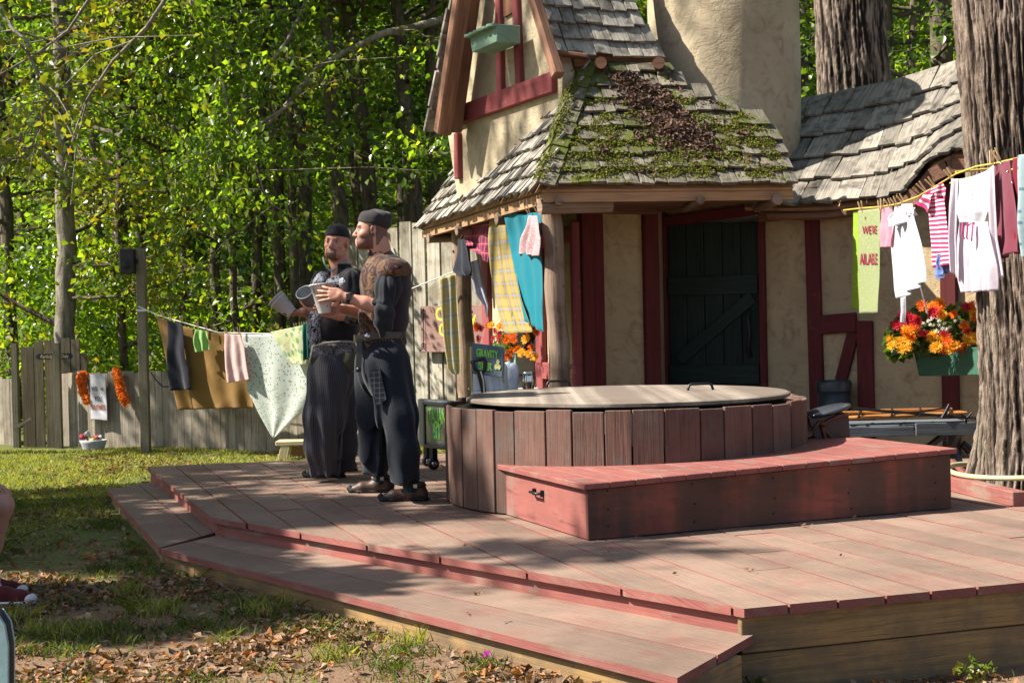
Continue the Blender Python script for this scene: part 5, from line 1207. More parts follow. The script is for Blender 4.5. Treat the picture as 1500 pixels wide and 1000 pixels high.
mb = MB(); text_on(mb, 'ITALIAN', .092, cf(.37, .67, .010), fdn, (0, 0, 1), sx=1.0, bold=.002, fn=lambda x, y: cf(.37, .67, .010)+fdn*(x*.78)+V((0, 0, 1))*(y*1.75)); text_on(mb, 'BIT', .09, V((0, 0, 0)), fdn, (0, 0, 1), bold=.004, fn=lambda x, y: cf(.37, .35, .010)+fdn*(x*.95)+V((0, 0, 1))*(y*1.75)); mb.build('lettering', GL, ct)
for (b_, k) in ((fl+fdn*.05, 0), (fl+fdn*(Lf-.08), 1), (bl_+fdn*.05, 2), (br_-fdn*.08, 3)):
    mb = MB(); c = vz(b_-fn_*.05, DZ+.048); mb.lathe(c-fdn*.016, [(.0, 0), (.034, 0), (.046, .006), (.046, .026), (.034, .032), (0, .032)], 20, ax=fdn); wl = mb.build('castor', M['black'], ct)
    mb = MB(); mb.lathe(c-fdn*.02, [(0, 0), (.026, 0), (.026, .040), (0, .040)], 16, ax=fdn); mb.build('hub', M['steel'], wl)
    mb = MB(); mb.beam(c+V((0, 0, .02)), vz(c, zb_-.001), .05, .045, up=fn_); mb.build('bracket', M['iron'], wl)
# ---------------------------------------------------------------- table behind the tub with bottles, tumbler, banner, shovel
tb = thing('side_table', P(745, 600, 11.3), 'white-topped table hidden behind the round tub', 'table'); tb.location.z = DZ
zt = P(760, 567, 11.2).z-.02
x0 = P(690, 500, 11.2).x; x1 = P(788, 500, 11.2).x
mb = MB(); mb.box((x0, 10.95, zt-.04), (x1, 11.5, zt)); mb.build('tabletop', plain('white_table', (.62, .60, .56)), tb, bevel=.004)
for x_ in (x0+.04, x1-.04):
    for y_ in (10.99, 11.46): mb = MB(); mb.beam((x_, y_, DZ+.001), (x_, y_, zt-.041), .04, .04, up=(0, 1, 0)); mb.build('leg', M['iron'], tb)
WB = plain('white_plastic_bottle', (.60, .66, .74), .35, .4, var=.04, bump=.02)
mb = None; proto = None
for i, (px, d_) in enumerate(((697, 11.1), (707, 11.22), (719, 11.1), (727, 11.1), (735, 11.1), (751, 11.0), (743, 11.25))):
    q = P(px, 500, d_); q.z = zt
    if proto is None:
        mb = MB(); mb.lathe((0, 0, 0), [(0, 0), (.030, .0), (.036, .03), (.044, .09), (.047, .13), (.043, .17), (.034, .20), (.022, .215), (.0, .22)], 24); proto = mb.build('white_bottle', WB); o = proto
    else: o = proto.copy(); COL.objects.link(o)
    o.location = q; o.scale = (.98, .98, 1.0)
    tag(o, 'white rounded bottle in the row behind the tub' if i < 5 or i == 6 else 'rightmost white bottle of the row behind the tub, nearest the steel tumbler', 'bottle', 'white bottles on the table')
q = P(774, 574, 10.98); q.z = zt+.001; mb = MB(); mb.lathe(q, [(0, 0), (.038, 0), (.042, .01), (.052, .05), (.054, .08), (.047, .115), (.046, .125), (.048, .127), (.048, .146), (.044, .146), (.043, .12), (0, .02)], 36)
tag(mb.build('steel_tumbler', M['steel']), 'shiny rounded steel tumbler on the table behind the tub', 'tumbler')
bn = thing('cloth_banner', P(718, 560, 10.9), 'grey cloth banner lettered in green hanging before the bottles', 'banner')
GB = cloth('grey_banner', (.10, .14, .17), trans=.05); c = Cloth([(692, 502, 738, 508), (692, 525, 738, 530), (691, 547, 736, 553)], 10.95, 10.85, folds=1, amp=.008, seed=60); c.build('cloth', GB, bn)
mb = MB(); 
def lt(mb, c, txt, u0, v0, size, sx, sy, bold):
    vs, fs = text_mesh(txt, size, 0, bold); mb.mesh([c.pt(u0+v.x*sx/c.Wd, v0-v.y*sy/c.H, .007) for v in vs], fs)
lt(mb, c, 'GRAVITY', .48, .30, .055, .80, 1.5, .002); lt(mb, c, 'BEER', .42, .72, .055, .95, 1.4, .002); mb.build('lettering', GL, bn)
mb = MB(); 
for (u0, v0) in ((.82, .52), (.77, .68), (.87, .68)): mb.face([c.pt(u0+.055*math.cos(a/10*6.283), v0+.09*math.sin(a/10*6.283), .0075) for a in range(10)])
mb.build('clover', plain('pale_yellow_paint', (.6, .6, .25)), bn)
mb = MB(); mb.tube([P(690, 508, 10.97), vz(P(692, 580, 10.99), zt-.3)], .009, 8); mb.tube([P(739, 508, 10.87), P(737, 560, 10.9)], .007, 8); mb.build('stick', M['benchw'], bn)
sh = thing('shovel', P(708, 580, 10.75), 'black D-shaped grip of a shovel standing behind the round tub', 'shovel')
D_ = 10.72; mb = MB(); p_ = lambda x, y: P(x, y, D_)
mb.tube([p_(703, 546), p_(696, 540), p_(691.5, 528), p_(693, 527.5), p_(709, 525), p_(711, 530), p_(710, 542), p_(704, 547)], [.014, .016, .017, .017, .017, .017, .016, .014], 10); mb.build('grip', M['black'], sh)
mb = MB(); mb.tube([p_(703, 545), p_(707, 565), p_(711, 590), p_(716, 640)], [.026, .022, .018, .018], 10); mb.build('shaft', M['black'], sh)
mb = MB(); mb.tube([p_(704, 543)+V((0, -.03, 0)), p_(708, 556)+V((0, -.03, 0)), p_(710, 580)+V((0, -.03, 0))], .005, 6); mb.build('cord', M['rope'], sh)
# ---------------------------------------------------------------- flower boxes
FC = {'red': [(.30, .010, .03), (.48, .02, .04)], 'orange': [(.55, .09, .01), (.70, .18, .02)], 'yellow': [(.62, .30, .02), (.75, .42, .04)], 'white': [(.62, .62, .68), (.75, .75, .8)], 'dark': [(.2, .01, .06), (.3, .02, .08)]}
FL = {}
for cn, cc in FC.items():
    for var in range(2):
        mb = MB(); n = 18 if cn != 'white' else 8; r = .058 if cn != 'white' else .022
        for ring in range(3 if cn != 'white' else 2):
            nn_ = n-ring*4 if cn != 'white' else n-ring*2
            for k in range(nn_):
                a = 6.283*(k+ring*.4)/nn_+random.uniform(-.1, .1); rr = r*(1-.28*ring)*random.uniform(.85, 1.1); el = .15+.5*ring+random.uniform(-.15, .15)
                d_ = V((math.cos(a)*math.cos(el), math.sin(a)*math.cos(el), math.sin(el))); s_ = V((-math.sin(a), math.cos(a), 0))*rr*.12
                mb.face([d_*rr*.15, d_*rr*.6-s_+V((0, 0, .003)), d_*rr, d_*rr*.6+s_+V((0, 0, .003))])
        mb.lathe((0, 0, .004), [(r*.22, 0), (r*.18, .008), (0, .012)], 8)
        o = mb.build('flower', leafmat('petal_'+cn, [cc[0], cc[1], cc[0]], .25, .6, .2)); FL[cn, var] = o.data; bpy.data.objects.remove(o)
def flowers(parent, lst, cnt, face, sc=1.0):
    for (p, cn) in lst:
        o = bpy.data.objects.new('flower', FL[cn, random.randint(0, 1)]); COL.objects.link(o)
        d_ = (V(face)+V((random.gauss(0, .4), random.gauss(0, .3), random.gauss(0, .4)))).normalized()
        o.rotation_mode = 'QUATERNION'; o.rotation_quaternion = d_.to_track_quat('Z', 'Y'); o.location = p; s = random.uniform(.85, 1.2)*sc; o.scale = (s, s, s); setp(o, parent)
def greens(parent, c, rx, ry, rz, n, size=.06, mat=None, name='leaves'):
    pts = np.random.normal(size=(n, 3)); pts /= np.linalg.norm(pts, axis=1)[:, None]; pts *= np.random.uniform(.3, 1, (n, 1))**.5*np.array([rx, ry, rz]); pts += np.array(c)
    me = leaf_mesh(name, pts, np.random.uniform(.7, 1.3, n)*size, mat or M['leafB'], .3); o = bpy.data.objects.new(name, me); COL.objects.link(o); setp(o, parent); return o
fb = thing('flower_box', P(1400, 530, 10.7), 'green flower box full of red, orange and yellow flowers beside the oak', 'flower box')
D1 = 10.75
mb = MB(); a = P(1338, 513, D1); b = P(1440, 508, D1-.6); a2 = P(1346, 551, D1); b2 = P(1440, 549, D1-.6)
inw = V((wd_.y, -wd_.x, 0))*-.24
mb.hexa([a2, b2, b2+inw, a2+inw, a, b, b+inw*1.1, a+inw*1.1]); mb.build('box', M['gardeng'], fb, bevel=.004)
cen = P(1385, 478, D1-.2)
greens(fb, cen+V((0, .05, -.03)), .42, .20, .20, 1500, .06); greens(fb, P(1318, 505, D1), .12, .1, .13, 160, .08)
lst = []
kinds = {(0, 0): 'red'}
np.random.seed(5)
for i in range(95):
    px = random.uniform(1303, 1432); py = 430+82*random.random()
    k = (px-1385)/80; 
    if py < 432+42*abs(k)**2: continue
    z_ = noise.noise(V((px*.035, py*.05, 2)))
    cn = random.choice(['yellow', 'yellow', 'orange']) if z_ > .15 else random.choice(['orange', 'red', 'orange', 'yellow']) if z_ > -.05 else 'red'
    if 1345 < px < 1405 and 462 < py < 488: cn = 'white'
    if px < 1325 and py < 470: cn = 'dark'
    if py > 492 and cn == 'red': cn = 'yellow'
    lst.append((P(px, py, D1-.25-.15*random.random()-.12*(1-k*k)), cn))
lst += [(P(x, y, 10.3), 'white') for x, y in ((1360, 470), (1367, 476), (1376, 470), (1384, 474), (1392, 478), (1399, 470), (1408, 472), (1372, 484), (1352, 474))]
flowers(fb, lst[:98], 0, (-.35, -1, .35), .80)
fb2 = thing('flower_box', P(745, 510, 13.0), 'flower box of orange and red flowers below the porch window', 'flower box')
q0 = LQ(Lt(725), 1.10, .02); q1 = LQ(Lt(790), 1.10, .02)
mb = MB(); mb.beam(q0+lnrm*.12, q1+lnrm*.12, .2, .2); mb.build('box', M['mint'], fb2, bevel=.004)
lst = []
for i in range(60):
    px = random.uniform(697, 785); py = random.uniform(474, 540)
    if px < 738 and py > 502: continue
    if px > 745 and px < 768 and py > 522: continue
    z_ = noise.noise(V((px*.05, py*.06, 7))); cn = 'red' if px < 735 and py > 480 and z_ < .2 else ('yellow' if z_ > .1 else 'orange')
    lst.append((LP(px, py, .24+.1*random.random()), cn))
greens(fb2, LP(740, 505, .2), .10, .5, .12, 420, .06, M['leafB'])
flowers(fb2, lst, 0, (-.5, -1, .3), .8)
# ---------------------------------------------------------------- barrel, bag, long bench with wooden sled
q = P(1232, 600, 11.75); q.z = DZ; q.x = W(Wt(1232)[0], .2).x; q.y = W(Wt(1232)[0], .22).y; zt = P(1232, 557, q.y).z
tbn = thing('waste_bin', q, 'dark blue-grey round bin standing against the cottage wall', 'bin')
DB = plain('dark_blue_plastic', (.025, .032, .04), .35, .45)
mb = MB(); r_ = .135; mb.lathe(q, [(0, 0), (r_*.9, 0), (r_, zt-DZ-.08), (r_*.98, zt-DZ-.08), (0, zt-DZ-.09)], 36); mb.build('body', DB, tbn)
mb = MB(); mb.lathe(q, [(r_*1.05, zt-DZ-.085), (r_*1.07, zt-DZ-.02), (r_*1.03, zt-DZ), (r_*.95, zt-DZ), (r_*.93, zt-DZ-.1)], 36); mb.build('rim', DB, tbn)
bg_ = thing('leather_bag', G(1222, 645, DZ+.34), 'black leather bag with a brown bow and shiny domed lid on the red box', 'bag')
D_ = 9.15; LB = plain('black_leather', (.03, .018, .016), .38, .5, bump=.3); BRL = plain('brown_leather', (.10, .035, .02), .5, .4)
def qx(x, y, d=D_): return P(x, y, d)
pl_ = [qx(1184, 609), qx(1195, 644), qx(1245, 643), qx(1243, 606)]
mb = MB(); mb.prism(pl_, (0, .3, 0)); mb.build('body', LB, bg_, bevel=.02)
mb = MB(); ctr = qx(1214, 604)+V((0, .12, 0)); vs = []
for j in range(9):
    for i in range(28):
        a = i/28*6.283; ph_ = j/8*math.pi; r1 = math.sin(ph_); vs.append(ctr+V((math.cos(a)*r1*.172, math.sin(a)*r1*.17, math.cos(ph_)*.032+math.cos(a)*r1*.04)))
mb.mesh(vs, [(j*28+i, j*28+(i+1) % 28, (j+1)*28+(i+1) % 28, (j+1)*28+i) for j in range(8) for i in range(28)], 0, True); mb.build('lid', plain('black_patent', (.035, .04, .05), .25, .6), bg_)
mb = MB()
for pts in ([qx(1203, 624), qx(1215, 615), qx(1228, 609), qx(1242, 607)], [qx(1203, 622), qx(1210, 632), qx(1219, 641)], [qx(1203, 622), qx(1206, 632), qx(1209, 644)], [qx(1192, 628), qx(1200, 618), qx(1204, 624)]):
    mb.tube([p+V((0, -.012, 0)) for p in pts], [.013]*len(pts), 6)
mb.lathe(qx(1204, 621)+V((0, -.02, 0)), [(0, .02), (.018, .01), (.02, 0)], 10, ax=(0, -1, 0)); mb.build('bow', BRL, bg_)
bl2 = thing('long_bench', G(1330, 690, DZ), 'blue-grey trestle bench with crossed legs between the red box and the oak', 'bench')
D_ = 10.15; zt = P(1300, 622, D_).z
mb = MB(); x0 = P(1176, 622, D_).x; x1 = P(1430, 622, D_).x
y_ = D_
for k in range(3): mb.beam((x0, y_+.06+k*.15, zt-.02), (x1, y_+.06+k*.15, zt-.02+.0), .145, .04)
mb.beam((x0, y_-.02, zt-.045), (x1-.45, y_-.02, zt-.045), .025, .07); mb.beam((x1-.44, y_-.03, zt-.035), (x1, y_-.03, zt-.035), .03, .09); mb.build('seat', M['greyb'], bl2, bevel=.004)
for xx_ in (x0+.2, x1-.12):
    for (a, b) in ((.02, .42), (.42, .02)):
        mb = MB(); mb.beam((xx_+(.02 if a < .1 else 0), y_+a, DZ), (xx_+(.02 if a < .1 else 0), y_+b, zt-.05), .07, .035, up=(1, 0, 0)); mb.build('leg', M['greyb'], bl2)
mb = MB(); mb.beam((x1-.5, y_+.1, DZ+.03), (x1-.14, y_+.22, zt-.08), .05, .03); mb.build('brace', M['greyb'], bl2)
mb = MB(); mb.beam(P(1394, 674, 9.7), P(1420, 700, 9.6), .04, .03); tag(mb.build('stake', M['pink'], bevel=.003), 'short pink wooden stake leaning beside the bench foot', 'stake')
sl_ = thing('wooden_crossbow', P(1320, 615, D_+.1), 'long varnished orange wooden prop with black straps lying on the bench', 'prop')
mb = MB(); z = zt+.03
mb.beam((P(1232, 600, D_+.05).x, D_+.05, z+.02), (P(1412, 600, D_+.15).x, D_+.15, z+.035), .14, .022); mb.build('plank', M['orangew'], sl_, bevel=.006)
for (xa, xb, dz_) in ((1236, 1300, .05), (1300, 1405, .06)):
    mb = MB(); mb.beam((P(xa, 600, D_).x, D_+.19, z+dz_), (P(xb, 600, D_).x, D_+.16, z+dz_), .03, .02); mb.build('rail', M['orangew'], sl_, bevel=.004)
for x_ in (1262, 1310, 1352, 1395):
    mb = MB(); xx_ = P(x_, 600, D_).x; mb.tube([(xx_-.03, D_-.03, z+.03), (xx_, D_+.05, z+.055), (xx_+.04, D_+.22, z+.07)], .008, 6); mb.build('strap', M['black'], sl_)
mb = MB(); mb.tube([P(1250, 598, D_), P(1310, 603, D_), P(1400, 610, D_), P(1432, 612, D_-.05)], .010, 6); mb.build('bar', M['iron'], sl_)
mb = MB(); mb.tube([P(1380, 612, D_-.04), P(1386, 602, D_-.04), P(1391, 592, D_-.04)], .014, 6); mb.build('lever', M['iron'], sl_)
mb = MB(); mb.tube([P(1310, 606, D_-.02), P(1345, 603, D_-.02), P(1386, 597, D_-.02)], .006, 6); mb.build('cable', M['iron'], sl_)
mb = MB()
for k in range(7): mb.tube([P(1416, 612, D_-.1), P(1416+random.uniform(-10, 12), 612+random.uniform(-12, 14), D_-.1)], .007, 5)
mb.tube([P(1410, 650, 10.2), P(1417, 655, 10.2), P(1421, 662, 10.2)], .03, 8)
mb.build('fitting', M['iron'], sl_)
# hose ring around the oak foot
mb = MB(); lp_ = []
for i in range(56):
    a = 6.283*i/55*1.05; lp_.append(V((oc.x-.0+math.cos(a)*.60, oc.y+math.sin(a)*.50, DZ+.115+.01*math.sin(a*3))))
mb.tube(lp_, .017, 8); tag(mb.build('garden_hose', plain('yellow_grey_hose', (.42, .40, .22), .35, .5, var=.3)), 'yellowish garden hose coiled once round the foot of the oak', 'hose')
# pale teal thing at the lower left edge
pt_ = thing('camp_chair', P(-12, 1000, 3.2), 'rounded pale teal chair back cut off at the lower left corner', 'chair'); pt_.location.z = .14
TL = plain('pale_teal_fabric', (.26, .38, .38), .7); d_ = 3.2
mb = MB(); sh_ = [(-70, 930), (-50, 900), (-20, 893), (-5, 898), (6, 915), (11, 945), (11, 1000), (9, 1080), (-80, 1080)]
mb.prism([P(x, y, d_) for x, y in sh_], (0, .05, 0)); mb.build('backrest', TL, pt_, bevel=.015)
mb = MB(); mb.tube([P(x, y, d_+.02)+V((.006, 0, .006)) for x, y in sh_[:8]], .009, 8); mb.build('piping', M['black'], pt_)
mb = MB(); q = P(-80, 1080, d_); q2 = P(9, 1080, d_); mb.box((q.x, d_-.4, q.z-.02), (q2.x, d_+.04, q.z)); mb.build('seat', TL, pt_, bevel=.01)
for (x_, y_) in ((q.x+.02, d_), (q2.x-.02, d_), (q.x+.02, d_-.36), (q2.x-.02, d_-.36)):
    mb = MB(); mb.tube([(x_, y_, .1), (x_, y_, q.z-.02)], .012, 8); mb.build('leg', M['iron'], pt_)
# ---------------------------------------------------------------- grass, leaves on the ground and stage
def blades(name, pts, h, mat, label, lean=.5, wd=.006):
    n = len(pts); a = np.random.uniform(0, 6.283, n); hh = np.random.uniform(.5, 1.3, n)*h; l = np.random.normal(size=(n, 2))*lean*hh[:, None]
    s = np.stack([np.cos(a), np.sin(a), np.zeros(n)], 1)*np.random.uniform(.6, 1.3, n)[:, None]*wd
    tip = pts+np.stack([l[:, 0], l[:, 1], hh], 1); mid = pts+np.stack([l[:, 0]*.35, l[:, 1]*.35, hh*.6], 1)
    q = np.stack([pts-s, pts+s, mid+s*.7, tip, mid-s*.7], 1).reshape(-1, 3)
    f = [(5*i, 5*i+1, 5*i+2, 5*i+3, 5*i+4) for i in range(n)]
    me = bpy.data.meshes.new(name); me.vertices.add(len(q)); me.vertices.foreach_set('co', q.astype(np.float32).ravel()); fa = np.arange(5*n, dtype=np.int32)
    me.loops.add(5*n); me.loops.foreach_set('vertex_index', fa); me.polygons.add(n); me.polygons.foreach_set('loop_start', np.arange(0, 5*n, 5, dtype=np.int32)); me.update(calc_edges=True)
    me.materials.append(mat); o = bpy.data.objects.new(name, me); COL.objects.link(o); return tag(o, label, 'grass', kind='stuff')
def inpoly(x, y, poly):
    c = False; n = len(poly); j = n-1
    for i in range(n):
        if (poly[i][1] > y) != (poly[j][1] > y) and x < (poly[j][0]-poly[i][0])*(y-poly[i][1])/(poly[j][1]-poly[i][1])+poly[i][0]: c = not c
        j = i
    return c
SP = [(S0[0]-.02, S0[1]), (S1[0]-.02, S1[1]-.02), (S2[0], S2[1]-.03), (S3[0], S3[1]), C, D, E, Fp]
def gpts(n, x0, x1, y0, y1, dens):
    out = []
    while len(out) < n:
        x = random.uniform(x0, x1); y = y0+(y1-y0)*random.random()**1.15
        if abs(x) > y*.40+.4: continue
        if random.random() > dens(x, y) or inpoly(x, y, SP): continue
        out.append((x, y, gz(x, y)-.004))
    return np.array(out)
def lawn(x, y): 
    n_ = noise.noise(V((x*1.1, y*.8, 4)))+.5*noise.noise(V((x*4, y*3, 4))); b = sstep(9.3, 11.3, y+n_*1.6+.25*(-x-2.5)); return b*(.45+.55*(n_ > -.25))
blades('lawn_grass', gpts(75000, -7.5, 4, 9, 16.2, lawn), .032, M['grass'], 'sunlit yellowish lawn between the stage and the low fence', wd=.005)
def patch(x, y): n_ = noise.noise(V((x*1.3, y*1.3, 8)))+.6*noise.noise(V((x*5, y*5, 2))); return max(0, min(1, (n_-.02)*3))*(1 if x < 1.0 else .3)
blades('grass_tufts', gpts(17000, -4.5, 2.6, 3.9, 11.5, patch), .042, M['tuft'], 'scattered green grass tufts in the shaded bare soil in front of the stage', wd=.0035, lean=.7)
tp = []
for (px, py) in ((500, 690), (255, 680), (275, 790), (230, 760), (215, 905), (65, 935), (240, 905), (120, 940), (560, 880), (480, 975), (620, 930), (660, 930), (380, 905), (190, 880), (440, 890), (600, 950), (850, 985), (900, 990), (20, 920), (310, 850)):
    if 690 == py or py == 680: continue
    q = G(px, py, .12)
    for k in range(110): 
        x = q.x+random.gauss(0, .05); y = q.y+random.gauss(0, .06)
        if not inpoly(x, y, SP): tp.append((x, y, gz(x, y)))
blades('grass_tufts', np.array(tp), .075, M['grass'], 'taller grass tufts along the foot of the step', wd=.003, lean=.6)
def litter(n, x0, x1, y0, y1, dens, s, zf=None, lift=.012):
    mb = MB(); k = 0
    while k < n:
        x = random.uniform(x0, x1); y = y0+(y1-y0)*random.random()**1.2
        if abs(x) > y*.40+.4 or random.random() > dens(x, y): continue
        if zf is None and inpoly(x, y, SP): continue
        z = gz(x, y) if zf is None else zf; leafcards(mb, (x, y, z+lift*random.uniform(.6, 1.6)), s*random.uniform(.6, 1.4), (0, 0, 1), .35); k += 1
    return mb
def ld(x, y): n_ = noise.noise(V((x*.9, y*.9, 12)))+.6*noise.noise(V((x*3, y*3, 15))); return max(.05, min(1, (n_+.12)*2.2))*(1 if y < 9.8 else .15)*(.35 if x > .7 else 1)
tag(litter(17000, -4.6, 3, 3.9, 15.5, ld, .038).build('fallen_leaves', M['litter']), 'brown and tan fallen leaves strewn over the soil before the stage', 'leaves', kind='stuff')
mb = MB()
for (px, py) in ((645, 684), (640, 682), (650, 686), (1022, 572), (745, 660), (492, 690), (890, 812), (1100, 838), (1180, 770), (1230, 645), (1258, 646), (700, 872), (690, 905), (1250, 760)):
    q = G(px, py, DZ if py > 650 else DZ+.35)
    if py in (572, 645, 646, 660): continue
    for k in range(3): leafcards(mb, (q.x+random.gauss(0, .02), q.y+random.gauss(0, .02), DZ+.012), .028, (0, 0, 1))
for k in range(60):
    x = random.uniform(-2.2, 2.4); y = random.uniform(5.9, 11.8)
    if inpoly(x, y, deck_poly) and (V((x, y, 0))-V((TC.x, TC.y, 0))).length > 1.3: leafcards(mb, (x, y, DZ+.008), .022, (0, 0, 1))
tag(mb.build('stage_leaves', M['litter']), 'a few small dry leaves lying on the stage boards', 'leaves', kind='stuff')
mb = MB(); q = G(714, 972, .12)
for k in range(7): leafcards(mb, q+V((random.gauss(0, .012), random.gauss(0, .012), .02+.004*k)), .035, (0, 0, 1))
tag(mb.build('petal', plain('magenta_petal', (.65, .04, .45), .6)), 'bright magenta petal cluster lying among leaves below the step', 'petal')
# weed at the right front
wd2 = thing('weed', G(1432, 1010, 0), 'spindly green weed sprouting before the right fascia', 'weed'); mb = MB(); b = G(1432, 1010, 0.0)
T_ = [P(1432, 1005, b.y), P(1428, 985, b.y), P(1424, 962, b.y)]; mb.tube(T_, [.004, .003, .002], 5); mb.tube([T_[1], P(1440, 975, b.y), P(1452, 972, b.y)], [.003, .002, .001], 5); mb.tube([T_[1], P(1415, 985, b.y), P(1402, 978, b.y)], [.003, .002, .001], 5); mb.build('stem', M['tuft'], wd2)
mb = MB()
for k in range(34):
    t = random.random(); base_ = random.choice([(T_[0], T_[2]), (T_[1], P(1452, 972, b.y)), (T_[1], P(1402, 978, b.y))]); leafcards(mb, base_[0].lerp(base_[1], t)+V((random.gauss(0, .012), random.gauss(0, .012), random.gauss(0, .01))), .04)
mb.build('leaves', M['leafY'], wd2)
tag(litter(9000, -4.6, 2.2, 3.9, 11, lambda x, y: .25+.75*max(0, noise.noise(V((x*1.5, y*1.5, 33)))+.3), .014, lift=.006).build('leaf_crumbs', M['litter']), 'crumbled leaf bits covering the soil before the stage', 'leaf litter', kind='stuff')
mb = MB()
for k in range(260):
    x = random.uniform(-3.4, 1.6); y = random.uniform(4.2, 9.5)
    if inpoly(x, y, SP) or abs(x) > y*.4: continue
    a = random.uniform(0, 6.28); l = random.uniform(.04, .16); p = V((x, y, gz(x, y)+.012)); q = p+V((math.cos(a)*l, math.sin(a)*l, random.uniform(-.004, .012))); mb.tube([p, p.lerp(q, .5)+V((random.uniform(-.01, .01), 0, .006)), q], [.003, .0025, .0015], 4)
tag(mb.build('twigs', M['bark']), 'small dry twigs scattered over the soil before the stage', 'twigs', kind='stuff')
# ---------------------------------------------------------------- signed distance modelling: one continuous skin per figure
class SDF:
    def __init__(s, lo, hi, res):
        s.lo = np.array(lo, dtype=np.float32); s.res = res; s.n = np.ceil((np.array(hi)-s.lo)/res).astype(int)+1
        s.F = np.full(s.n, .3, dtype=np.float32)
    def blk(s, lo, hi, m=.05):
        a = np.maximum(np.floor((np.array(lo)-m-s.lo)/s.res).astype(int), 0); b = np.minimum(np.ceil((np.array(hi)+m-s.lo)/s.res).astype(int)+1, s.n)
        if (b <= a).any(): return None
        sl_ = tuple(slice(a[i], b[i]) for i in range(3)); g = np.meshgrid(*[s.lo[i]+np.arange(a[i], b[i])*s.res for i in range(3)], indexing='ij')
        return sl_, np.stack(g, -1).astype(np.float32)
    def put(s, sl_, d, k, sub=False):
        F = s.F[sl_]
        if sub:
            d = -d
            if k: h = np.clip(.5-.5*(F-d)/k, 0, 1); s.F[sl_] = F*(1-h)+d*h+k*h*(1-h)
            else: s.F[sl_] = np.maximum(F, d)
        else:
            if k: h = np.clip(.5+.5*(F-d)/k, 0, 1); s.F[sl_] = F*(1-h)+d*h-k*h*(1-h)
            else: s.F[sl_] = np.minimum(F, d)
    def cap(s, a, b, ra, rb=None, k=.02, sub=False):
        rb = ra if rb is None else rb; a = np.array(a, dtype=np.float32); b = np.array(b, dtype=np.float32); r = max(ra, rb)
        o = s.blk(np.minimum(a, b)-r, np.maximum(a, b)+r, .03+k)
        if o is None: return
        sl_, p = o; ab = b-a; L = float((ab*ab).sum())+1e-9; t = np.clip(((p-a)@ab)/L, 0, 1); d = np.linalg.norm(p-a-t[..., None]*ab, axis=-1)-(ra+(rb-ra)*t); s.put(sl_, d, k, sub)
    def ell(s, c, r, k=.02, rot=None, sub=False):
        c = np.array(c, dtype=np.float32); r = np.array(r, dtype=np.float32); m_ = float(r.max()); o = s.blk(c-m_, c+m_, .03+k)
        if o is None: return
        sl_, p = o; q = p-c
        if rot is not None: q = q@np.array(rot, dtype=np.float32)      # columns = local axes
        k0 = np.linalg.norm(q/r, axis=-1); k1 = np.linalg.norm(q/(r*r), axis=-1)+1e-6; s.put(sl_, k0*(k0-1)/k1, k, sub)
    def chain(s, pts, rs, k=.02):
        for i in range(len(pts)-1): s.cap(pts[i], pts[i+1], rs[i], rs[i+1], k)
    def mesh(s, name, mat, parent=None, colf=None, smooth=1):
        F = s.F; F[0] = F[-1] = .1; F[:, 0] = F[:, -1] = .1; F[:, :, 0] = F[:, :, -1] = .1
        n = F.shape; I = F < 0; c = np.array(n)-1
        acc = np.zeros((*c, 3), np.float32); cnt = np.zeros(c, np.float32)
        for ax in range(3):
            sa = [slice(None)]*3; sb = [slice(None)]*3; sa[ax] = slice(0, -1); sb[ax] = slice(1, None)
            A_ = F[tuple(sa)]; B_ = F[tuple(sb)]; cr = (A_ < 0) != (B_ < 0); t = np.where(cr, A_/(A_-B_+1e-12), 0)
            o1, o2 = [x for x in range(3) if x != ax]
            for i in (0, 1):
                for j in (0, 1):
                    s2 = [slice(None)]*3; s2[o1] = slice(i, i+c[o1]); s2[o2] = slice(j, j+c[o2]); m_ = cr[tuple(s2)]; tt = t[tuple(s2)]
                    cnt += m_; acc[..., ax] += np.where(m_, tt, 0); acc[..., o1] += m_*i; acc[..., o2] += m_*j
        act = cnt > 0; idx = -np.ones(c, np.int64); idx[act] = np.arange(act.sum())
        base = np.stack(np.meshgrid(*[np.arange(x) for x in c], indexing='ij'), -1)[act]
        vs = (base+acc[act]/cnt[act][:, None])*s.res+s.lo
        faces = []
        for ax in range(3):
            o1, o2 = [(1, 2), (2, 0), (0, 1)][ax]
            sa = [slice(None)]*3; sb = [slice(None)]*3; sa[ax] = slice(0, -1); sb[ax] = slice(1, None)
            A_ = I[tuple(sa)]; cr = A_ != I[tuple(sb)]; w_ = np.argwhere(cr); 
            w_ = w_[(w_[:, o1] > 0) & (w_[:, o2] > 0) & (w_[:, o1] < c[o1]) & (w_[:, o2] < c[o2])]
            e1 = np.zeros(3, int); e1[o1] = 1; e2 = np.zeros(3, int); e2[o2] = 1
            q = [idx[tuple(x.T)] for x in (w_-e1-e2, w_-e2, w_, w_-e1)]; q = np.stack(q, 1); fl = A_[tuple(w_.T)]; q[~fl] = q[~fl][:, ::-1]; faces.append(q)
        f = np.concatenate(faces); f = f[(f >= 0).all(1)]
        for _ in range(smooth):
            e = np.concatenate([f[:, [0, 1]], f[:, [1, 2]], f[:, [2, 3]], f[:, [3, 0]]]); sm = np.zeros_like(vs); ct_ = np.zeros(len(vs)); 
            np.add.at(sm, e[:, 0], vs[e[:, 1]]); np.add.at(ct_, e[:, 0], 1); vs = vs*.5+.5*sm/np.maximum(ct_, 1)[:, None]
        me = bpy.data.meshes.new(name); me.vertices.add(len(vs)); me.vertices.foreach_set('co', vs.astype(np.float32).ravel()); me.loops.add(f.size); me.loops.foreach_set('vertex_index', f.astype(np.int32).ravel())
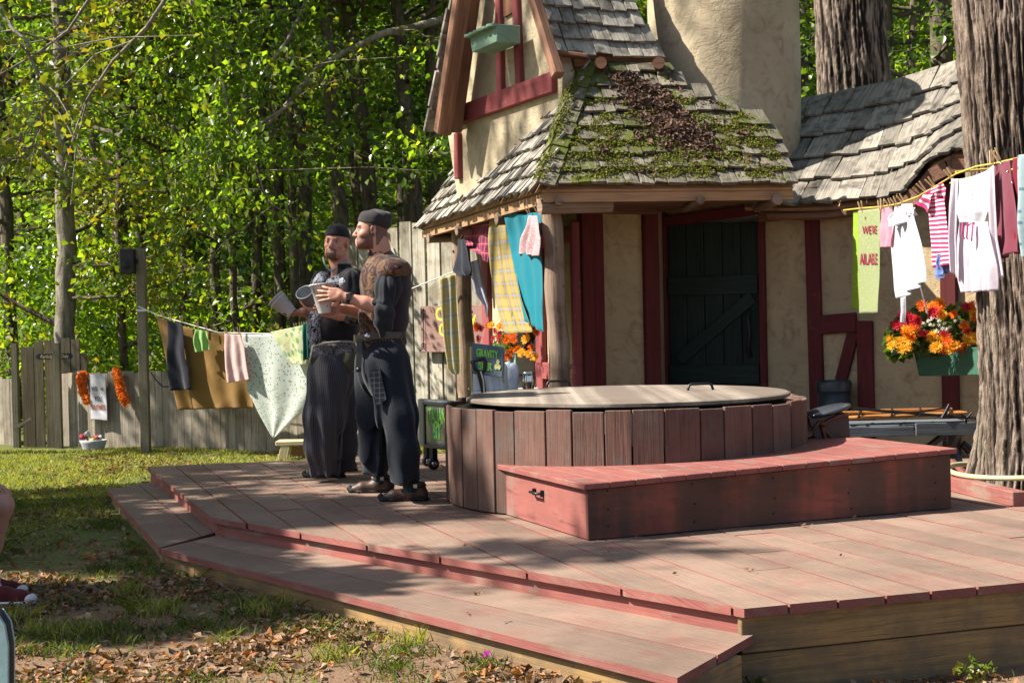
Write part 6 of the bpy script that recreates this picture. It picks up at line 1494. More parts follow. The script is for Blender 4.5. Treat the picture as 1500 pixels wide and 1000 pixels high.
        me.polygons.add(len(f)); me.polygons.foreach_set('loop_start', np.arange(0, f.size, 4, dtype=np.int32)); me.update(calc_edges=True); me.polygons.foreach_set('use_smooth', np.ones(len(f), bool))
        if colf is not None:
            col = np.ones((len(vs), 4), np.float32); col[:, :3] = colf(vs); at = me.color_attributes.new('tint', 'FLOAT_COLOR', 'POINT'); at.data.foreach_set('color', col.ravel())
        me.materials.append(mat); o = bpy.data.objects.new(name, me); COL.objects.link(o)
        if parent: setp(o, parent)
        return o
def skin_mat(name):
    t = NT(name); at = t.n('Attribute', attribute_name='tint'); co = t.coord()
    col = t.mix(t.math('MULTIPLY', t.noise(co, 30, 4), .25), at.outputs['Color'], (.30, .09, .06)); t.base(col, .5, .35); t.bump(t.noise(co, 260, 2), .12, .002)
    t.b.inputs['Subsurface Weight'].default_value = .08; t.b.inputs['Subsurface Radius'].default_value = (.02, .008, .004); t.b.inputs['Subsurface Scale'].default_value = .5; return t.m
SKIN = skin_mat('skin')
def frame(fwd, up=(0, 0, 1)):
    x = np.array(fwd, float); x /= np.linalg.norm(x); z = np.array(up, float); z -= x*(z@x); z /= np.linalg.norm(z); y = np.cross(z, x); return np.stack([x, y, z], 1)   # columns: forward, left, up
def head(S, c, Rm, beard=0.0, wide=1.0):
    c = np.array(c, float); h = lambda x, y, z: c+Rm@np.array([x, y*wide, z])
    S.ell(h(-.012, 0, .035), (.098, .076*wide, .092), .01, Rm); S.ell(h(.028, 0, -.035), (.068, .058*wide, .085), .03, Rm)
    S.ell(h(.03, 0, -.075), (.055, .050*wide, .045), .025, Rm)
    S.ell(h(.072, 0, -.102), (.026, .03, .022), .02, Rm)                       # chin
    S.cap(h(.083, .03, .022), h(.083, -.03, .022), .012, .012, .015)           # brow
    for s in (1, -1):
        S.ell(h(.099, s*.033, .0), (.015, .018, .011), .010, Rm, True)         # eye socket
        S.ell(h(.080, s*.032, .0), (.0125, .0125, .0115), .003, Rm)
        S.ell(h(.058, s*.045, -.032), (.026, .018, .022), .02, Rm)             # cheek
        S.ell(h(-.006, s*.079, -.008), (.020, .009, .034), .005, Rm); S.ell(h(-.002, s*.088, -.006), (.010, .005, .018), .003, Rm, True)
        S.ell(h(.103, s*.013, -.038), (.010, .008, .007), .005, Rm)            # nostril wing
    S.cap(h(.090, 0, .008), h(.117, 0, -.034), .008, .0115, .010)              # nose
    S.cap(h(.094, .020, -.066), h(.094, -.020, -.066), .007, .007, .006); S.cap(h(.100, .0, -.063), h(.100, 0, -.064), .007, .007, .008)
    S.cap(h(.091, .016, -.078), h(.091, -.016, -.078), .007, .007, .006)
    S.cap(h(.104, .020, -.0715), h(.104, -.020, -.0715), .0032, .0032, .002, True)
    if beard: S.ell(h(.055, 0, -.085), (.055, .058*wide, .045), .015, Rm); S.cap(h(.086, .022, -.056), h(.086, -.022, -.056), .012, .012, .008)
    S.chain([h(-.03, 0, -.05), h(-.045, 0, -.13)], [.058, .060], .025)
    return h
def skincol(c, Rm, base, bcol, bfn, eyec=(.05, .035, .02), wide=1.0):
    c = np.array(c, float)
    def f(v):
        q = (v-c)@Rm; x, y, z = q[:, 0], q[:, 1]/wide, q[:, 2]; col = np.tile(np.array(base, np.float32), (len(v), 1))
        nz = np.array([noise.noise(V(p*55)) for p in v]) if len(v) < 90000 else np.random.uniform(-.4, .4, len(v))
        def put(m_, cc, a=1.0): m_ = (np.clip(m_, 0, 1)*a)[:, None]; col[:] = col*(1-m_)+np.array(cc)*m_
        isH = (np.abs(x) < .15) & (np.abs(y) < .12) & (np.abs(z) < .15)
        put(isH & (x > .085) & (np.abs(y) < .022) & (z < -.02) & (z > -.05), (.42, .16, .12), .5)         # ruddy nose
        put((isH & (x > .04) & (np.abs(np.abs(y)-.045) < .02) & (np.abs(z+.03) < .02)), (.42, .17, .13), .4)
        b = bfn(x, y, z)*isH; put(np.clip(b*(1.15+nz*.9), 0, 1), bcol)
        put(isH & (x > .085) & (np.abs(y) < .026) & (np.abs(z+.072) < .010), (.33, .12, .10), .85)        # lips
        put(isH & (x > .085) & (np.abs(y) < .018) & (np.abs(z+.0715) < .0028), (.50, .44, .40), .7)       # teeth in the smile
        e = isH & (x > .072) & (np.abs(np.abs(y)-.032) < .017) & (np.abs(z) < .0065); put(e, (.36, .31, .28)); put(e & (np.abs(np.abs(y)-.032) < .0065), eyec)
        put(isH & (x > .07) & (np.abs(np.abs(y)-.033) < .019) & (np.abs(z-.0085) < .0028), (.07, .04, .03), .8)
        put(isH & (x > .07) & (np.abs(np.abs(y)-.034) < .022) & (np.abs(z-.024+.1*np.abs(np.abs(y)-.03)) < .006), (.10, .06, .04), .85)   # eyebrows
        return col
    return f
def hand(S, wrist, pc, fd, pn, thumb_side, curl=(.5, .9, .8), spread=.0, scale=1.0, curls=None, thumb=(.5, .5)):
    """pc palm centre, fd finger direction, pn the way the palm faces, thumb_side +1/-1 along fd x pn"""
    fd = np.array(fd, float); fd /= np.linalg.norm(fd); pn = np.array(pn, float); pn -= fd*(pn@fd); pn /= np.linalg.norm(pn); sd = np.cross(fd, pn)*thumb_side
    pc = np.array(pc, float); k = scale
    Rm = np.stack([fd, sd, pn], 1); S.ell(pc, (.050*k, .042*k, .016*k), .008, Rm); S.ell(pc-fd*.01+sd*.022, (.034*k, .02*k, .018*k), .008, Rm)
    S.cap(wrist, pc-fd*.03, .026*k, .024*k, .015)
    for i in range(4):
        s_ = (1.5-i)*.0205*k; L = [.040, .045, .042, .033][i]*k; p = pc+fd*(.040*k-.004*abs(i-1.3))+sd*s_; d = fd+sd*(spread*(1.5-i)*.12); d /= np.linalg.norm(d); r = .0098*k
        cu = curl if curls is None else curls[i]; S.cap(p-fd*.025, p, .0105*k, r*1.05, .006)
        for j in range(3):
            a = cu[j]; d = d*math.cos(a)+pn*math.sin(a)
            pn2 = pn-d*(pn@d); pn2 /= np.linalg.norm(pn2)+1e-9; e = p+d*L*[1, .66, .52][j]; S.cap(p, e, r*(1-.08*j), r*(.92-.1*j), .002 if j else .004); p = e; pnl = pn2
            pn = pn  # palm normal fixed; bends add up towards it
            if d@fd < -.3: d = d
    p = pc-fd*.022*k+sd*.032*k+pn*.006; d = sd*.75+fd*thumb[0]+pn*thumb[1]; d /= np.linalg.norm(d); e = p+d*.040*k; S.cap(p, e, .0135*k, .0115*k, .006)
    d2 = fd*.75+pn*(thumb[1]+.1)+sd*.15; d2 /= np.linalg.norm(d2); S.cap(e, e+d2*.030*k, .0112*k, .009*k, .003)
def cr(p, n=6):
    p = [np.array(q, float) for q in p]; q = [2*p[0]-p[1]]+p+[2*p[-1]-p[-2]]; out = []
    for i in range(1, len(q)-2):
        for k in range(n):
            t = k/n; out.append(.5*((2*q[i])+(-q[i-1]+q[i+1])*t+(2*q[i-1]-5*q[i]+4*q[i+1]-q[i+2])*t*t+(-q[i-1]+3*q[i]-3*q[i+1]+q[i+2])*t**3))
    return out+[p[-1]]
# ================================================= the near man (profile, facing left)
DA = 9.3
def LA(px, py, dy=0.0): q = P(px, py, DA+dy); return np.array(q)
ga = P(565, 730, DA); man1 = thing('person', (ga.x, ga.y, DZ), 'man in profile with dark cap, brown brocade vest and baggy dark trousers, nearer figure', 'person')
WTH = .005
hc1 = LA(545, 336.5, -.02); F1R = frame((-.985, -.12, .0)); 
S = SDF((ga.x-.62, ga.y-.45, DZ-.01), (ga.x+.36, ga.y+.48, DZ+1.92), WTH)
h1 = head(S, hc1, F1R, beard=.6)
nk = LA(562, 382, 0); S.cap(h1(-.035, 0, -.06), nk, .06, .066, .03)
S.ell(LA(563, 422, 0), (.110, .15, .17), .05); S.ell(LA(560, 475, 0), (.10, .13, .13), .05); S.ell(LA(557, 522, 0), (.11, .14, .10), .04)
shL, elL, wrL = LA(572, 396, -.19), LA(560, 452, -.26), LA(509, 436, -.275)
shR, elR, wrR = LA(566, 396, .19), LA(548, 462, .16), LA(502, 452, -.02)
S.chain([shL, elL], [.062, .048], .04); S.chain([elL, elL*.5+wrL*.5, wrL], [.047, .044, .029], .015)
S.chain([shR, elR], [.062, .046], .04); S.chain([elR, elR*.5+wrR*.5, wrR], [.045, .042, .029], .015)
cupT, cupB = LA(471, 416, -.17), LA(476, 459, -.17)
pcL = LA(492, 431, -.278); hand(S, wrL, pcL, (-1, .02, .08), (.0, 1, .0), 1, curls=[(.18, .35, .4), (.15, .4, .45), (.15, .45, .45), (.2, .5, .45)], spread=1.3, thumb=(.4, .25))
pcR = LA(488, 452, -.10); hand(S, wrR, pcR, (-.96, -.15, -.05), (-.05, -.9, .3), -1, curls=[(.3, .6, .5)]*4, thumb=(.3, .4))
# legs under the trousers
fNear, fFar = G(600, 733, DZ), G(552, 721, DZ)
hipN, hipF = LA(566, 525, -.10), LA(556, 525, .10)
anN = np.array([fNear.x, fNear.y, DZ+.12]); anF = np.array([fFar.x+.01, fFar.y, DZ+.12])
for hp_, an in ((hipN, anN), (hipF, anF)):
    kn = hp_*.5+an*.5+np.array([-.03, 0, .02]); S.chain([hp_, kn, an], [.095, .06, .042], .03); S.cap(an, an-np.array([-.01, 0, .06]), .042, .04, .02); S.cap(an-np.array([0, 0, .070]), an+np.array([-.09, -.005, -.078]), .024, .014, .01)
bf = lambda x, y, z: np.clip(1.0*((x < .10) & (z < -.028) & (z > -.125) & (x > -.005)).astype(float)*np.clip((-.028-z+.0)*40+np.clip((.05-x)*20, 0, 1)*1.0*(z < .0), 0, 1), 0, 1)+ ((x > -.012) & (x < .022) & (np.abs(y) > .05) & (z < .03) & (z > -.05)).astype(float)*.9 + ((x < -.022) & (z > -.075+.03*np.sin(x*60)) & (z < .05) & (np.abs(y) < .077)).astype(float)*.9
S.mesh('body', SKIN, man1, skincol(hc1, F1R, (.46, .235, .165), (.085, .05, .035), bf))
def hset(o): return o
def cap_hat(name, hc, Rm, mat, parent, r=(.108, .088, .082), c0=(-.018, 0, .045), cut=.028, tilt=-.2, band=True, dome=0, lump=.004):
    S = SDF(np.array(hc)-.2, np.array(hc)+.22, .005); c = np.array(hc)+Rm@np.array(c0); S.ell(c, r, 0, Rm)
    if dome: S.ell(c+Rm@np.array([-.005, 0, dome]), (r[0]*.93, r[1]*.95, .045), .02, Rm)
    g = np.stack(np.meshgrid(*[S.lo[i]+np.arange(S.n[i])*S.res for i in range(3)], indexing='ij'), -1); q = (g-np.array(hc))@Rm
    pl = (cut+q[..., 0]*tilt*-1)-q[..., 2]
    if lump: S.F += (lump*np.sin(q[..., 0]*70+q[..., 1]*40)*np.cos(q[..., 1]*60+q[..., 2]*50)).astype(np.float32)*np.clip((q[..., 2]-cut-.02)*30, 0, 1)
    S.F = np.maximum(S.F, pl.astype(np.float32)); return S.mesh(name, mat, parent)
CAPM = cloth('charcoal_cap_cloth', (.028, .025, .027), trans=0); BANM = cloth('black_bandana_cloth', (.012, .012, .014), trans=0)
cp = cap_hat('cap', hc1, F1R, CAPM, man1, r=(.111, .088, .074), c0=(-.018, 0, .046), cut=.030, tilt=-.30, dome=.038, lump=.005)
# garments -----------------------------------------------------
VB = brocade('brown_gold_brocade', (.028, .010, .009), (.115, .062, .03), 9, .5); VP = cloth('plum_black_cloth', (.022, .014, .022), trans=0)
SHM = cloth('black_shirt_cloth', (.016, .018, .022), trans=0); TRM = stripes('blue_black_pinstripe', (.007, .009, .014), (.014, .018, .026), 60, .5, 0, 0)
def folds(S, c, amp, fr, zf=6, k=.0, taper=None):
    g = np.meshgrid(*[S.lo[i]+np.arange(S.n[i])*S.res for i in range(3)], indexing='ij'); a = np.arctan2(g[1]-c[1], g[0]-c[0]); z = g[2]
    S.F += (amp*(np.sin(a*fr+np.sin(z*zf)*1.1+z*2)+.6*np.sin(a*fr*1.9+z*5+1.3)+.5*np.sin(z*22+a*3)*k)*(taper(z) if taper else 1)).astype(np.float32)
S = SDF((ga.x-.35, ga.y-.42, DZ+.9), (ga.x+.36, ga.y+.42, DZ+1.62), .006)
S.ell(LA(562, 414, 0), (.155, .205, .20), .05); S.ell(LA(558, 462, 0), (.150, .175, .17), .05); S.ell(LA(557, 497, 0), (.150, .18, .10), .03); S.ell(LA(574, 396, -.12), (.085, .09, .06), .04); S.ell(LA(570, 396, .12), (.085, .09, .06), .04); S.cap(LA(562, 388, 0), LA(556, 372, 0), .085, .078, .02)
S.cap(LA(555, 366, 0), LA(551, 350, 0), .070, .075, .01, True)
folds(S, ga, .003, 7, 9, 1); S.mesh('vest', VB, man1)
S = SDF((ga.x-.1, ga.y-.36, DZ+1.0), (ga.x+.38, ga.y+.36, DZ+1.60), .006)       # plain dark back of the vest
S.ell(LA(576, 420, 0), (.120, .205, .195), .05); S.ell(LA(573, 466, 0), (.115, .18, .14), .05); S.ell(LA(580, 395, 0), (.10, .19, .06), .04)
S.mesh('vest_back', VP, man1)
for (dy, nm) in ((-1, 0), (1, 1)):
    sh = LA(576, 392, dy*.20); el = LA(563, 446, dy*.26) if dy < 0 else elR
    S = SDF(np.minimum(sh, el)-.15, np.maximum(sh, el)+.17, .006); m_ = sh*.45+el*.55; S.chain([sh, m_, el], [.078, .080, .066], .03)
    S.ell(el+np.array([-.01, 0, .01]), (.075, .072, .035), .012); folds(S, m_, .0045, 9, 14, 1.0); S.mesh('sleeve', SHM, man1)
    S = SDF(sh-.18, sh+.18, .006); S.ell(sh+np.array([.005, dy*.012, -.02]), (.112, .100, .088), .01)
    g2 = np.meshgrid(*[S.lo[i]+np.arange(S.n[i])*S.res for i in range(3)], indexing='ij'); S.F = np.maximum(S.F, ((sh[2]-.062+.15*(g2[0]-sh[0]))-g2[2]).astype(np.float32)); o = S.mesh('shoulder_cap', VB, man1)
# knotted cloth strip hanging from the near elbow
S = SDF(LA(540, 500, -.4), LA(600, 430, -.1), .005) if False else SDF((LA(560, 465, -.25)-.14), (LA(560, 465, -.25)+.14), .005)
S.chain([LA(566, 441, -.29), LA(560, 455, -.31), LA(556, 472, -.31), LA(561, 492, -.30)], [.03, .045, .033, .018], .02); S.chain([LA(566, 441, -.29), LA(572, 460, -.30), LA(571, 480, -.30)], [.03, .03, .02], .02); folds(S, LA(560, 465, -.25), .004, 5, 30, 1); S.mesh('sleeve_tie', SHM, man1)
# lower hem of the vest
S = SDF((ga.x-.25, ga.y-.28, DZ+.86), (ga.x+.28, ga.y+.28, DZ+1.16), .006); S.ell(LA(557, 500, 0), (.162, .185, .075), 0); folds(S, ga, .006, 9, 5, 1); S.mesh('vest_hem', VB, man1)
# belt
mb = MB(); bc = LA(557, 492, 0); prof = []
ring = [V((bc[0]+.166*math.cos(a)*1.0, bc[1]+.190*math.sin(a), bc[2]+.010*math.cos(a)+.004*math.sin(3*a))) for a in [i/48*6.283 for i in range(49)]]
vs = []; 
for r_ in ring:
    o_ = (r_-V(bc)); o_.z = 0; o_.normalize(); vs += [r_+V((0, 0, -.022)), r_+o_*.006+V((0, 0, -.021)), r_+o_*.006+V((0, 0, .021)), r_+V((0, 0, .022))]
mb.mesh(vs, [(i*4+j, (i+1)*4+j, (i+1)*4+(j+1) % 4, i*4+(j+1) % 4) for i in range(48) for j in range(4)]); blt = mb.build('belt', plain('dark_leather', (.03, .025, .025), .4, .5), man1)
mb = MB(); q = V(LA(538, 492, -.185)); mb.lathe(q, [(0, .012), (.014, .010), (.02, 0), (.02, -.004)], 16, ax=(-.3, -1, 0)); mb.build('buckle', M['steel'], blt)
mb = MB(); mb.beam(V(LA(527, 497, -.16)), V(LA(525, 545, -.17)), .035, .006, up=(0, -1, 0)); mb.lathe(V(LA(525, 541, -.175)), [(0, .01), (.012, .006), (.015, 0)], 12, ax=(0, -1, 0)); mb.build('strap_end', plain('belt_leather', (.02, .02, .022), .4, .5), blt)
# trousers
def trousers(name, mat, parent, org, wc, wr, legs, res=.007, foldc=None, amp=.013, fr=8, seat=None, cutz=DZ+.14):
    lo = np.array([org.x-.38, org.y-.45, DZ+.02]); hi = np.array([org.x+.42, org.y+.45, wc[2]+.12]); S = SDF(lo, hi, res); S.ell(wc, wr, 0)
    if seat is not None: S.ell(seat[0], seat[1], .06)
    for pts, rs in legs: S.chain(pts, rs, .05)
    g3 = S.lo[2]+np.arange(S.n[2])*S.res; S.F = np.maximum(S.F, (cutz-g3)[None, None, :].astype(np.float32))
    z0 = lo[2]; zt = wc[2]; folds(S, (org.x, org.y), amp, fr, 5, .0, lambda z: np.clip((zt-z)*2.2, .15, 1))
    g2 = S.lo[2]+np.arange(S.n[2])*S.res; S.F = np.maximum(S.F, (g2-(zt+.01))[None, None, :].astype(np.float32))
    o = S.mesh(name, mat, parent); me = o.data; uvl = me.uv_layers.new(name='UVMap')
    co = np.empty(len(me.vertices)*3, np.float32); me.vertices.foreach_get('co', co); co = co.reshape(-1, 3); li = np.empty(len(me.loops), np.int32); me.loops.foreach_get('vertex_index', li)
    best = np.full(len(co), 9.0); uu = np.zeros(len(co))
    for li_, (pts, rs) in enumerate(legs):
        pa = np.array([np.array(wc)]+[np.array(p) for p in pts]); zz = pa[::-1, 2]; cx = np.interp(co[:, 2], zz, pa[::-1, 0]); cy = np.interp(co[:, 2], zz, pa[::-1, 1]); d_ = np.hypot(co[:, 0]-cx, co[:, 1]-cy); m_ = d_ < best
        uu[m_] = (np.arctan2(co[:, 1]-cy, -(co[:, 0]-cx))*.15+li_*.011)[m_]; best[m_] = d_[m_]
    a = np.stack([uu, co[:, 2]], 1)[li]; uvl.data.foreach_set('uv', a.astype(np.float32).ravel()); return o
trousers('trousers', TRM, man1, ga, LA(557, 500, 0), (.158, .185, .10), [([LA(568, 530, -.10), LA(583, 610, -.16), LA(591, 665, -.2), LA(594, 705, -.22)], [.14, .118, .108, .098]), ([LA(553, 530, .10), LA(549, 610, .16), LA(550, 665, .2), LA(551, 702, .22)], [.145, .118, .110, .100])], seat=(LA(562, 540, 0), (.17, .20, .20)))
mb = MB(); pk = [LA(540, 548, -.265), LA(556, 540, -.27), LA(566, 585, -.275), LA(552, 594, -.275)]; mb.prism([V(p) for p in pk], (0, .05, 0)); mb.build('pocket', plaid('dark_check_patch', (.025, .028, .036), (.016, .018, .024), (.11, .12, .14), 30, 0), man1)
LSH = plain('brown_shoe_leather', (.06, .032, .023), .5, .4, var=.3, scale=20); SOL = plain('black_sole', (.012, .012, .013), .6); GSH = plain('grey_shoe_suede', (.05, .048, .045), .75, .2, var=.3, scale=20)
SOCK = cloth('dark_green_sock', (.012, .03, .028), trans=0)
def shoe(f, an, parent, mat, L=.29, yaw=0, strap=True):
    d = np.array([-math.cos(yaw), -math.sin(yaw), 0]); b = np.array([f.x, f.y, DZ]); up = np.array([0, 0, 1.0]); heel = b-d*.085; S = SDF(b-.3, b+.3, .0055)
    S.chain([heel+up*.042, b+up*.046, b+d*.10+up*.036, b+d*.165+up*.024], [.036, .042, .037, .02], .02); S.chain([b-d*.07+up*.045, b-d*.06+up*.115], [.040, .043], .02); S.cap(b+up*.05, b-d*.04+up*.105, .04, .045, .02)
    S.cap(b-d*.055+up*.13, b-d*.055+up*.20, .036, .036, .004, True)
    g2 = S.lo[2]+np.arange(S.n[2])*S.res; S.F = np.maximum(S.F, np.maximum((DZ+.008-g2), (g2-DZ-.118))[None, None, :].astype(np.float32)); so_ = S.mesh('shoe', mat, parent)
    S = SDF(b-.3, b+.3, .005); S.chain([heel+up*.014-d*.005, b+up*.014, b+d*.10+up*.014, b+d*.170+up*.016, b+d*.190+up*.034, b+d*.180+up*.048], [.040, .041, .038, .023, .012, .008], .015)
    g = np.meshgrid(*[S.lo[i]+np.arange(S.n[i])*S.res for i in range(3)], indexing='ij'); t = (g[0]-b[0])*d[0]+(g[1]-b[1])*d[1]
    S.F = np.maximum(S.F, np.where(t < .14, g[2]-DZ-.020, -1).astype(np.float32)); S.F = np.maximum(S.F, (DZ+.001-g[2]).astype(np.float32)); s2 = S.mesh('sole', SOL, so_)
    if strap:
        mb = MB(); c = b-d*.052+up*.098; ring = [V(c)+V((math.cos(a)*.052, math.sin(a)*.047, .004*math.sin(a))) for a in [i/24*6.283 for i in range(25)]]; mb.tube(ring, .008, 6, cap=False); st = mb.build('strap', plain('strap_leather', (.025, .018, .016), .4), so_)
        mb = MB(); q = V(c)+V((-.01, -.054, 0)); mb.box(q-V((.012, .004, .012)), q+V((.012, .002, .012))); mb.build('buckle', M['steel'], st)
    return so_
shoe(fNear, anN, man1, LSH, yaw=.1); shoe(fFar, anF, man1, LSH, yaw=-.05)
for an in (anN, anF):
    S = SDF(an-.15, an+.17, .006); S.cap(an+np.array([.0, 0, .09]), an+np.array([.015, 0, -.035]), .058, .054, 0)
    gz_ = S.lo[2]+np.arange(S.n[2])*S.res; S.F += (.003*np.sin(gz_*220))[None, None, :].astype(np.float32); S.mesh('sock', SOCK, man1)
# watch
mb = MB(); c = V(wrL)+V((.012, 0, 0)); ax = (V(elL)-V(wrL)).normalized(); u = ax.orthogonal().normalized(); w_ = ax.cross(u)
mb.lathe(c-ax*.012, [(.033, 0), (.036, .003), (.036, .021), (.033, .024)], 24, ax=ax); wt_ = mb.build('wristwatch', M['black'], man1)
mb = MB(); q = c+V((0, -.034, .006)); mb.box(q-V((.016, .006, .02)), q+V((.016, .006, .02))); mb.build('watch_case', plain('watch_glass', (.02, .02, .025), .2, .6), wt_)
# ---- cups
CUPM = dots('speckled_white_cup', (.50, .49, .47), (.16, .13, .12), 20, .16, 0); 
def cupmat(name, c, c2, sc, r):
    t = NT(name); co = t.coord('Object', (sc, sc, sc)); vo = t.n('TexVoronoi', i_Vector=co, i_Scale=1.0); col = t.mix(t.math('LESS_THAN', vo.outputs['Distance'], r), c, c2); t.base(col, .45, .4); return t.m
CUPM = cupmat('speckled_white_cup', (.50, .49, .47), (.16, .12, .11), 38, .22); CUPB = cupmat('printed_beige_cup', (.48, .45, .41), (.10, .08, .075), 14, .20); CUPG = plain('grey_cup', (.22, .235, .25), .35, .4, var=.08, bump=.03)
def cup(top, bot, rt, rb, mat, label, inner=None, stack=0, grp=None):
    t = V(top); b = V(bot); ax = (t-b).normalized(); H = (t-b).length
    mb = MB(); mb.lathe(b, [(0, 0), (rb, 0), (rb+.001, .004), (rt, H-.006), (rt+.004, H-.004), (rt+.004, H+.003), (rt-.002, H+.003), (rt-.004, H-.01), (rb-.003, .012), (0, .01)], 36, ax=ax); o = mb.build('cup', mat); tag(o, label, 'cup', grp); return o
cup(cupT, cupB, .074, .040, CUPM, 'white speckled cup held upright in the hands of the man with the cap')
# ================================================= the far man, turned to the camera
DB2 = 10.45
def LB_(px, py, dy=0.0): return np.array(P(px, py, DB2+dy))
gb = P(486, 703, DB2); man2 = thing('person', (gb.x, gb.y, DZ), 'bearded man in black bandana, smiling at the camera with cups in both hands', 'person')
hc2 = LB_(493, 354.5, 0); F2R = frame((-.25, -.96, -.02), (.10, 0, 1))
S = SDF((gb.x-.52, gb.y-.45, DZ-.01), (gb.x+.42, gb.y+.40, DZ+1.88), WTH)
h2 = head(S, hc2, F2R, beard=.7, wide=1.08)
S.cap(h2(-.035, 0, -.06), LB_(500, 402, .02), .068, .075, .03)
S.ell(LB_(498, 440, .01), (.13, .13, .17), .05); S.ell(LB_(492, 485, .01), (.135, .12, .14), .05); S.ell(LB_(488, 526, 0), (.12, .13, .10), .04)
sh2L, el2L, wr2L = LB_(516, 410, -.17), LB_(518, 462, -.22), LB_(476, 458, -.30)
sh2R, el2R, wr2R = LB_(474, 412, .13), LB_(466, 462, .10), LB_(444, 457, -.02)
S.chain([sh2L, el2L], [.065, .052], .04); S.chain([el2L, el2L*.5+wr2L*.5, wr2L], [.050, .045, .031], .015)
S.chain([sh2R, el2R], [.065, .052], .04); S.chain([el2R, el2R*.5+wr2R*.5, wr2R], [.05, .043, .031], .015)
hand(S, wr2L, LB_(461, 452, -.27), (-.85, .05, .10), (.1, -.15, 1), 1, curls=[(.35, .6, .5)]*4, thumb=(.3, .6))
hand(S, wr2R, LB_(430, 459, -.04), (-.9, -.2, -.12), (-.25, .1, 1), 1, curls=[(.45, .6, .5), (.5, .6, .5), (.5, .6, .5), (.5, .7, .5)], thumb=(.2, .9))
f2a = G(482, 699, DZ); f2b = G(500, 690, DZ)
for hp_, ff in ((LB_(484, 530, -.08), f2a), (LB_(494, 530, .10), f2b)):
    an = np.array([ff.x, ff.y, DZ+.12]); kn = hp_*.5+an*.5; S.chain([hp_, kn, an], [.09, .06, .042], .03); S.cap(an-np.array([0, 0, .070]), an+np.array([-.09, 0, -.078]), .024, .014, .01)
bf2 = lambda x, y, z: ((np.abs(y) < .034) & (x > .05) & (z < -.082)).astype(float)*.9+((np.abs(y) < .036) & (x > .06) & (z < -.050) & (z > -.066)).astype(float)*.9+((np.abs(np.abs(y)-.030) < .008) & (x > .06) & (z < -.05) & (z > -.10)).astype(float)*.75+((z < -.055) & (x > .0)).astype(float)*.22+((x < .0) & (z > -.06) & (z < .05) & (np.abs(y) < .1)).astype(float)*.3
S.mesh('body', SKIN, man2, skincol(hc2, F2R, (.48, .22, .15), (.12, .072, .05), bf2, wide=1.08))
cap_hat('bandana', hc2, F2R, BANM, man2, r=(.110, .090, .092), c0=(-.012, 0, .042), cut=.036, tilt=-.10, lump=.002)
S = SDF(hc2-.3, hc2+.3, .006); kn_ = h2(-.10, -.02, .005); S.ell(kn_, (.03, .03, .03), 0); S.chain([kn_, h2(-.12, -.05, -.05), h2(-.11, -.06, -.12)], [.03, .036, .022], .02); S.chain([kn_, h2(-.13, .0, -.06), h2(-.12, .01, -.15)], [.025, .033, .02], .02); folds(S, kn_, .003, 5, 40, 1); S.mesh('bandana_tail', BANM, man2)
BW = brocade('black_white_brocade', (.014, .013, .018), (.34, .34, .38), 22, .5); BW2 = cloth('black_cloth_shirt', (.012, .011, .014), trans=0)
S = SDF((gb.x-.32, gb.y-.35, DZ+.88), (gb.x+.40, gb.y+.35, DZ+1.58), .006)
S.ell(LB_(497, 436, 0), (.178, .178, .195), .05); S.ell(LB_(491, 480, 0), (.178, .172, .17), .05); S.ell(LB_(514, 406, -.13), (.09, .08, .06), .04); S.ell(LB_(476, 408, .11), (.09, .08, .06), .04); S.cap(LB_(500, 404, .0), LB_(498, 394, 0), .095, .082, .02)
S.cap(h2(.01, 0, -.06), h2(.06, 0, -.22), .05, .055, .01, True)
folds(S, gb, .003, 6, 9, 1); S.mesh('shirt', BW2, man2)
for (cx, cy, dx, nm) in ((466, 445, -.05, 0), (512, 436, -.165, 1)):
    pass
S = SDF((gb.x-.34, gb.y-.36, DZ+.9), (gb.x+.05, gb.y+.2, DZ+1.55), .006)       # patterned front panel of the waistcoat
S.ell(LB_(473, 436, -.02), (.090, .150, .19), .04); S.ell(LB_(466, 482, -.03), (.080, .13, .16), .04); S.mesh('waistcoat_panel', BW, man2)
S = SDF((gb.x-.12, gb.y-.36, DZ+1.18), (gb.x+.28, gb.y+.1, DZ+1.60), .006); S.ell(LB_(500, 416, -.115), (.115, .075, .075), .03); S.mesh('yoke', BW, man2)
for sh, el, nm in ((sh2L, el2L, 1), (sh2R, el2R, 0)):
    S = SDF(np.minimum(sh, el)-.14, np.maximum(sh, el)+.15, .006); m_ = sh*.5+el*.5; S.chain([sh, m_, el], [.085, .082, .068], .03); folds(S, m_, .004, 5, 20, 1.2); S.mesh('sleeve', BW2, man2)
    S = SDF(sh-.16, sh+.16, .006); S.ell(sh+np.array([.0, 0, -.02]), (.100, .082, .068), .01); S.F = np.maximum(S.F, ((sh[2]-.070)-(S.lo[2]+np.arange(S.n[2])*S.res))[None, None, :].astype(np.float32)); S.mesh('shoulder_cap', BW, man2)
    S = SDF(el-.14, el+.14, .006); S.ell(el+np.array([-.015, -.01, -.01]), (.072, .066, .045), .01); folds(S, el, .004, 4, 40, 1); S.mesh('rolled_cuff', cloth('olive_cuff', (.075, .07, .055), trans=0), man2)
mb = MB(); tr = cr([h2(.0, .085, -.125), h2(.04, .07, -.15), h2(.07, .03, -.19), h2(.075, 0, -.21), h2(.06, -.05, -.17), h2(.0, -.09, -.12)])
mb.tube([V(p) for p in tr], .007, 8); mb.build('collar_trim', cloth('grey_piping', (.30, .32, .34)), man2)
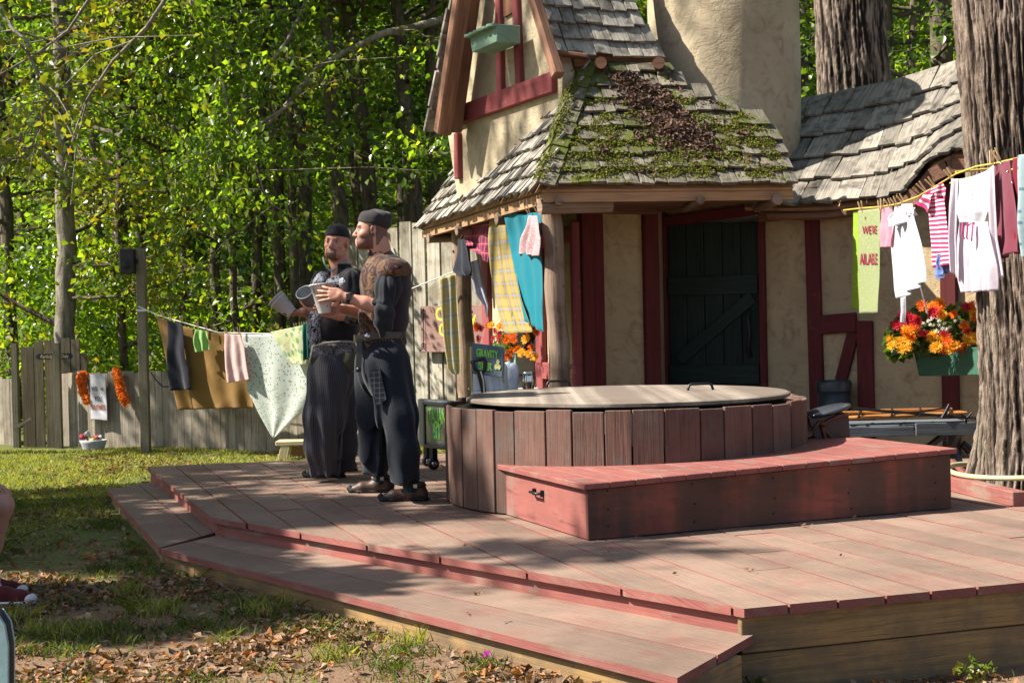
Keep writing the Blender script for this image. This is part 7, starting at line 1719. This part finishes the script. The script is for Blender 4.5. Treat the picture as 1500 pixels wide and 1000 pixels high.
S = SDF((gb.x-.32, gb.y-.32, DZ+.72), (gb.x+.32, gb.y+.32, DZ+1.12), .006); S.ell(LB_(490, 506, 0), (.185, .180, .055), 0); S.ell(LB_(474, 521, -.10), (.10, .085, .085), .02); S.ell(LB_(505, 516, -.08), (.09, .09, .07), .02); folds(S, gb, .008, 7, 14, 1.4); S.mesh('waist_sash', brocade('grey_black_sash', (.02, .018, .02), (.20, .18, .18), 30, .5), man2)
S = SDF((gb.x-.3, gb.y-.32, DZ+.66), (gb.x+.32, gb.y+.2, DZ+.98), .006); S.ell(LB_(470, 528, -.12), (.085, .06, .075), 0); S.ell(LB_(509, 528, -.11), (.07, .07, .09), .0); folds(S, gb, .004, 7, 14, 1); S.mesh('sash_lining', cloth('olive_lining', (.06, .055, .035), trans=0), man2)
mb = MB(); mb.tube([V(LB_(458, 508, -.16)), V(LB_(476, 502, -.20)), V(LB_(500, 500, -.20)), V(LB_(520, 501, -.14))], .007, 6); mb.tube([V(LB_(459, 508, -.17)), V(LB_(456, 520, -.17)), V(LB_(453, 532, -.17))], .007, 6); mb.build('belt_cord', cloth('pale_cord', (.34, .31, .27)), man2)
TR2 = stripes('black_white_pinstripe', (.016, .014, .018), (.17, .16, .17), 62, .80, 0, 0)
TR2 = stripes('black_white_pinstripe', (.055, .052, .058), (.007, .006, .009), 70, .22, 0, 0)
trousers('trousers', TR2, man2, gb, LB_(488, 520, 0), (.17, .18, .09), [([LB_(482, 545, -.08), LB_(476, 610, -.10), LB_(473, 655, -.10), LB_(475, 690, -.08)], [.15, .14, .125, .105]), ([LB_(496, 545, .08), LB_(500, 610, .12), LB_(501, 650, .14), LB_(500, 684, .15)], [.145, .125, .11, .095])], amp=.011, fr=10, seat=(LB_(488, 550, 0), (.175, .19, .16)), cutz=DZ+.055)
shoe(f2a, None, man2, GSH, yaw=-.05, strap=False); shoe(f2b, None, man2, GSH, yaw=.2, strap=False)
cup(LB_(446, 428, -.32), LB_(458, 449, -.22), .062, .040, CUPG, 'grey cup tipped open towards the camera, held by the man in the bandana')
cup(LB_(407, 440, -.06), LB_(428, 459, -.06), .068, .042, CUPB, 'printed beige cup tilted in the outstretched hand of the bandana wearer', grp='stacked cups')
cup(LB_(401, 434.5, -.06), LB_(422, 453.5, -.06), .066, .040, CUPB, 'upper beige cup nested inside the tilted cup of the outstretched hand', grp='stacked cups') if False else cup(LB_(403.5, 436.5, -.06), LB_(424, 455.5, -.06), .0672, .036, CUPB, 'inner beige cup nested in the tilted printed cup, its rim showing', grp='stacked cups')
# ================================================= seated spectator at the left edge (mostly out of the frame)
def spectator(ax_, ay, label, shoec, skin=(.40, .22, .16)):
    g0 = V((ax_, ay, gz(ax_, ay))); pr = thing('person', g0, label, 'person'); z0 = g0.z; A_ = lambda x, y, z: np.array([ax_+x, ay+y, z0+z])
    S = SDF(A_(-.85, -.45, -.02), A_(.2, .45, 1.35), .008); hc = A_(-.58, 0, 1.17); Rm = frame((1, .05, 0)); h = head(S, hc, Rm); S.cap(h(-.03, 0, -.06), A_(-.6, 0, .98), .058, .065, .03)
    S.ell(A_(-.6, 0, .82), (.12, .18, .22), .05); S.ell(A_(-.6, 0, .56), (.13, .17, .14), .05)
    for s in (-1, 1):
        hp_ = A_(-.58, s*.10, .48); kn = A_(-.13, s*.12, .47); an = A_(-.09, s*.12, .09) if s < 0 else A_(-.22, s*.13, .09); S.chain([hp_, kn, kn*.5+an*.5+np.array([-.012, 0, 0]), an], [.09, .062, .056, .037], .03); S.cap(an-np.array([.02, 0, .03]), an+np.array([.13, 0, -.055]), .034, .026, .02)
        sh = A_(-.6, s*.20, .94); el = A_(-.5, s*.25, .68); wr = A_(-.28, s*.14, .60); S.chain([sh, el], [.05, .042], .03); S.chain([el, wr], [.042, .028], .015); hand(S, wr, A_(-.21, s*.13, .585), (1, 0, -.12), (0, 0, -1), s, curl=(.2, .3, .3))
    S.mesh('body', SKIN, pr, skincol(hc, Rm, skin, (.08, .05, .03), lambda x, y, z: (x < -.02).astype(float)*(z > -.05)))
    S = SDF(A_(-.9, -.4, .4), A_(-.2, .4, 1.1), .010); S.ell(A_(-.6, 0, .82), (.14, .2, .22), .05); S.ell(A_(-.6, 0, .56), (.15, .19, .15), .05); S.cap(A_(-.6, .2, .92), A_(-.56, .24, .78), .075, .07, .03); S.cap(A_(-.6, -.2, .92), A_(-.56, -.24, .78), .075, .07, .03); S.mesh('shirt', cloth('grey_shirt', (.2, .22, .25)), pr)
    S = SDF(A_(-.85, -.35, .28), A_(.0, .35, .66), .010); S.ell(A_(-.6, 0, .5), (.15, .19, .12), .05)
    for s in (-1, 1): S.chain([A_(-.58, s*.10, .48), A_(-.20, s*.12, .48)], [.11, .09], .03)
    S.mesh('shorts', cloth('dark_shorts', (.05, .05, .07)), pr)
    S = SDF(hc-.15, hc+.15, .008); S.ell(hc+np.array([-.03, 0, .05]), (.1, .085, .085), 0); S.mesh('hair', plain('brown_hair', (.05, .03, .02)), pr)
    for s in (-1, 1):
        an = A_(-.09, s*.12, .09) if s < 0 else A_(-.22, s*.13, .09); b = np.array([an[0], an[1], z0]); S = SDF(b-.25, b+.3, .006); S.chain([b+[-.035, 0, .055], b+[.05, 0, .055], b+[.13, 0, .038], b+[.175, 0, .034]], [.037, .043, .042, .030], .02); S.cap(b+[-.02, 0, .06], b+[-.015, 0, .125], .042, .044, .02)
        gg = S.lo[2]+np.arange(S.n[2])*S.res; S.F = np.maximum(S.F, np.maximum((z0+.022-gg), (gg-z0-.135))[None, None, :].astype(np.float32)); sh_ = S.mesh('sneaker', shoec, pr)
        S = SDF(b-.25, b+.3, .006); S.chain([b+[-.035, 0, .018], b+[.05, 0, .018], b+[.13, 0, .018], b+[.175, 0, .018]], [.046, .046, .050, .038], .02); S.F = np.maximum(S.F, np.maximum((z0+.001-gg), (gg-z0-.030))[None, None, :].astype(np.float32)); S.mesh('sole', plain('white_rubber', (.62, .60, .55), .6), sh_)
        S = SDF(b-.25, b+.3, .006); S.ell(b+[.178, 0, .036], (.036, .040, .026), 0); S.F = np.maximum(S.F, (z0+.025-gg)[None, None, :].astype(np.float32)); S.mesh('toe_cap', plain('toe_rubber', (.55, .50, .50), .6), sh_)
        mb = MB()
        for k in range(5): mb.tube([V(b)+V((.028+.020*k, -.028, .098-.010*k)), V(b)+V((.036+.02*k, 0, .108-.011*k)), V(b)+V((.028+.020*k, .028, .098-.010*k))], .0035, 5)
        mb.build('laces', M['rope'], sh_)
    return pr
MSN = cloth('maroon_canvas', (.075, .012, .014), trans=0); BSN = cloth('brown_canvas', (.045, .025, .018), trans=0)
q = G(55, 888, .14); spectator(q.x-.125, q.y+.12, 'seated spectator at the left edge with bare calf and maroon canvas sneaker', MSN)
q = G(13, 757, .14); spectator(q.x-.13, q.y+.12, 'second seated spectator farther back at the left edge in brown shoes', BSN)
bq = G(-200, 880, .14); 
sbn = thing('spectator_bench', (-3.45, 8.4, .12), 'rough plank bench under the spectators outside the left edge', 'bench'); mb = MB(); mb.beam((-3.62, 6.6, .50), (-4.35, 11.2, .50), .3, .05); mb.build('seat', M['benchw'], sbn, bevel=.004)
for (x, y) in ((-3.66, 6.9), (-3.95, 8.8), (-4.3, 10.9)): mb = MB(); mb.beam((x, y, .05), (x, y, .475), .2, .08, up=(0, 1, 0)); mb.build('leg', M['benchw'], sbn)
